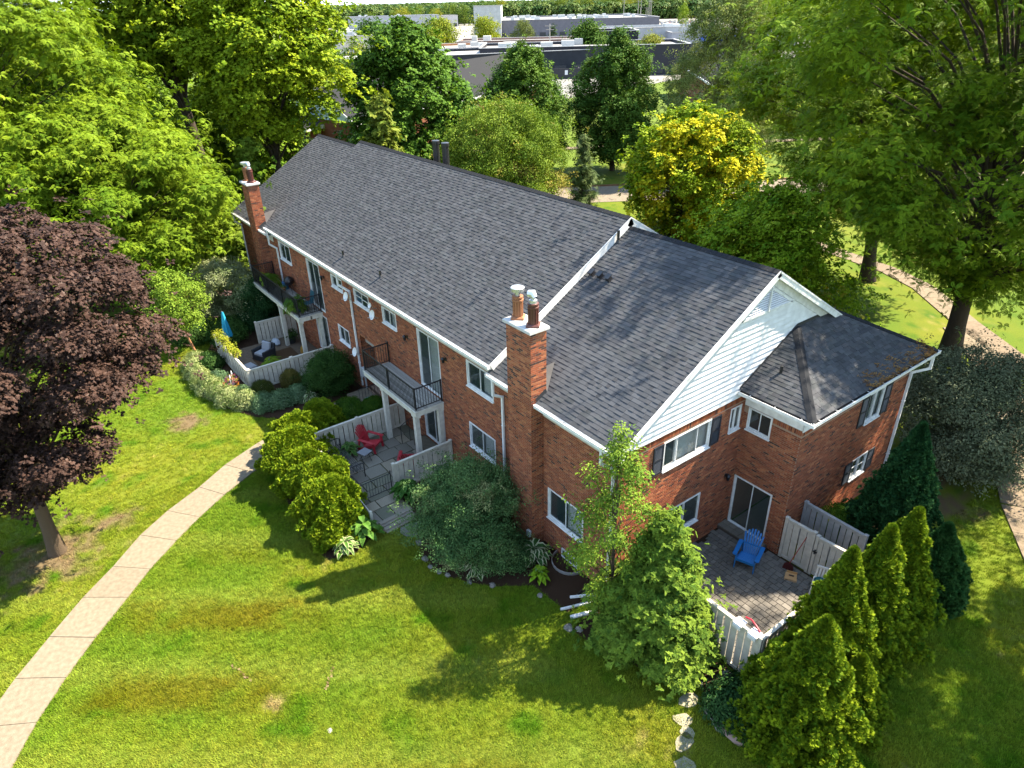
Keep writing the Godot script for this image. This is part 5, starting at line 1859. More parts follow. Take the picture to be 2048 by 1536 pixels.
	hosta("narrow striped hosta at the lawn edge below the timber steps", Vector3(-7.2, 0.02, 5.75), 0.6, 46, Color(0.06, 0.13, 0.022), Color(0.34, 0.36, 0.18), 0.36)
	hosta("large dark hosta beside the iron gate post", Vector3(-8.55, 0.02, 2.6), 0.75, 46, Color(0.035, 0.095, 0.016), Color(0.05, 0.12, 0.022), 0.5)
	hosta("variegated hosta between the red chair and the black bench", Vector3(-12.55, 0.06, 3.1), 0.6, 40, Color(0.04, 0.1, 0.02), Color(0.14, 0.2, 0.06), 0.36)
	hosta("white-striped hosta by the path to the entrance", Vector3(-17.9, 0.02, 2.6), 0.55, 44, Color(0.045, 0.095, 0.025), CREAM, 0.32)
	hosta("white-striped hosta under the dark airy bush", Vector3(-18.9, 0.02, 2.35), 0.5, 40, Color(0.045, 0.095, 0.025), CREAM, 0.32)
	hosta("plain green hosta under the dark airy bush", Vector3(-19.3, 0.02, 1.75), 0.5, 38, GREEN, GREEN, 0.34)
	hosta("green leafy hosta squeezed between the stones by the cypress", Vector3(1.35, 0.02, 1.25), 0.4, 34, Color(0.05, 0.12, 0.02), Color(0.08, 0.16, 0.03), 0.3)
	hosta("striped grassy hosta at the cypress foot", Vector3(2.85, 0.02, 0.85), 0.42, 40, Color(0.06, 0.12, 0.03), Color(0.22, 0.26, 0.12), 0.28)


# ---------------------------------------------------------------- patios and what stands on them

func fence(label: String, a: Vector3, b: Vector3, h: float, n_out: Vector3, m: Material, group := "board fences of the patios", step := 0.215, pw := 0.1) -> Node3D:
	var o := thing("fence", label, "fence", a, group)
	var d := (b - a).normalized()
	var len := a.distance_to(b)
	var cnt := maxi(2, int(round(len / step)))
	var w := len / cnt
	var bd := MB.new()
	bd.box(Transform3D(), Vector3(w - 0.03, h - 0.16, 0.02))
	var mesh := bd.mesh()
	var x := d
	var z := x.cross(UP)
	for k in cnt:
		var off := n_out * (0.012 if k % 2 else -0.012)
		shared(o, "board", mesh, m, Transform3D(Basis(x, UP, z) * Basis(Vector3.FORWARD, rnd(-0.004, 0.004)), a + d * (w * (k + 0.5)) + UP * (h * 0.5 - 0.01) + off))
	var r := MB.new()
	r.beam(a + UP * (h - 0.03), b + UP * (h - 0.03), 0.11, 0.045)
	part(o, "top_rail", r, M.fence if m == M.fence else m)
	r = MB.new()
	r.beam(a + UP * 0.1, b + UP * 0.1, 0.07, 0.09)
	r.beam(a + UP * (h - 0.1), b + UP * (h - 0.1), 0.06, 0.07)
	part(o, "rail", r, m)
	var np := maxi(1, int(round(len / 2.2)))
	for k in np + 1:
		var pm := MB.new()
		var p := a.lerp(b, float(k) / np)
		pm.aabox(p + Vector3(-pw * 0.5, 0, -pw * 0.5), p + Vector3(pw * 0.5, h, pw * 0.5))
		pm.loft(Transform3D(Basis(), p + UP * h), [[pw * 0.62, pw * 0.62, 0.0], [pw * 0.62, pw * 0.62, 0.03], [pw * 0.2, pw * 0.2, 0.06]])
		part(o, "post", pm, m)
	return o


func adirondack(label: String, m: Material, at: Vector3, turn: float, group := "") -> Node3D:
	var o := thing("garden_chair", label, "chair", at, group, turn)
	# local: the sitter faces +z
	for k in 6:
		var s := MB.new()
		var z := 0.30 - k * 0.095
		var y := 0.36 - k * 0.026
		s.cbox(Transform3D(Basis(Vector3.RIGHT, 0.26), Vector3(0, y, z)), Vector3(0.54, 0.022, 0.085), 0.006)
		part(o, "seat_slat", s, m, true)
	for k in 7:
		var s := MB.new()
		var t := (k - 3.0) / 3.0
		var len := 0.86 - 0.16 * t * t
		var bot := Vector3(t * 0.19, 0.24, -0.22)
		var top := Vector3(t * 0.29, 0.24 + len * 0.9, -0.22 - len * 0.42)
		s.beam(bot, top, 0.062, 0.02, Color.WHITE, Vector3(0, 0.42, 0.9))
		s.lathe(Transform3D(Basis(Vector3.RIGHT, PI * 0.5 - 0.44), top), [[0.0, -0.01], [0.031, -0.01], [0.031, 0.01], [0.0, 0.01]], 12)
		part(o, "back_slat", s, m, true)
	for sx in [-1.0, 1.0]:
		var a := MB.new()
		a.cbox(Transform3D(Basis(Vector3.RIGHT, 0.05), Vector3(sx * 0.36, 0.56, -0.03)), Vector3(0.14, 0.024, 0.72), 0.008)
		a.lathe(Transform3D(Basis(), Vector3(sx * 0.36, 0.533, 0.33)), [[0.0, -0.012], [0.075, -0.012], [0.075, 0.012], [0.0, 0.014]], 14)
		part(o, "armrest", a, m, true)
		var l := MB.new()
		l.beam(Vector3(sx * 0.31, 0.0, 0.36), Vector3(sx * 0.31, 0.54, 0.30), 0.03, 0.11)
		l.beam(Vector3(sx * 0.31, 0.44, 0.33), Vector3(sx * 0.36, 0.54, 0.20), 0.03, 0.06)
		part(o, "leg", l, m, true)
		l = MB.new()
		l.beam(Vector3(sx * 0.29, 0.36, 0.36), Vector3(sx * 0.29, 0.02, -0.52), 0.03, 0.11)
		l.beam(Vector3(sx * 0.30, 0.05, -0.46), Vector3(sx * 0.30, 0.56, -0.36), 0.03, 0.07)
		part(o, "leg", l, m, true)
	var c := MB.new()
	c.beam(Vector3(-0.36, 0.54, -0.36), Vector3(0.36, 0.54, -0.36), 0.03, 0.07)
	c.beam(Vector3(-0.3, 0.34, 0.36), Vector3(0.3, 0.34, 0.36), 0.025, 0.09)
	part(o, "rail", c, m, true)
	return o


func pot_plant(label: String, at: Vector3, pr: float, ph: float, m: Material, kind: String, fr: float, n: int, lo: Color, hi: Color, size := 0.3, category := "plant") -> Node3D:
	var o := thing("potted_plant", label, category, at, "potted plants")
	var p := MB.new()
	p.lathe(Transform3D(Basis(), at), [[0.0, 0.0], [pr * 0.72, 0.0], [pr * 0.95, ph * 0.85], [pr * 1.06, ph * 0.86], [pr * 1.06, ph], [pr * 0.9, ph], [pr * 0.88, ph * 0.9], [0.0, ph * 0.9]], 18)
	part(o, "pot", p, m)
	var xf := []
	var cols := PackedColorArray()
	for k in n:
		var d := rdir(0.7)
		var q := at + UP * ph + Vector3(d.x * fr, absf(d.y) * fr * 0.9, d.z * fr) * rnd(0.35, 1.0)
		xf.append(Transform3D(frame_to((d + UP).normalized()).scaled(Vector3.ONE * size * rnd(0.7, 1.3)), q))
		cols.push_back(lo.lerp(hi, rng.randf()))
	many(o, "foliage", T.sprigs[kind], M.leaf, xf, cols)
	return o


func rock(label: String, at: Vector3, r: Vector3, col: Color, group: String, called := "rock") -> void:
	var o := thing(called, label, "rock", at, group)
	var mb := MB.new()
	var nz := FastNoiseLite.new()
	nz.seed = int(at.x * 131.0 + at.z * 57.0)
	nz.frequency = 1.4
	var rows := 7
	var seg := 11
	var g := []
	for i in rows + 1:
		var row := []
		var ph := PI * i / rows
		for j in seg:
			var th := TAU * j / seg
			var d := Vector3(sin(ph) * cos(th), cos(ph), sin(ph) * sin(th))
			var k := 1.0 + nz.get_noise_3dv(d * 1.2 + at) * 0.55
			row.append(at + UP * r.y * 0.15 + Vector3(d.x * r.x, d.y * r.y, d.z * r.z) * k)
		g.append(row)
	for i in rows:
		for j in seg:
			var j2 := (j + 1) % seg
			var mid: Vector3 = (g[i][j] + g[i + 1][j2]) * 0.5 - at - UP * r.y * 0.15
			mb.face(g[i][j], g[i + 1][j], g[i + 1][j2], col, mid)
			mb.face(g[i][j], g[i + 1][j2], g[i][j2], col, mid)
	part(o, "stone", mb, M.stone)


func flat_stone(called: String, label: String, at: Vector3, rx: float, rz: float, turn: float, col: Color, group: String) -> void:
	var o := thing(called, label, "stone", at, group)
	var mb := MB.new()
	var out := []
	var n := 8
	for k in n:
		var a := TAU * k / n + rnd(-0.2, 0.2)
		var q := rnd(0.8, 1.15)
		out.append(Vector2(cos(a) * rx * q, sin(a) * rz * q).rotated(turn))
	mb.plate(Transform3D(Basis(), at + UP * 0.035), out, 0.06, col)
	part(o, "slab", mb, M.stone)


func build_patios() -> void:
	rng.seed = 77
	var cn = M.concrete
	# ---- near paved patio in the gable corner
	var base := MB.new()
	base.aabox(Vector3(0.0, -0.02, -5.75), Vector3(4.75, 0.03, -0.8))
	var P := struct("paving", base, M.soil)
	var meshes := []
	for s in [[0.28, 0.20], [0.20, 0.20], [0.14, 0.20]]:
		var pm := MB.new()
		pm.cbox(Transform3D(), Vector3(s[0] - 0.012, 0.06, s[1] - 0.012), 0.008)
		meshes.append([pm.mesh(), s[0]])
	var pmats := []
	for k in 7:
		pmats.append(mat(tone(Color(0.165, 0.148, 0.128), 0.22), 0.9, T.fine, 1.4, T.bump, 0.4))
	var rest := MB.new()
	var made := 0
	var turn := Basis(Vector3.UP, 0.0)
	var z := -0.95
	while z > -5.7:
		var x := 0.02 - rng.randf() * 0.2
		while x < 4.65:
			var q: Array = pick(meshes)
			var c := Vector3(x + q[1] * 0.5, 0.045 + rnd(-0.003, 0.003), z)
			x += q[1]
			if c.x < 0.1 or (c.x < 1.75 and z < -5.3):
				continue
			if made < 300 and c.x > 1.0 and z < -1.4:
				shared(P, "paver", q[0], pick(pmats), Transform3D(turn, c))
				made += 1
			else:
				rest.cbox(Transform3D(turn, c), Vector3(q[1] - 0.012, 0.06, 0.188), 0.008, tone(Color(0.165, 0.148, 0.128), 0.22))
		z -= 0.2
	part(P, "paver_rest", rest, mat(Color(1, 1, 1), 0.9, T.fine, 1.4, null, 1.0, true)).set_meta("kind", "stuff")
	var st := thing("door_step", "paved brick step below the sliding door of the annex", "step", Vector3(0.85, 0, -5.5))
	var sm := MB.new()
	sm.aabox(Vector3(-0.05 + 0.02, 0.02, -5.74), Vector3(1.72, 0.15, -5.26), Color(0.11, 0.09, 0.075))
	part(st, "riser", sm, mat(Color(1, 1, 1), 0.9, T.fine, 1.4, null, 1.0, true))
	for k in 6:
		for j in 2:
			var pm := MB.new()
			pm.cbox(Transform3D(Basis(), Vector3(0.12 + k * 0.283, 0.17, -5.60 + j * 0.23)), Vector3(0.27, 0.05, 0.22), 0.008, tone(Color(0.19, 0.165, 0.135), 0.15))
			part(st, "paver", pm, mat(Color(1, 1, 1), 0.9, T.fine, 1.4, null, 1.0, true))
	var FG: StandardMaterial3D = mat(Color(0.50, 0.46, 0.40), 0.6, T.blotch, 0.6)
	fence("beige board fence beside the annex corner with the broom leaning on it", Vector3(2.22, 0, -5.78), Vector3(3.18, 0, -5.82), 1.68, Vector3.BACK, FG)
	var gt := fence("beige board gate with a black latch beside the broom", Vector3(3.30, 0, -5.84), Vector3(4.55, 0, -5.9), 1.60, Vector3.BACK, FG)
	gt.set_meta("category", "gate")
	var lt := MB.new()
	lt.aabox(Vector3(3.27, 0.98, -5.78), Vector3(3.40, 1.02, -5.74))
	lt.aabox(Vector3(3.31, 0.92, -5.79), Vector3(3.35, 1.08, -5.745))
	part(gt, "latch", lt, M.black)
	fence("grey board fence panel standing apart behind the gate", Vector3(2.20, 0, -6.85), Vector3(4.3, 0, -6.8), 1.78, Vector3.BACK, M.fence_grey)
	fence("beige board fence between the soft cypress and the dark groundcover", Vector3(2.6, 0, -0.85), Vector3(4.70, 0, -0.85), 1.78, Vector3.BACK, M.fence, "board fences of the patios", 0.235)
	fence("beige board fence of the paved patio hidden along the arborvitae row", Vector3(4.72, 0, -0.92), Vector3(4.72, 0, -5.8), 1.78, Vector3.RIGHT, M.fence, "board fences of the patios", 0.235)
	var BLUE: StandardMaterial3D = mat(Color(0.008, 0.125, 0.36), 0.38)
	var RED: StandardMaterial3D = mat(Color(0.34, 0.018, 0.028), 0.4)
	adirondack("bright blue slatted garden chair on the grey pavers", BLUE, Vector3(1.78, 0.075, -4.55), 0.35)
	# broom and dustpan
	var bo := thing("broom", "red-handled broom leaning on the beige fence", "broom", Vector3(2.78, 0.075, -5.45))
	var hm := MB.new()
	hm.tube([Vector3(2.78, 0.3, -5.42), Vector3(2.98, 1.38, -5.74)], [0.013, 0.013], 8)
	part(bo, "handle", hm, mat(Color(0.30, 0.02, 0.015), 0.4))
	hm = MB.new()
	hm.loft(Transform3D(Basis(Vector3.UP, 0.3), Vector3(2.77, 0.08, -5.40)), [[0.17, 0.06, 0.0], [0.14, 0.04, 0.16], [0.06, 0.03, 0.24]])
	part(bo, "bristles", hm, mat(Color(0.05, 0.012, 0.012), 0.9))
	var dp := thing("dustpan", "tan plastic dustpan with a toothed edge lying by the broom", "dustpan", Vector3(3.06, 0.075, -5.13))
	var dm := MB.new()
	var tan := mat(Color(0.42, 0.23, 0.09), 0.6)
	dm.plate(Transform3D(Basis(Vector3.UP, 0.5) * Basis(Vector3.RIGHT, 0.15), Vector3(3.06, 0.12, -5.13)), [Vector2(-0.17, -0.14), Vector2(0.17, -0.14), Vector2(0.19, 0.14), Vector2(-0.19, 0.14)], 0.012)
	for k in 10:
		dm.box(Transform3D(Basis(Vector3.UP, 0.5), Vector3(3.06, 0.1, -5.13) + Basis(Vector3.UP, 0.5) * Vector3(-0.17 + k * 0.038, -0.01, 0.17)), Vector3(0.018, 0.012, 0.06))
	dm.box(Transform3D(Basis(Vector3.UP, 0.5), Vector3(3.0, 0.16, -5.27)), Vector3(0.32, 0.09, 0.02))
	part(dp, "pan", dm, tan)
	dm = MB.new()
	dm.box(Transform3D(Basis(Vector3.UP, 0.5), Vector3(3.055, 0.135, -5.16)), Vector3(0.16, 0.012, 0.05))
	part(dp, "grip", dm, M.black)
	# white chair with a teal cushion
	var wc := thing("plastic_chair", "white plastic chair holding a teal cushion beside the gate", "chair", Vector3(3.98, 0.075, -5.2))
	var wm := mat(Color(0.66, 0.64, 0.6), 0.4)
	var s1 := MB.new()
	s1.cbox(Transform3D(Basis(Vector3.UP, 0.4), Vector3(3.98, 0.5, -5.2)), Vector3(0.46, 0.035, 0.46), 0.01)
	part(wc, "seat", s1, wm)
	for q in [[-0.2, -0.2], [0.2, -0.2], [-0.2, 0.2], [0.2, 0.2]]:
		s1 = MB.new()
		var e := Basis(Vector3.UP, 0.4) * Vector3(q[0], 0, q[1])
		s1.beam(Vector3(3.98, 0.08, -5.2) + e * 1.12, Vector3(3.98, 0.5, -5.2) + e, 0.04, 0.04)
		part(wc, "leg", s1, wm)
	s1 = MB.new()
	for k in 5:
		var e := Basis(Vector3.UP, 0.4) * Vector3(-0.18 + k * 0.09, 0, -0.23)
		s1.beam(Vector3(3.98, 0.52, -5.2) + e, Vector3(3.98, 0.9, -5.25) + e, 0.05, 0.02)
	s1.beam(Vector3(3.98, 0.92, -5.24) + Basis(Vector3.UP, 0.4) * Vector3(-0.22, 0, -0.23), Vector3(3.98, 0.92, -5.24) + Basis(Vector3.UP, 0.4) * Vector3(0.22, 0, -0.23), 0.03, 0.07)
	part(wc, "backrest", s1, wm)
	var cu := thing("cushion", "teal cushion lying on the white plastic chair", "cushion", Vector3(3.98, 0.52, -5.2))
	var cm := MB.new()
	cm.lathe(Transform3D(Basis().scaled(Vector3(1.2, 1, 1)), Vector3(3.98, 0.52, -5.2)), [[0.0, 0.0], [0.15, 0.01], [0.18, 0.05], [0.14, 0.1], [0.0, 0.115]], 14)
	part(cu, "cover", cm, mat(Color(0.02, 0.09, 0.10), 0.85))
	# a white hook bracket with a red tube over the fence corner
	var rk := thing("hose_hanger", "white hanger with a red tube hooked over the beige fence top", "hanger", Vector3(4.3, 1.75, -0.9))
	var rm := MB.new()
	for x in [4.02, 4.50]:
		rm.aabox(Vector3(x - 0.14, 1.775, -0.99), Vector3(x + 0.14, 1.815, -0.71))
		rm.aabox(Vector3(x - 0.12, 1.66, -0.72), Vector3(x + 0.12, 1.775, -0.69))
	part(rk, "bracket", rm, M.white)
	rm = MB.new()
	rm.tube([Vector3(4.06, 1.9, -1.02), Vector3(4.22, 1.93, -1.04), Vector3(4.4, 1.9, -1.0), Vector3(4.58, 1.82, -0.96)], [0.025, 0.025, 0.025, 0.025], 8)
	part(rk, "tube", rm, mat(Color(0.35, 0.012, 0.03), 0.4))

	# ---- flagstone patio under the near balcony
	base = MB.new()
	base.aabox(Vector3(-13.2, -0.02, 0.02), Vector3(-9.2, 0.03, 4.5))
	base.aabox(Vector3(-9.3, -0.02, 2.75), Vector3(-7.75, 0.03, 4.35))
	P = struct("paving", base, mat(Color(0.10, 0.10, 0.05), 0.95, T.speck, 0.8))
	var x := -13.18
	while x < -7.85:
		var w := rnd(0.45, 0.8)
		var zz := 0.04
		var zend := 4.48
		if x > -9.35:
			zz = 2.8
			zend = 4.3
		while zz < zend - 0.1:
			var l := minf(rnd(0.4, 0.95), zend - zz)
			var pm := MB.new()
			var q := []
			for e in [[0, 0], [0.5, -0.01], [1, 0], [1.0, 0.5], [1, 1], [0.5, 1.0], [0, 1], [0.0, 0.5]]:
				q.append(Vector2(x + 0.02 + (w - 0.04) * e[0] + rnd(-0.015, 0.015), zz + 0.02 + (l - 0.04) * e[1] + rnd(-0.015, 0.015)))
			pm.plate(Transform3D(Basis(), Vector3(0, 0.06 + rnd(-0.006, 0.006), 0)), q, 0.05, tone(pick([Color(0.25, 0.225, 0.18), Color(0.20, 0.18, 0.145), Color(0.29, 0.25, 0.185), Color(0.17, 0.165, 0.12)]), 0.2))
			part(P, "flagstone", pm, M.stone)
			zz += l
		x += w
	fence("beige board fence on the entrance side of the flagstone patio", Vector3(-13.2, 0, 0.1), Vector3(-13.2, 0, 4.5), 1.25, Vector3.LEFT, M.fence)
	fence("low beige fence behind the black metal bench and clipped arborvitae", Vector3(-13.1, 0, 4.52), Vector3(-9.3, 0, 4.52), 1.2, Vector3.BACK, M.fence)
	fence("beige board fence between the flagstone patio and the leafy viburnum", Vector3(-9.2, 0, 0.1), Vector3(-9.2, 0, 2.7), 1.25, Vector3.RIGHT, M.fence)
	adirondack("red slatted garden chair standing by the grey side table", RED, Vector3(-12.35, 0.065, 2.15), 2.1)
	adirondack("red slatted garden chair half hidden behind the beige fence", RED, Vector3(-10.15, 0.065, 1.55), -2.2)
	var tb := thing("side_table", "small grey folding side table beside the red chair", "table", Vector3(-11.75, 0.065, 2.75))
	var tm := MB.new()
	tm.cbox(Transform3D(Basis(Vector3.UP, 0.3), Vector3(-11.75, 0.47, 2.75)), Vector3(0.46, 0.03, 0.46), 0.008)
	part(tb, "table_top", tm, mat(Color(0.16, 0.165, 0.18), 0.5))
	for q in [[-1, 1], [1, -1]]:
		for e in [-0.17, 0.17]:
			tm = MB.new()
			tm.beam(Vector3(-11.75 + 0.2 * q[0], 0.07, 2.75 + e), Vector3(-11.75 + 0.2 * q[1], 0.455, 2.75 + e), 0.02, 0.02)
			part(tb, "leg", tm, M.dark)
	black_bench()
	iron_gate()
	# steps of old timbers below the gate, and a slab
	for k in 2:
		var tmb := thing("timber_step", "weathered timber step, the upper of two before the iron gate" if k == 0 else "weathered timber step, the lower of two before the iron gate", "step", Vector3(-7.68 + k * 0.32, 0, 3.55))
		var mm := MB.new()
		mm.cbox(Transform3D(Basis(Vector3.UP, 0.06), Vector3(-7.68 + k * 0.32, 0.07 - k * 0.05, 3.55)), Vector3(0.17, 0.16, 1.35), 0.012, Color(0.36, 0.31, 0.25))
		part(tmb, "timber", mm, M.wood_grey)
		mm = MB.new()
		mm.cbox(Transform3D(Basis(Vector3.UP, 0.06), Vector3(-7.53 + k * 0.32, 0.05 - k * 0.05, 3.55)), Vector3(0.12, 0.14, 1.3), 0.012, Color(0.3, 0.26, 0.21))
		part(tmb, "board", mm, M.wood_grey)
	flat_stone("landing_stone", "grey landing stone below the timber steps", Vector3(-6.75, 0, 3.35), 0.36, 0.5, 0.2, Color(0.22, 0.21, 0.19), "")
	var pt := thing("plant_pot", "big round dark pot by the lower balcony door", "pot", Vector3(-9.75, 0.06, 0.75))
	var pm2 := MB.new()
	pm2.lathe(Transform3D(Basis(), Vector3(-9.75, 0.06, 0.75)), [[0.0, 0.0], [0.24, 0.0], [0.33, 0.42], [0.38, 0.45], [0.38, 0.5], [0.33, 0.5], [0.3, 0.42], [0.0, 0.4]], 22)
	part(pt, "pot", pm2, mat(Color(0.13, 0.12, 0.11), 0.6))
	var ds := thing("door_step", "concrete step under the lower balcony door", "step", Vector3(-10.5, 0.06, 0.3))
	var dsm := MB.new()
	dsm.cbox(Transform3D(Basis(), Vector3(-10.5, 0.21, 0.31)), Vector3(1.9, 0.3, 0.55), 0.02, Color(0.75, 0.75, 0.75))
	part(ds, "block", dsm, cn)
	var hr := thing("handrail", "thin black iron handrail beside the lower door step", "handrail", Vector3(-12.0, 0.06, 0.4))
	var hrm := MB.new()
	hrm.tube([Vector3(-11.85, 0.06, 0.95), Vector3(-11.85, 0.95, 0.95), Vector3(-11.85, 1.15, 0.5), Vector3(-11.85, 1.2, 0.1)], [0.016, 0.016, 0.016, 0.016], 8)
	hrm.tube([Vector3(-11.85, 0.06, 0.55), Vector3(-11.85, 1.1, 0.55)], [0.012, 0.012], 8)
	part(hr, "rail", hrm, M.black)

	# ---- far patio
	base = MB.new()
	base.aabox(Vector3(-26.0, -0.02, 0.02), Vector3(-20.75, 0.05, 4.5))
	struct("paving", base, mat(Color(0.16, 0.12, 0.085), 0.9, T.blotch, 0.8))
	fence("beige board fence closing the far patio toward the shrubs", Vector3(-26.0, 0, 0.1), Vector3(-26.0, 0, 2.3), 1.35, Vector3.LEFT, M.fence)
	fence("beige board fence of the far patio with flower boxes on its rail", Vector3(-26.0, 0, 4.52), Vector3(-20.8, 0, 4.52), 1.22, Vector3.BACK, M.fence, "board fences of the patios", 0.2, 0.13)
	fence("long beige board fence of the far patio facing the hosta bed", Vector3(-20.72, 0, 4.48), Vector3(-20.72, 0, 0.1), 1.22, Vector3.RIGHT, M.fence, "board fences of the patios", 0.23, 0.13)
	var rug := thing("rug", "brown woven rug on the far patio floor", "rug", Vector3(-23.2, 0.05, 1.9))
	var rgm := MB.new()
	rgm.cbox(Transform3D(Basis(), Vector3(-23.2, 0.06, 2.2)), Vector3(2.4, 0.016, 2.2), 0.004)
	part(rug, "weave", rgm, mat(Color(0.13, 0.075, 0.04), 0.95, T.grain, 1.0))
	rattan_chair("dark wicker armchair with two light grey cushions", Vector3(-23.9, 0.06, 2.75), 0.4, true)
	rattan_chair("low dark wicker footstool with one light grey cushion", Vector3(-22.7, 0.06, 3.9), 0.2, false)
	var lt2 := thing("side_table", "dark wicker side table holding a small white lantern", "table", Vector3(-22.3, 0.06, 2.9))
	var l2 := MB.new()
	l2.cbox(Transform3D(Basis(), Vector3(-22.3, 0.3, 2.9)), Vector3(0.5, 0.48, 0.5), 0.02)
	part(lt2, "body", l2, mat(Color(0.03, 0.032, 0.036), 0.7, T.grain, 2.0))
	var ln := thing("lantern", "small white lantern on the wicker side table", "lantern", Vector3(-22.3, 0.54, 2.9))
	l2 = MB.new()
	l2.lathe(Transform3D(Basis(), Vector3(-22.3, 0.54, 2.9)), [[0.0, 0.0], [0.07, 0.0], [0.07, 0.2], [0.03, 0.28], [0.0, 0.29]], 10)
	part(ln, "body", l2, M.white)
	parasol()
	for q in [[-25.4, "yellow-green trailing plants in a box, first of the fence-rail row from the parasol"], [-24.5, "yellow-green trailing plants in a box, second of the fence-rail row from the parasol"], [-23.5, "yellow-green trailing plants in a box, third of the fence-rail row from the parasol"], [-22.6, "yellow-green trailing plants in a box, last of the fence-rail row from the parasol"]]:
		pot_plant(q[1], Vector3(q[0], 1.2, 4.48), 0.16, 0.2, mat(Color(0.2, 0.15, 0.1), 0.8), "ovate", 0.34, 26, Color(0.14, 0.19, 0.015), Color(0.34, 0.32, 0.03), 0.32)
	pot_plant("green fern standing inside the long beige fence", Vector3(-21.5, 0.06, 3.0), 0.2, 0.7, M.dark, "locust", 0.45, 30, Color(0.09, 0.17, 0.012), Color(0.18, 0.26, 0.02), 0.5)
	pot_plant("dark leafy plant in a pot under the far balcony", Vector3(-24.9, 0.06, 0.8), 0.25, 0.4, M.dark, "ovate", 0.4, 30, Color(0.02, 0.05, 0.012), Color(0.07, 0.12, 0.03), 0.4)
	var bag := thing("garden_bag", "yellow-brown garden sack leaning by the balcony post", "bag", Vector3(-22.9, 0.06, 0.9))
	var bg := MB.new()
	bg.lathe(Transform3D(Basis().scaled(Vector3(1, 1, 0.7)), Vector3(-22.9, 0.06, 0.9)), [[0.0, 0.0], [0.2, 0.02], [0.24, 0.2], [0.2, 0.45], [0.1, 0.55], [0.0, 0.56]], 12)
	part(bag, "sack", bg, mat(Color(0.28, 0.15, 0.03), 0.8))
	var tarp := thing("plastic_bundle", "crumpled grey plastic bundle at the foot of the far fence", "bundle", Vector3(-25.3, 0.06, 1.6))
	bg = MB.new()
	bg.lathe(Transform3D(Basis(Vector3.UP, 0.6).scaled(Vector3(1.4, 1, 0.8)), Vector3(-25.3, 0.06, 1.6)), [[0.0, 0.0], [0.25, 0.02], [0.3, 0.12], [0.2, 0.28], [0.08, 0.34], [0.0, 0.35]], 7)
	part(tarp, "sheet", bg, mat(Color(0.35, 0.38, 0.42), 0.35))
	for q in [[-21.35, 5.15, "purple and yellow flower pot on a hook by the fence post", 1], [-20.95, 5.35, "orange and yellow flower pot on a hook by the fence post", 0]]:
		flower_basket(q[2], Vector3(q[0], 0, q[1]), q[3])

	# ---- far balcony things
	var by := 2.86
	pot_plant("terracotta pot with a small plant on the far balcony", Vector3(-25.5, by, 0.55), 0.16, 0.26, M.terracotta, "ovate", 0.16, 8, Color(0.05, 0.12, 0.01), Color(0.12, 0.2, 0.02), 0.25)
	pot_plant("spiky green palm in a pot at the far balcony corner", Vector3(-26.9, by, 0.75), 0.18, 0.3, M.dark, "locust", 0.5, 34, Color(0.06, 0.13, 0.012), Color(0.16, 0.24, 0.025), 0.55)
	pot_plant("green palm in a blue pot by the balcony railing", Vector3(-22.4, by, 0.95), 0.18, 0.28, BLUE, "locust", 0.55, 34, Color(0.04, 0.10, 0.012), Color(0.12, 0.19, 0.02), 0.55)
	pot_plant("yellow-leaved plant at the far end of the balcony", Vector3(-27.9, by, 0.9), 0.16, 0.3, M.dark, "ovate", 0.3, 22, Color(0.1, 0.16, 0.012), Color(0.36, 0.30, 0.03), 0.3)
	var bk := thing("bucket", "blue tub standing by the kettle grill", "bucket", Vector3(-25.9, by, 0.25))
	var bkm := MB.new()
	bkm.lathe(Transform3D(Basis(), Vector3(-25.9, by, 0.25)), [[0.0, 0.0], [0.15, 0.0], [0.18, 0.4], [0.19, 0.42], [0.0, 0.42]], 16)
	part(bk, "tub", bkm, mat(Color(0.02, 0.10, 0.25), 0.45))
	var gr := thing("kettle_grill", "black kettle grill on the far balcony", "grill", Vector3(-25.1, by, 0.3))
	bkm = MB.new()
	bkm.lathe(Transform3D(Basis(), Vector3(-25.1, by, 0.3)), [[0.0, 0.5], [0.2, 0.55], [0.27, 0.7], [0.28, 0.72], [0.24, 0.86], [0.1, 0.96], [0.0, 0.97]], 18)
	part(gr, "bowl", bkm, M.black)
	for k in 3:
		bkm = MB.new()
		var a := TAU * k / 3.0
		bkm.beam(Vector3(-25.1 + cos(a) * 0.3, by, 0.3 + sin(a) * 0.3), Vector3(-25.1 + cos(a) * 0.15, by + 0.58, 0.3 + sin(a) * 0.15), 0.02, 0.02)
		part(gr, "leg", bkm, M.black)
	var bc := thing("balcony_chair", "dark teal folding chair by the far balcony door", "chair", Vector3(-22.1, by, 0.4))
	var teal := mat(Color(0.008, 0.06, 0.085), 0.5)
	bkm = MB.new()
	bkm.cbox(Transform3D(Basis(), Vector3(-22.1, by + 0.42, 0.45)), Vector3(0.48, 0.03, 0.44), 0.01)
	part(bc, "seat", bkm, teal)
	bkm = MB.new()
	bkm.box(Transform3D(Basis(Vector3.RIGHT, -0.25), Vector3(-22.1, by + 0.72, 0.2)), Vector3(0.48, 0.55, 0.03))
	part(bc, "backrest", bkm, teal)
	for q in [[-0.22, 0.62], [0.22, 0.62], [-0.22, 0.25], [0.22, 0.25]]:
		bkm = MB.new()
		bkm.beam(Vector3(-22.1 + q[0], by, q[1]), Vector3(-22.1 + q[0], by + 0.42, q[1]), 0.025, 0.025)
		part(bc, "leg", bkm, M.black)

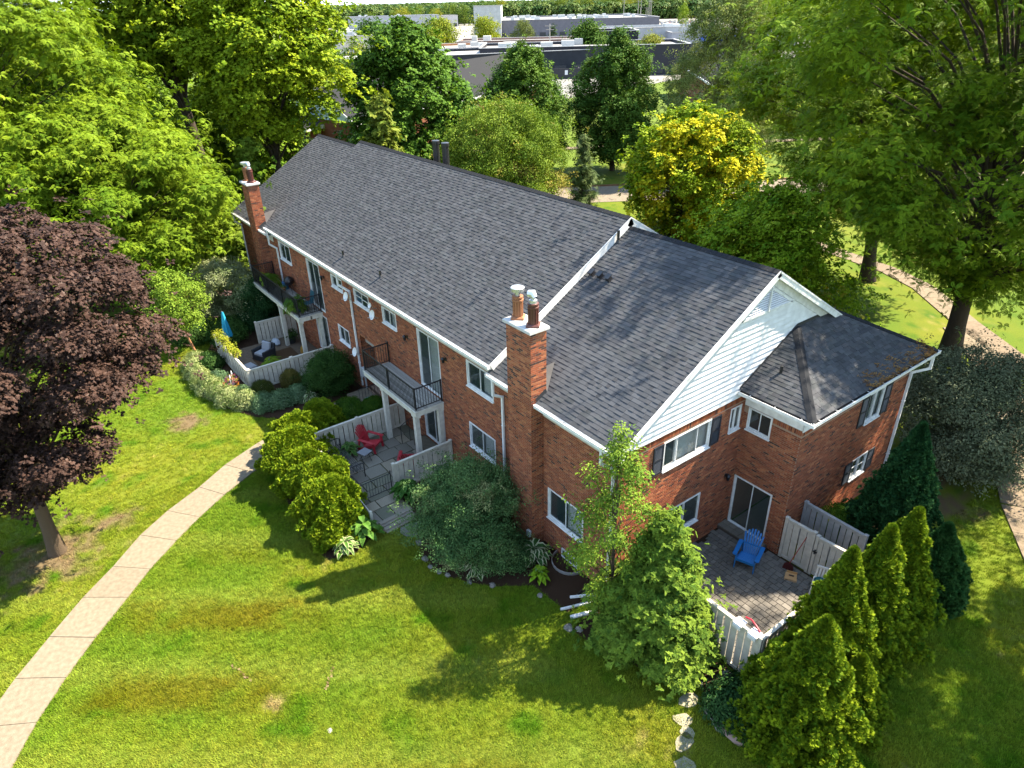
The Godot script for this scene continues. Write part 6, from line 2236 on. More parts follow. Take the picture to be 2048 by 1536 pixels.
	# ---- on the walls and by the entrance
	for q in [["white dish on the brick wall beside the small hung window", Vector3(-17.35, 4.95, 0)], ["white dish on the wall past the small hung window", Vector3(-14.72, 4.9, 0)], ["white dish low on the wall beside the entrance recess", Vector3(-17.25, 2.15, 0)], ["white camera-shaped dish just under the frieze by the hung window", Vector3(-14.85, 5.3, 0)]]:
		var c: Vector3 = q[1]
		var sd := thing("satellite_dish", q[0], "satellite dish", c, "dishes on the brick wall")
		var dmm := MB.new()
		var tilt := Basis(Vector3.RIGHT, 1.25)
		var big := 0.22 if c.y < 5.2 else 0.13
		dmm.lathe(Transform3D(tilt, c + Vector3(0, 0.05, 0.24)), [[0.0, 0.0], [big * 0.6, 0.02], [big, 0.07], [big, 0.08], [big * 0.6, 0.03], [0.0, 0.012]], 20)
		part(sd, "dish", dmm, M.white)
		dmm = MB.new()
		dmm.tube([c + Vector3(0, -0.15, 0.01), c + Vector3(0, -0.1, 0.15), c + Vector3(0, 0.03, 0.23)], [0.02, 0.02, 0.02], 8)
		dmm.tube([c + Vector3(0, -0.12, 0.2), c + Vector3(0, 0.0, 0.52)], [0.012, 0.012], 6)
		part(sd, "bracket", dmm, M.galv)
	var bin := thing("garden_bin", "dark green round bin by the entrance step", "bin", Vector3(-15.2, 0, 0.75))
	var bn := MB.new()
	bn.lathe(Transform3D(Basis(), Vector3(-15.2, 0, 0.75)), [[0.0, 0.0], [0.24, 0.0], [0.28, 0.62], [0.3, 0.64], [0.3, 0.68], [0.12, 0.74], [0.0, 0.75]], 20)
	part(bin, "body", bn, mat(Color(0.012, 0.09, 0.055), 0.5))
	var ld := thing("entrance_step", "pale concrete landing before the entrance recess", "step", Vector3(-16.35, 0, 0.5))
	bn = MB.new()
	bn.cbox(Transform3D(Basis(), Vector3(-16.35, 0.13, 0.55)), Vector3(1.5, 0.26, 1.05), 0.02, Color(1, 1, 1))
	part(ld, "landing", bn, cn)
	var ir := thing("handrail", "black iron railing on the entrance landing", "handrail", Vector3(-15.7, 0.26, 0.5))
	bn = MB.new()
	bn.beam(Vector3(-15.68, 1.1, 0.06), Vector3(-15.68, 1.1, 1.04), 0.03, 0.03)
	part(ir, "rail", bn, M.black)
	for k in 7:
		bn = MB.new()
		bn.beam(Vector3(-15.68, 0.26, 0.08 + k * 0.157), Vector3(-15.68, 1.09, 0.08 + k * 0.157), 0.014, 0.014, Color.WHITE, Vector3.RIGHT)
		part(ir, "baluster", bn, M.black)

	# ---- loose pieces of downpipe by the gable corner
	for q in [["long white downpipe lying on the grass by the gable corner", Vector3(-0.55, 0.05, 1.62), Vector3(-0.1, 0.05, 0.45), 0.07], ["short white downpipe lying beside the stones at the corner", Vector3(-0.12, 0.05, 1.58), Vector3(0.2, 0.06, 0.75), 0.11], ["white downpipe with an elbow resting against the corner", Vector3(-0.75, 0.05, 1.05), Vector3(-0.15, 0.22, 0.35), 0.07]]:
		var dpi := thing("drain_pipe", q[0], "pipe", q[1], "loose downpipes by the corner")
		var m := MB.new()
		m.beam(q[1], q[2], q[3], 0.06)
		part(dpi, "pipe", m, M.white)
	var sb := thing("splash_block", "dark grey splash block under the corner downspout", "block", Vector3(-0.5, 0, 0.5))
	var sbm := MB.new()
	sbm.box(Transform3D(Basis(Vector3.UP, 0.2), Vector3(-0.55, 0.06, 0.5)), Vector3(0.34, 0.05, 0.62), Color(0.25, 0.26, 0.27))
	for e in [-0.16, 0.16]:
		sbm.box(Transform3D(Basis(Vector3.UP, 0.2), Vector3(-0.55, 0.1, 0.5) + Basis(Vector3.UP, 0.2) * Vector3(e, 0, 0)), Vector3(0.03, 0.06, 0.62), Color(0.25, 0.26, 0.27))
	part(sb, "trough", sbm, cn)

	# ---- stones
	for q in [[4.01, 0.95, 0.3, 0.24, "stepping stone next to the brown bed edge"], [4.28, 1.52, 0.25, 0.2, "stepping stone, second from the brown bed edge"], [4.62, 1.72, 0.2, 0.2, "stepping stone, third from the brown bed edge"], [4.72, 1.98, 0.32, 0.2, "stepping stone, fourth from the brown bed edge"], [5.15, 2.42, 0.26, 0.2, "stepping stone farthest out on the lawn"]]:
		flat_stone("stepping_stone", "pale flat " + q[4], Vector3(q[0], 0, q[1]), q[2], q[3], rnd(0, 3), tone(Color(0.31, 0.28, 0.2), 0.15), "stepping stones on the lawn")
	var EDGE := "rocks edging the beds"
	for q in [[0.14, 1.89, 0.13], [0.38, 1.68, 0.10], [1.09, 1.55, 0.11], [1.75, 1.45, 0.09], [-2.71, 2.69, 0.10], [-1.4, 1.75, 0.09]]:
		rock("rounded grey fieldstone in the bed edge by the gable corner", Vector3(q[0], 0.02, q[1]), Vector3(q[2] * 1.2, q[2] * 0.8, q[2]), tone(Color(0.20, 0.185, 0.16), 0.25), EDGE)
	for q in [[3.48, 0.76, 0.15], [4.13, -0.5, 0.13], [3.8, 0.35, 0.12], [4.56, 0.83, 0.12], [4.57, 0.66, 0.09], [4.76, 0.85, 0.10], [5.03, 0.95, 0.13], [5.42, 0.56, 0.09], [5.73, 0.62, 0.14]]:
		rock("pale rounded stone edging the dark groundcover by the fence", Vector3(q[0], 0.02, q[1]), Vector3(q[2] * 1.2, q[2] * 0.75, q[2]), tone(Color(0.27, 0.25, 0.22), 0.22), EDGE)
	rock("long pinkish stone edging the dark groundcover", Vector3(5.36, 0.02, 0.86), Vector3(0.34, 0.12, 0.16), Color(0.36, 0.25, 0.2), EDGE)
	for q in [[-4.30, 3.74, 0.10], [-4.02, 3.60, 0.09], [-5.13, 3.80, 0.11], [-5.97, 3.55, 0.12], [-4.7, 3.85, 0.08], [-3.3, 3.2, 0.08], [-6.6, 3.3, 0.1]]:
		rock("small grey stone in the edge of the viburnum bed", Vector3(q[0], 0.02, q[1]), Vector3(q[2] * 1.2, q[2] * 0.8, q[2]), tone(Color(0.18, 0.17, 0.15), 0.25), EDGE)
	rock("white stone lying alone on the open lawn", Vector3(-1.17, 0.0, 9.04), Vector3(0.085, 0.04, 0.06), Color(0.34, 0.31, 0.27), "")
	# torn strips of bare turf
	for q in [[Vector3(-4.87, 0, 10.43), Vector3(-4.01, 0, 10.21)], [Vector3(-2.91, 0, 8.20), Vector3(-2.43, 0, 8.60)]]:
		var ct := MB.new()
		for k in 9:
			var p: Vector3 = q[0].lerp(q[1], k / 8.0) + Vector3(rnd(-0.05, 0.05), 0, rnd(-0.05, 0.05))
			var out := []
			for e in 6:
				out.append(Vector2(cos(e * TAU / 6) * rnd(0.03, 0.08), sin(e * TAU / 6) * rnd(0.02, 0.05)))
			ct.plate(Transform3D(Basis(), p + UP * rnd(0.02, 0.035)), out, 0.03, tone(pick([Color(0.25, 0.19, 0.11), Color(0.17, 0.11, 0.065)]), 0.2))
		var soil := struct("soil", ct, mat(Color(1, 1, 1), 0.95, T.speck, 1.0, null, 1.0, true))


func rattan_chair(label: String, at: Vector3, turn: float, back: bool) -> void:
	var o := thing("wicker_chair" if back else "wicker_stool", label, "chair" if back else "footstool", at, "", turn)
	var wm := mat(Color(0.035, 0.037, 0.042), 0.7, T.grain, 2.0)
	var cm := mat(Color(0.36, 0.37, 0.40), 0.9, T.fine, 1.0)
	var m := MB.new()
	m.cbox(Transform3D(Basis(), Vector3(0, 0.16, 0)), Vector3(0.75, 0.32, 0.75), 0.02)
	part(o, "base", m, wm, true)
	m = MB.new()
	m.cbox(Transform3D(Basis(), Vector3(0, 0.39, 0.05)), Vector3(0.6, 0.14, 0.62), 0.04)
	part(o, "seat_cushion", m, cm, true)
	if back:
		for sx in [-1.0, 1.0]:
			m = MB.new()
			m.cbox(Transform3D(Basis(), Vector3(sx * 0.41, 0.3, 0)), Vector3(0.1, 0.6, 0.78), 0.02)
			part(o, "armrest", m, wm, true)
		m = MB.new()
		m.cbox(Transform3D(Basis(Vector3.RIGHT, -0.15), Vector3(0, 0.42, -0.40)), Vector3(0.92, 0.84, 0.1), 0.02)
		part(o, "backrest", m, wm, true)
		m = MB.new()
		m.cbox(Transform3D(Basis(Vector3.RIGHT, 1.3), Vector3(0, 0.66, -0.25)), Vector3(0.58, 0.14, 0.48), 0.04)
		part(o, "back_cushion", m, cm, true)


func parasol() -> void:
	var at := Vector3(-26.15, 0.05, 3.85)
	var o := thing("parasol", "closed turquoise parasol beside the far patio fence", "parasol", at)
	var m := MB.new()
	m.tube([at, at + UP * 2.35], [0.022, 0.022], 10)
	part(o, "pole", m, M.galv)
	m = MB.new()
	var seg := 24
	var prev: Array = []
	for k in 8:
		var t := k / 7.0
		var ring := []
		for s in seg:
			var a := TAU * s / seg
			var r := (0.05 + 0.17 * pow(t, 0.8)) * (1.0 + 0.28 * cos(a * 8.0) * t)
			ring.append(at + UP * (2.32 - t * 1.45) + Vector3(cos(a) * r, 0, sin(a) * r))
		if prev.size():
			for s in seg:
				var s2 := (s + 1) % seg
				var mid: Vector3 = (prev[s] + ring[s2]) * 0.5 - at
				mid.y = 0.1
				m.face(prev[s], ring[s], ring[s2], Color.WHITE, mid)
				m.face(prev[s], ring[s2], prev[s2], Color.WHITE, mid)
		prev = ring
	part(o, "canopy", m, mat(Color(0.005, 0.23, 0.37), 0.7))
	m = MB.new()
	m.lathe(Transform3D(Basis(), at), [[0.24, 0.0], [0.24, 0.05], [0.05, 0.09], [0.04, 0.3]], 18)
	part(o, "foot", m, M.dark)


func flower_basket(label: String, at: Vector3, kind: int) -> void:
	var o := thing("flower_basket", label, "flowers", at, "flower baskets by the far patio")
	var m := MB.new()
	m.tube([at, at + UP * 1.05, at + UP * 1.2 + Vector3(0.12, 0, 0), at + UP * 1.05 + Vector3(0.2, 0, 0)], [0.012, 0.012, 0.012, 0.012], 6)
	part(o, "hook", m, M.white)
	m = MB.new()
	m.lathe(Transform3D(Basis(), at + UP * 0.45), [[0.0, 0.0], [0.12, 0.02], [0.2, 0.2], [0.0, 0.2]], 14)
	part(o, "pot", m, M.dark)
	var xf := []
	var cols := PackedColorArray()
	for k in 70:
		var d := rdir(0.5)
		xf.append(Transform3D(frame_to((d + UP * 0.5).normalized()).scaled(Vector3.ONE * rnd(0.1, 0.16)), at + UP * 0.68 + Vector3(d.x * 0.36, d.y * 0.2, d.z * 0.36)))
		var f := rng.randf()
		if f < 0.3:
			cols.push_back(Color(0.06, 0.14, 0.015))
		elif kind == 1:
			cols.push_back(pick([Color(0.22, 0.02, 0.30), Color(0.35, 0.03, 0.22), Color(0.5, 0.36, 0.03)]))
		else:
			cols.push_back(pick([Color(0.55, 0.2, 0.03), Color(0.55, 0.38, 0.04), Color(0.45, 0.06, 0.10)]))
	many(o, "blossoms", T.sprigs["small"], M.leaf, xf, cols)


func black_bench() -> void:
	var o := thing("metal_bench", "long black metal slat bench along the low fence", "bench", Vector3(-11.9, 0.065, 3.75))
	var y := 0.065
	for k in 9:
		var m := MB.new()
		m.beam(Vector3(-13.0, y + 0.4, 3.35 + k * 0.075), Vector3(-10.7, y + 0.4, 3.35 + k * 0.075), 0.03, 0.014)
		part(o, "seat_slat", m, M.black)
	for x in [-13.0, -10.7]:
		var m := MB.new()
		m.tube([Vector3(x, y, 3.28), Vector3(x, y + 0.62, 3.28), Vector3(x, y + 0.68, 3.36), Vector3(x, y + 0.68, 4.0), Vector3(x, y + 0.6, 4.08), Vector3(x, y, 4.1)], [0.022, 0.022, 0.022, 0.022, 0.022, 0.022], 8)
		part(o, "arm", m, M.black)
		for k in 4:
			m = MB.new()
			m.tube([Vector3(x, y + 0.4, 3.42 + k * 0.16), Vector3(x, y + 0.68, 3.42 + k * 0.16)], [0.008, 0.008], 6)
			part(o, "arm_bar", m, M.black)
	var b := MB.new()
	b.tube([Vector3(-13.0, y + 0.9, 4.2), Vector3(-10.7, y + 0.9, 4.2)], [0.02, 0.02], 8)
	b.tube([Vector3(-13.0, y + 0.45, 4.08), Vector3(-10.7, y + 0.45, 4.08)], [0.016, 0.016], 8)
	part(o, "back_rail", b, M.black)
	for k in 16:
		var m := MB.new()
		var x := -13.0 + k * 2.3 / 15.0
		m.tube([Vector3(x, y + 0.42, 4.06), Vector3(x, y + 0.9, 4.2)], [0.009, 0.009], 6)
		part(o, "back_bar", m, M.black)


func iron_gate() -> void:
	var a := Vector3(-9.25, 0.03, 2.85)
	var b := Vector3(-9.25, 0.03, 4.45)
	var o := thing("iron_gate", "low black iron gate of thin bars to the flagstone patio", "gate", a)
	var m := MB.new()
	m.beam(a + UP * 0.12, b + UP * 0.12, 0.02, 0.025)
	m.beam(a + UP * 0.82, b + UP * 0.82, 0.02, 0.025)
	m.beam(a + UP * 0.1, a + UP * 0.95, 0.03, 0.03, Color.WHITE, Vector3.RIGHT)
	m.beam(b + UP * 0.1, b + UP * 0.95, 0.03, 0.03, Color.WHITE, Vector3.RIGHT)
	part(o, "frame", m, M.black)
	for k in range(1, 14):
		m = MB.new()
		var p := a.lerp(b, k / 14.0)
		m.beam(p + UP * 0.12, p + UP * 0.82, 0.012, 0.012, Color.WHITE, Vector3.RIGHT)
		part(o, "bar", m, M.black)
	var h := thing("handrail", "pale sloping handrail with a white post beside the timber steps", "handrail", Vector3(-9.2, 0, 4.45))
	m = MB.new()
	m.tube([Vector3(-9.15, 0.95, 4.5), Vector3(-7.85, 0.62, 4.42)], [0.018, 0.018], 8)
	m.tube([Vector3(-9.15, 0.45, 4.5), Vector3(-7.85, 0.22, 4.42)], [0.012, 0.012], 8)
	part(h, "rail", m, M.cream)
	m = MB.new()
	m.cbox(Transform3D(Basis(), Vector3(-7.85, 0.35, 4.42)), Vector3(0.1, 0.7, 0.1), 0.02)
	part(h, "post", m, M.cream)
	for k in range(1, 9):
		m = MB.new()
		var p := Vector3(-9.15, 0.45, 4.5).lerp(Vector3(-7.85, 0.22, 4.42), k / 9.0)
		m.tube([p, p + UP * (0.5 - 0.01 * k)], [0.007, 0.007], 5)
		part(h, "bar", m, M.black)


# ---------------------------------------------------------------- far behind

# a pitched-roof apartment house: o is the middle of its near gable at the ground, d runs along the ridge
func gable_house(label: String, o: Vector3, d: Vector3, length: float, gable: Color, side_windows: bool) -> void:
	var H := thing("apartment_house", label, "house", o)
	var s := d.cross(UP).normalized()
	var w := 6.0
	var hw := 5.4
	var hr := 9.4
	var m := MB.new()
	var brick := Color(0.2, 0.078, 0.047)
	for q in [[s * w, s], [-s * w, -s]]:
		m.quad(o + q[0], o + q[0] + d * length, o + q[0] + d * length + UP * hw, o + q[0] + UP * hw, q[1], brick)
	for q in [[Vector3.ZERO, -d], [d * length, d]]:
		m.quad(o + q[0] - s * w, o + q[0] + s * w, o + q[0] + s * w + UP * hw, o + q[0] - s * w + UP * hw, q[1], brick)
	part(H, "wall", m, mat(Color(1, 1, 1), 0.9, T.fine, 1.0, null, 1.0, true))
	for q in [[Vector3.ZERO, -d], [d * length, d]]:
		m = MB.new()
		m.face(o + q[0] - s * w + UP * hw, o + q[0] + s * w + UP * hw, o + q[0] + UP * (hr - 0.1), gable, q[1])
		part(H, "gable_siding", m, mat(Color(1, 1, 1), 0.6, null, 1.0, null, 1.0, true))
	m = MB.new()
	var ov := 0.4
	for e in [1.0, -1.0]:
		var nn = (UP * w + s * e * (hr - hw)).normalized()
		var a = o - d * ov + s * e * (w + ov) + UP * (hw - 0.1)
		var b = a + d * (length + 2 * ov)
		var c := o + d * (length + ov) + UP * hr
		var f := o - d * ov + UP * hr
		m.quad(a, b, c, f, nn)
		m.quad(a - UP * 0.2, b - UP * 0.2, b, a, s * e)
	part(H, "roof", m, mat(Color(0.03, 0.031, 0.035), 0.9, T.grain, 0.35))
	m = MB.new()
	for e in [1.0, -1.0]:
		m.beam(o - d * ov + s * e * (w + ov) + UP * (hw - 0.25), o - d * ov + UP * (hr - 0.15), 0.06, 0.3, Color.WHITE, UP)
		m.beam(o - d * ov + s * e * (w + ov + 0.05) + UP * (hw - 0.3), o + d * (length + ov) + s * e * (w + ov + 0.05) + UP * (hw - 0.3), 0.12, 0.3)
	part(H, "trim", m, M.white)
	if side_windows:
		for e in [1.0, -1.0]:
			for k in int(length / 4.5):
				for y in [1.2, 3.9]:
					m = MB.new()
					var p = o + s * e * (w + 0.02) + d * (2.0 + k * 4.5) + UP * (y + 0.55)
					m.box(Transform3D(Basis(d, UP, s * e), p), Vector3(1.5, 1.1, 0.06))
					var W := part(H, "window", m, M.white)
					m = MB.new()
					m.box(Transform3D(Basis(d, UP, s * e), p + s * e * 0.02), Vector3(1.34, 0.94, 0.05))
					part(W, "pane", m, M.dark)
		# lower hipped annex on the gable
		m = MB.new()
		var q0 := o - d * 2.4
		m.box(Transform3D(Basis(s, UP, d), o - d * 1.2 - s * 2.0 + UP * 2.4), Vector3(6.0, 4.8, 2.4), brick)
		part(H, "annex_wall", m, mat(Color(1, 1, 1), 0.9, T.fine, 1.0, null, 1.0, true))
		m = MB.new()
		var c0 := o - s * 2.0
		var l0 := c0 - d * 2.9 - s * 3.5 + UP * 4.9
		var l1 := c0 - d * 2.9 + s * 3.5 + UP * 4.9
		var r0 := c0 - s * 3.5 + UP * 4.9 - d * 0.05
		var r1 := c0 + s * 3.5 + UP * 4.9 - d * 0.05
		var t0 := c0 - s * 1.2 + UP * 6.4 - d * 0.05
		var t1 := c0 + s * 1.2 + UP * 6.4 - d * 0.05
		m.face(l0, l1, t1); m.face(l0, t1, t0)
		m.face(l0, r0, t0); m.face(l1, r1, t1)
		part(H, "annex_roof", m, mat(Color(0.06, 0.055, 0.055), 0.9, T.grain, 0.35))
		m = MB.new()
		m.beam(l0 - UP * 0.2, l1 - UP * 0.2, 0.1, 0.4)
		m.beam(l1 - UP * 0.2, r1 - UP * 0.2, 0.1, 0.4)
		part(H, "fascia", m, M.cream)
		for x in [-0.4, 1.0, 2.4]:
			m = MB.new()
			m.box(Transform3D(Basis(s, UP, d), c0 - d * 2.42 + s * x + UP * 3.6), Vector3(0.9, 1.4, 0.06))
			part(H, "window", m, M.dark)


# a flat-roofed shop or store. o: near lower corner, u: along its front, v: into its depth
func flat_shop(label: String, o: Vector3, u: Vector3, v: Vector3, w: float, dp: float, h: float, wall: Color, roof: Color, units: int, band := Color(0, 0, 0, 0)) -> Node3D:
	var H := thing("shop_building", label, "shop", o)
	var n := -v
	var m := MB.new()
	var mid := o + u * (w * 0.5) + v * (dp * 0.5)
	m.box(Transform3D(Basis(u, UP, v), mid + UP * (h * 0.5)), Vector3(w, h, dp), wall)
	for q in [[mid - v * (dp * 0.5 - 0.2), Vector3(w, 0.7, 0.4)], [mid + v * (dp * 0.5 - 0.2), Vector3(w, 0.7, 0.4)], [mid - u * (w * 0.5 - 0.2), Vector3(0.4, 0.7, dp - 0.8)], [mid + u * (w * 0.5 - 0.2), Vector3(0.4, 0.7, dp - 0.8)]]:
		m.box(Transform3D(Basis(u, UP, v), q[0] + UP * (h + 0.35)), q[1], wall)
	part(H, "wall", m, mat(Color(1, 1, 1), 0.8, T.blotch, 0.1, null, 1.0, true))
	m = MB.new()
	m.box(Transform3D(Basis(u, UP, v), mid + UP * (h + 0.05)), Vector3(w - 0.9, 0.06, dp - 0.9), roof)
	part(H, "roof", m, mat(Color(1, 1, 1), 0.9, T.blotch, 0.1, null, 1.0, true))
	m = MB.new()
	m.beam(o + UP * (h + 0.75), o + u * w + UP * (h + 0.75), 0.5, 0.12, Color(0.36, 0.36, 0.36))
	m.beam(o + UP * (h + 0.75), o + v * dp + UP * (h + 0.75), 0.5, 0.12, Color(0.36, 0.36, 0.36))
	m.beam(o + u * w + UP * (h + 0.75), o + u * w + v * dp + UP * (h + 0.75), 0.5, 0.12, Color(0.36, 0.36, 0.36))
	m.beam(o + v * dp + UP * (h + 0.75), o + u * w + v * dp + UP * (h + 0.75), 0.5, 0.12, Color(0.36, 0.36, 0.36))
	part(H, "coping", m, mat(Color(1, 1, 1), 0.6, null, 1.0, null, 1.0, true))
	if band.a > 0.0:
		m = MB.new()
		m.box(Transform3D(Basis(u, UP, v), o + u * (w * 0.5) - v * 0.1 + UP * (h * 0.72)), Vector3(w * 0.55, h * 0.3, 0.2), band)
		part(H, "fascia_band", m, mat(Color(1, 1, 1), 0.5, null, 1.0, null, 1.0, true))
	for k in units:
		m = MB.new()
		var p := o + u * (w * rnd(0.08, 0.92)) + v * (dp * rnd(0.12, 0.88)) + UP * (h + 0.9)
		m.cbox(Transform3D(Basis(u, UP, v), p), Vector3(rnd(1.8, 3.6), rnd(1.2, 1.9), rnd(1.6, 2.4)), 0.08, tone(Color(0.4, 0.41, 0.4), 0.2))
		part(H, "roof_unit", m, mat(Color(1, 1, 1), 0.5, null, 1.0, null, 1.0, true))
	# front openings
	var cnt := int(w / 5.0)
	for k in cnt:
		m = MB.new()
		m.box(Transform3D(Basis(u, UP, v), o + u * (w * (k + 0.5) / cnt) - v * 0.04 + UP * 1.6), Vector3(w / cnt * 0.6, 2.4, 0.1))
		part(H, "window", m, M.dark)
	return H


func car_mesh() -> Array:
	var b := MB.new()
	b.loft(Transform3D(), [[2.2, 0.86, 0.28], [2.25, 0.9, 0.55], [2.2, 0.88, 0.82], [2.05, 0.8, 0.95]])
	var g := MB.new()
	g.loft(Transform3D(Basis(), Vector3(-0.2, 0, 0)), [[1.45, 0.78, 0.93], [0.95, 0.66, 1.42]])
	var r := MB.new()
	r.loft(Transform3D(Basis(), Vector3(-0.2, 0, 0)), [[0.95, 0.66, 1.42], [0.88, 0.6, 1.47]])
	var w := MB.new()
	for x in [-1.35, 1.35]:
		for z in [-0.85, 0.85]:
			w.lathe(Transform3D(Basis(Vector3.RIGHT, PI * 0.5), Vector3(x, 0.33, z)), [[0.0, -0.1], [0.33, -0.1], [0.33, 0.1], [0.0, 0.1]], 12)
	return [b.mesh(), g.mesh(), r.mesh(), w.mesh()]


func parked_car(at: Vector3, turn: float, m: Material, label: String, group: String) -> void:
	var o := thing("parked_car", label, "car", at, group, turn)
	base_of[o] = Vector3.ZERO
	var q: Array = T.car
	shared(o, "body", q[0], m, Transform3D())
	shared(o, "windows", q[1], M.dark, Transform3D())
	shared(o, "roof", q[2], m, Transform3D())
	shared(o, "wheels", q[3], M.black, Transform3D())


func lamp_pole(label: String, at: Vector3, h: float, arm: Vector3, group: String, called := "light_pole") -> void:
	var o := thing(called, label, "pole", at, group)
	var m := MB.new()
	m.tube([at, at + UP * h], [0.16, 0.1], 7)
	part(o, "pole", m, mat(Color(0.3, 0.28, 0.25), 0.7))
	m = MB.new()
	if called == "light_pole":
		m.beam(at + UP * h - arm * 1.2, at + UP * h + arm * 1.2, 0.12, 0.1)
		m.beam(at + UP * h + arm * 0.8, at + UP * h + arm * 1.6, 0.45, 0.16)
		m.beam(at + UP * h - arm * 0.8, at + UP * h - arm * 1.6, 0.45, 0.16)
	else:
		m.beam(at + UP * (h - 0.5) - arm * 1.3, at + UP * (h - 0.5) + arm * 1.3, 0.14, 0.14)
		m.beam(at + UP * (h - 1.4) - arm * 1.1, at + UP * (h - 1.4) + arm * 1.1, 0.14, 0.14)
	part(o, "crossarm", m, mat(Color(0.26, 0.23, 0.2), 0.7))


func sheet(called: String, pts: Array, y: float, m: Material) -> MeshInstance3D:
	var mb := MB.new()
	var pl := PackedVector2Array()
	for p in pts:
		pl.push_back(Vector2(p[0], p[1]))
	var tr := Geometry2D.triangulate_polygon(pl)
	for k in range(0, tr.size(), 3):
		mb.tri(Vector3(pl[tr[k]].x, y, pl[tr[k]].y), Vector3(pl[tr[k + 1]].x, y, pl[tr[k + 1]].y), Vector3(pl[tr[k + 2]].x, y, pl[tr[k + 2]].y), UP)
	return struct(called, mb, m)


func build_far() -> void:
	rng.seed = 404
	T.car = car_mesh()
	var d1 := Vector3(-0.41, 0, -0.912).normalized()
	gable_house("neighbouring brick house with pale blue gable siding and low hipped annex", Vector3(-70.5, 0, -20.5), d1, 48.0, Color(0.46, 0.58, 0.62), true)
	gable_house("distant brick house with a grey roof beyond the dense oval lindens", Vector3(-55.0, 0, -83.0), Vector3(-0.74, 0, -0.66).normalized(), 40.0, Color(0.6, 0.62, 0.62), false)
	var asphalt := mat(Color(0.20, 0.195, 0.185), 0.92, T.blotch, 0.02)
	var pale := mat(Color(0.24, 0.225, 0.2), 0.92, T.blotch, 0.02)
	sheet("parking_lot", [[-98, -82], [-150, -60], [-700, -240], [-900, -520], [-560, -760], [-300, -560], [-120, -190]], 0.02, pale)
	sheet("parking_lot", [[-105, -86], [-170, -120], [-175, -150], [-120, -130]], 0.05, asphalt)
	# u across the view, v away from the viewer
	var v := Vector3(-0.78, 0, -0.625).normalized()
	var u := Vector3(0.625, 0, -0.78).normalized()
	var vx := Vector3(-0.93, 0, -0.37).normalized()
	var ux := Vector3(0.37, 0, -0.93).normalized()
	flat_shop("low shop of orange brick with a white rooftop unit", Vector3(-186, 0, -77), ux, vx, 46, 26, 5.0, Color(0.36, 0.18, 0.09), Color(0.4, 0.38, 0.36), 4)
	flat_shop("long charcoal flat-roofed shop before the orange brick one", Vector3(-152, 0, -60), ux, vx, 62, 26, 5.4, Color(0.035, 0.037, 0.045), Color(0.3, 0.3, 0.3), 6)
	flat_shop("charcoal shop with a raised parapet and three pale rooftop units", Vector3(-146, 0, -96), u, v, 52, 24, 6.2, Color(0.04, 0.04, 0.048), Color(0.28, 0.27, 0.26), 5)
	flat_shop("tall charcoal block with a blank side wall among the shops", Vector3(-152, 0, -134), u, v, 17, 20, 8.4, Color(0.03, 0.03, 0.042), Color(0.35, 0.35, 0.36), 1)
	flat_shop("taupe strip of shops behind the charcoal parapet", Vector3(-206, 0, -128), u, v, 60, 20, 5.0, Color(0.2, 0.14, 0.12), Color(0.4, 0.36, 0.33), 3)
	flat_shop("white stuccoed store at the end of the left car park", Vector3(-205, 0, -68), ux, vx, 26, 40, 8.5, Color(0.42, 0.41, 0.38), Color(0.36, 0.36, 0.35), 6)
	flat_shop("white shop with arched dark openings beside the dark block", Vector3(-196, 0, -184), u, v, 44, 26, 7.0, Color(0.36, 0.37, 0.38), Color(0.34, 0.34, 0.34), 3)
	flat_shop("pale shop with a broad blue sign board", Vector3(-172, 0, -196), u, v, 44, 20, 5.6, Color(0.33, 0.34, 0.37), Color(0.34, 0.34, 0.34), 2, Color(0.02, 0.09, 0.42, 1))
	flat_shop("huge grey flat-roofed store with many rooftop units", Vector3(-318, 0, -226), u, v, 84, 110, 8.0, Color(0.14, 0.14, 0.16), Color(0.27, 0.27, 0.27), 34)
	flat_shop("white stepped tower of the big store with a pale green metal roof", Vector3(-322, 0, -214), u, v, 14, 20, 15.0, Color(0.42, 0.44, 0.42), Color(0.24, 0.36, 0.29), 0)
	flat_shop("far grey pitched store at the edge of the wood", Vector3(-470, 0, -215), ux, vx, 60, 30, 10.0, Color(0.4, 0.41, 0.43), Color(0.36, 0.37, 0.4), 3)
	flat_shop("far white low store among the trees", Vector3(-560, 0, -300), ux, vx, 50, 26, 8.0, Color(0.55, 0.52, 0.5), Color(0.5, 0.42, 0.38), 2)
	# bins behind a dark screen
	var sc := thing("bin_screen", "black board screen with a white notice in the near car park", "screen", Vector3(-128, 0, -109))
	var m := MB.new()
	m.box(Transform3D(Basis(u, UP, v), Vector3(-128, 1.2, -109)), Vector3(6.4, 2.4, 0.2))
	m.box(Transform3D(Basis(u, UP, v), Vector3(-128, 1.2, -109) + v * 2.0 + u * 3.1), Vector3(0.2, 2.4, 4.0))
	part(sc, "board", m, mat(Color(0.02, 0.02, 0.024), 0.7))
	m = MB.new()
	m.box(Transform3D(Basis(u, UP, v), Vector3(-128, 1.5, -109) - v * 0.13), Vector3(0.7, 1.0, 0.06))
	part(sc, "notice", m, M.white)
	# cars
	var paints := []
	var words := ["white", "silver grey", "black", "dark blue", "red", "charcoal"]
	for c in [Color(0.65, 0.65, 0.65), Color(0.3, 0.31, 0.33), Color(0.02, 0.02, 0.022), Color(0.03, 0.05, 0.14), Color(0.22, 0.02, 0.02), Color(0.08, 0.085, 0.09)]:
		var pm := mat(c, 0.3)
		pm.clearcoat_enabled = true
		pm.clearcoat = 0.6
		paints.append(pm)
	var rows := []
	for r in 5:
		for k in 13:
			rows.append([Vector3(-385, 0, -430) + u * (k * 3.6 - 6.0) + v * (r * 13.0), "rows of cars in the open car park beside the big store", " car in the open car park past the big store"])
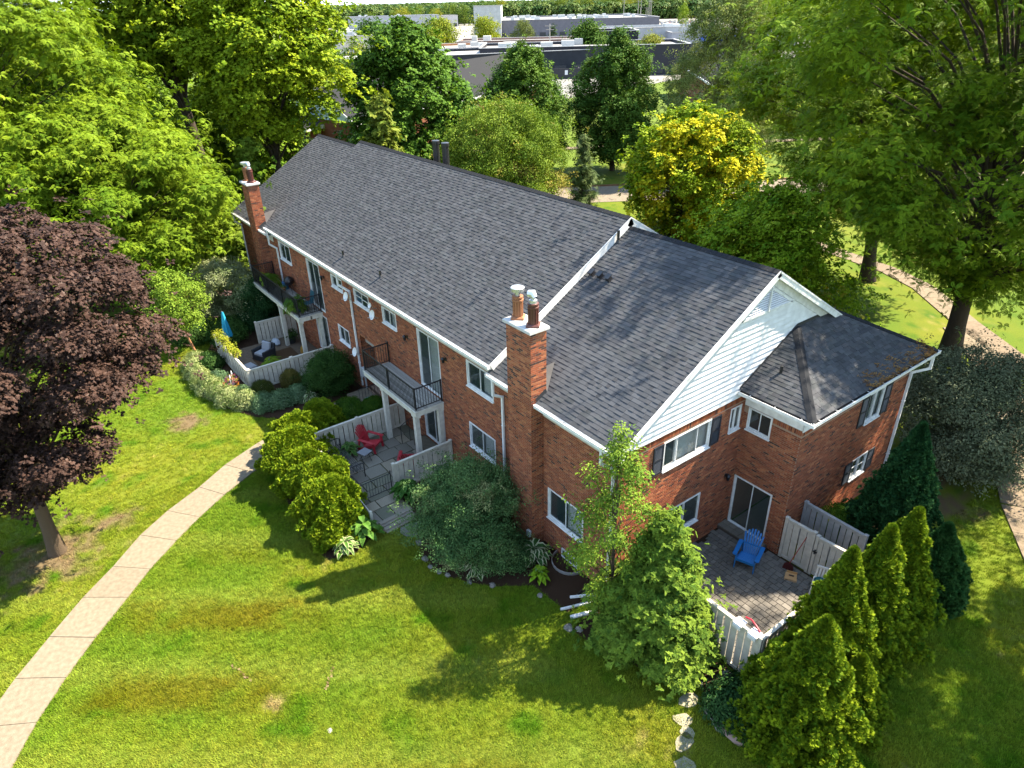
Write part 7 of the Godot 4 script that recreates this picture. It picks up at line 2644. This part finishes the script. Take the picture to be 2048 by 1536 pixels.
	for r in 7:
		for k in 15:
			rows.append([Vector3(-470, 0, -372) + u * (k * 4.4 - 4.0) + v * (r * 17.0), "rows of cars in the car park behind the big store", " car in the car park behind the big store"])
	for r in 2:
		for k in 10:
			rows.append([Vector3(-520, 0, -225) + ux * (k * 3.4) + vx * (r * 12.0), "cars in the car park before the far wood", " car in the car park before the far wood"])
	for k in 12:
		rows.append([Vector3(-215, 0, -82) + ux * (k * 3.3 - 20.0) + vx * (18.0 + (k % 3) * 6.0), "cars by the white store", " car near the white stuccoed store"])
	for k in 9:
		rows.append([Vector3(-300, 0, -183) + ux * (k * 3.5) + vx * ((k % 2) * 14.0), "cars by the green-roofed tower", " car near the tower of the big store"])
	for q in rows:
		if rng.randf() < 0.22:
			continue
		var p := rng.randi() % 6
		parked_car(q[0], atan2(-v.z, v.x) + rnd(-0.04, 0.04), paints[p], words[p] + q[2], q[1])
	parked_car(Vector3(-139, 0, -120.5), 0.9, paints[0], "white car just behind the black bin screen", "")
	parked_car(Vector3(-13.6, 0.03, -60.5), 2.15, paints[2], "dark car on the service road behind the great honey locusts", "")
	parked_car(Vector3(-7.0, 0.03, -66.0), 2.15, paints[1], "grey car farther along the service road behind the locusts", "")
	# poles
	var kp := 0
	for q in [[-300, -300], [-318, -330], [-330, -352], [-352, -368], [-372, -398], [-300, -322]]:
		lamp_pole("wooden utility pole with crossarms by the open car park", Vector3(q[0], 0, q[1]), 17.0, u, "utility poles along the stores", "utility_pole")
	for q in [[-395, -420], [-420, -445], [-450, -470], [-260, -150], [-285, -170], [-330, -150]]:
		lamp_pole("tall car park light pole with two lamp heads", Vector3(q[0], 0, q[1]), 11.0, u, "car park light poles")
	lamp_pole("wooden utility pole rising before the charcoal block", Vector3(-150, 0, -122), 11.5, u, "", "utility_pole")
	lamp_pole("black garden lamp post on the lawn behind the annex", Vector3(-8.0, 0, -41.0), 3.2, u * 0.2, "")
	far_trees()


func far_tree(called: String, label: String, group: String, at: Vector3, h: float, r: float, shape: String, leaf: String, lo: Color, hi: Color, sd: int, n := 260) -> void:
	tree(called, label, "tree", {at = at, h = h, from = h * 0.12, r = r, shape = shape, leaf = leaf, size = r * 0.42, n = n, lo = lo, hi = hi, trunk = r * 0.06, lobes = 20, lobe = 0.34, seed = sd, limbs = false}, group)


func far_trees() -> void:
	var v := Vector3(-0.78, 0, -0.625).normalized()
	var u := Vector3(0.625, 0, -0.78).normalized()
	far_tree("locust_tree", "bright yellow-green round tree before the big grey store", "", Vector3(-246, 0, -168), 11, 7, "round", "small", Color(0.12, 0.18, 0.015), Color(0.26, 0.28, 0.02), 501, 500)
	far_tree("locust_tree", "yellow-green spreading tree behind the charcoal parapet", "", Vector3(-250, 0, -148), 11, 8.5, "round", "small", Color(0.10, 0.17, 0.015), Color(0.25, 0.27, 0.02), 502, 500)
	far_tree("maple_tree", "dark green tree against the blank charcoal wall", "", Vector3(-146, 0, -132), 11.5, 6.0, "oval", "ovate", Color(0.03, 0.075, 0.012), Color(0.085, 0.15, 0.02), 503, 700)
	far_tree("maple_tree", "yellow-green tree beside the shop with the blue sign", "", Vector3(-128, 0, -138), 8.0, 5.0, "round", "small", Color(0.12, 0.16, 0.02), Color(0.26, 0.26, 0.04), 504, 500)
	far_tree("maple_tree", "small grey-green tree at the side of the big store", "", Vector3(-250, 0, -190), 10, 5.0, "oval", "small", Color(0.08, 0.11, 0.03), Color(0.16, 0.19, 0.05), 505, 400)
	far_tree("spruce_tree", "dark pointed spruce at the side of the big store", "", Vector3(-232, 0, -192), 9, 3.0, "cone", "needle", Color(0.02, 0.05, 0.015), Color(0.06, 0.1, 0.03), 506, 300)
	far_tree("maple_tree", "dark green tree by the white stuccoed store", "", Vector3(-205, 0, -96), 12, 7.0, "round", "ovate", Color(0.02, 0.06, 0.012), Color(0.06, 0.12, 0.02), 507, 500)
	far_tree("maple_tree", "slim bright green tree at the end of the open car park", "", Vector3(-330, 0, -385), 14, 4.0, "oval", "small", Color(0.1, 0.18, 0.015), Color(0.2, 0.28, 0.02), 508, 400)
	# rows of trees that end the view: each tree its own
	var kinds := [["deciduous_tree", "round", "small", Color(0.06, 0.115, 0.014), Color(0.15, 0.2, 0.026)], ["deciduous_tree", "oval", "ovate", Color(0.035, 0.085, 0.014), Color(0.10, 0.16, 0.022)], ["fir_tree", "cone", "needle", Color(0.015, 0.045, 0.018), Color(0.05, 0.09, 0.035)], ["yellow_tree", "round", "small", Color(0.14, 0.17, 0.014), Color(0.28, 0.27, 0.02)]]
	var words := ["mid green round tree", "darker green oval tree", "dark pointed fir", "yellow-green round tree"]
	var spots := []
	rng.seed = 91
	for k in 46:
		# behind the car parks, from the tower to the gap beside the pale tree
		var t := k / 45.0
		var p := Vector3(-640, 0, -430).lerp(Vector3(-430, 0, -640), t) + v * rnd(0, 70) + u * rnd(-4, 4)
		spots.append([p, rnd(15, 23), "in the wood edge behind the car parks", 0.0])
	for k in 34:
		var t := k / 33.0
		var p := Vector3(-520, 0, -250).lerp(Vector3(-560, 0, -390), t) + v * rnd(0, 120)
		spots.append([p, rnd(10, 17), "between the far stores", 0.0])
	for k in 26:
		var t := k / 25.0
		var p := Vector3(-300, 0, -420).lerp(Vector3(-200, 0, -420), t) + v * rnd(-20, 40)
		spots.append([p, rnd(9, 15), "beyond the pale shop and its car park", 0.0])
	for k in 14:
		var p := Vector3(-95, 0, -20).lerp(Vector3(-120, 0, -58), k / 13.0) + Vector3(rnd(-8, 8), 0, rnd(-8, 8))
		spots.append([p, rnd(8, 12), "beside the neighbouring house with the pale blue gable", 0.0])
	for k in 12:
		var p := Vector3(-62, 0, -62).lerp(Vector3(-20, 0, -96), k / 11.0) + Vector3(rnd(-6, 6), 0, rnd(-6, 6))
		spots.append([p, rnd(6, 11), "along the walk across the service road", 0.0])
	for q in spots:
		var kd: int = [0, 0, 1, 1, 2, 2, 3][rng.randi() % 7]
		var K: Array = kinds[kd]
		var sd := rng.randi()
		var h: float = q[1]
		var at: Vector3 = q[0]
		far_tree(K[0], words[kd] + " " + q[2], "trees " + q[2], at, h, h * (0.26 if kd == 2 else 0.42), K[1], K[2], K[3], K[4], sd, 170)
		rng.seed = sd
	# woods reaching to the horizon
	var xf := []
	var cols := PackedColorArray()
	rng.seed = 17
	for k in 26000:
		var dist := 760.0 + pow(rng.randf(), 1.8) * 4200.0
		var a := rnd(-0.62, 0.62)
		var dir := Vector3(-0.8065, 0, -0.591).rotated(UP, a)
		var p := Vector3(11, 0, 12) + dir * dist
		var rr := rnd(3.5, 6.5) * (1.0 + dist / 2500.0)
		xf.append(Transform3D(Basis(UP, rnd(0, TAU)).scaled(Vector3(rr, rr * rnd(0.8, 1.3), rr)), p + UP * (rr * 0.6 + rnd(0.0, 5.0))))
		var c := Color(0.03, 0.075, 0.016).lerp(Color(0.11, 0.15, 0.03), rng.randf())
		cols.push_back(c)
	var w := Node3D.new()
	w.name = "woods"
	add_child(w)
	w.set_meta("kind", "stuff")
	tag(w, "far woods reaching to the horizon", "woods")
	many(w, "foliage", T.sprigs["ovate_dense"], M.leaf_dark, xf, cols)
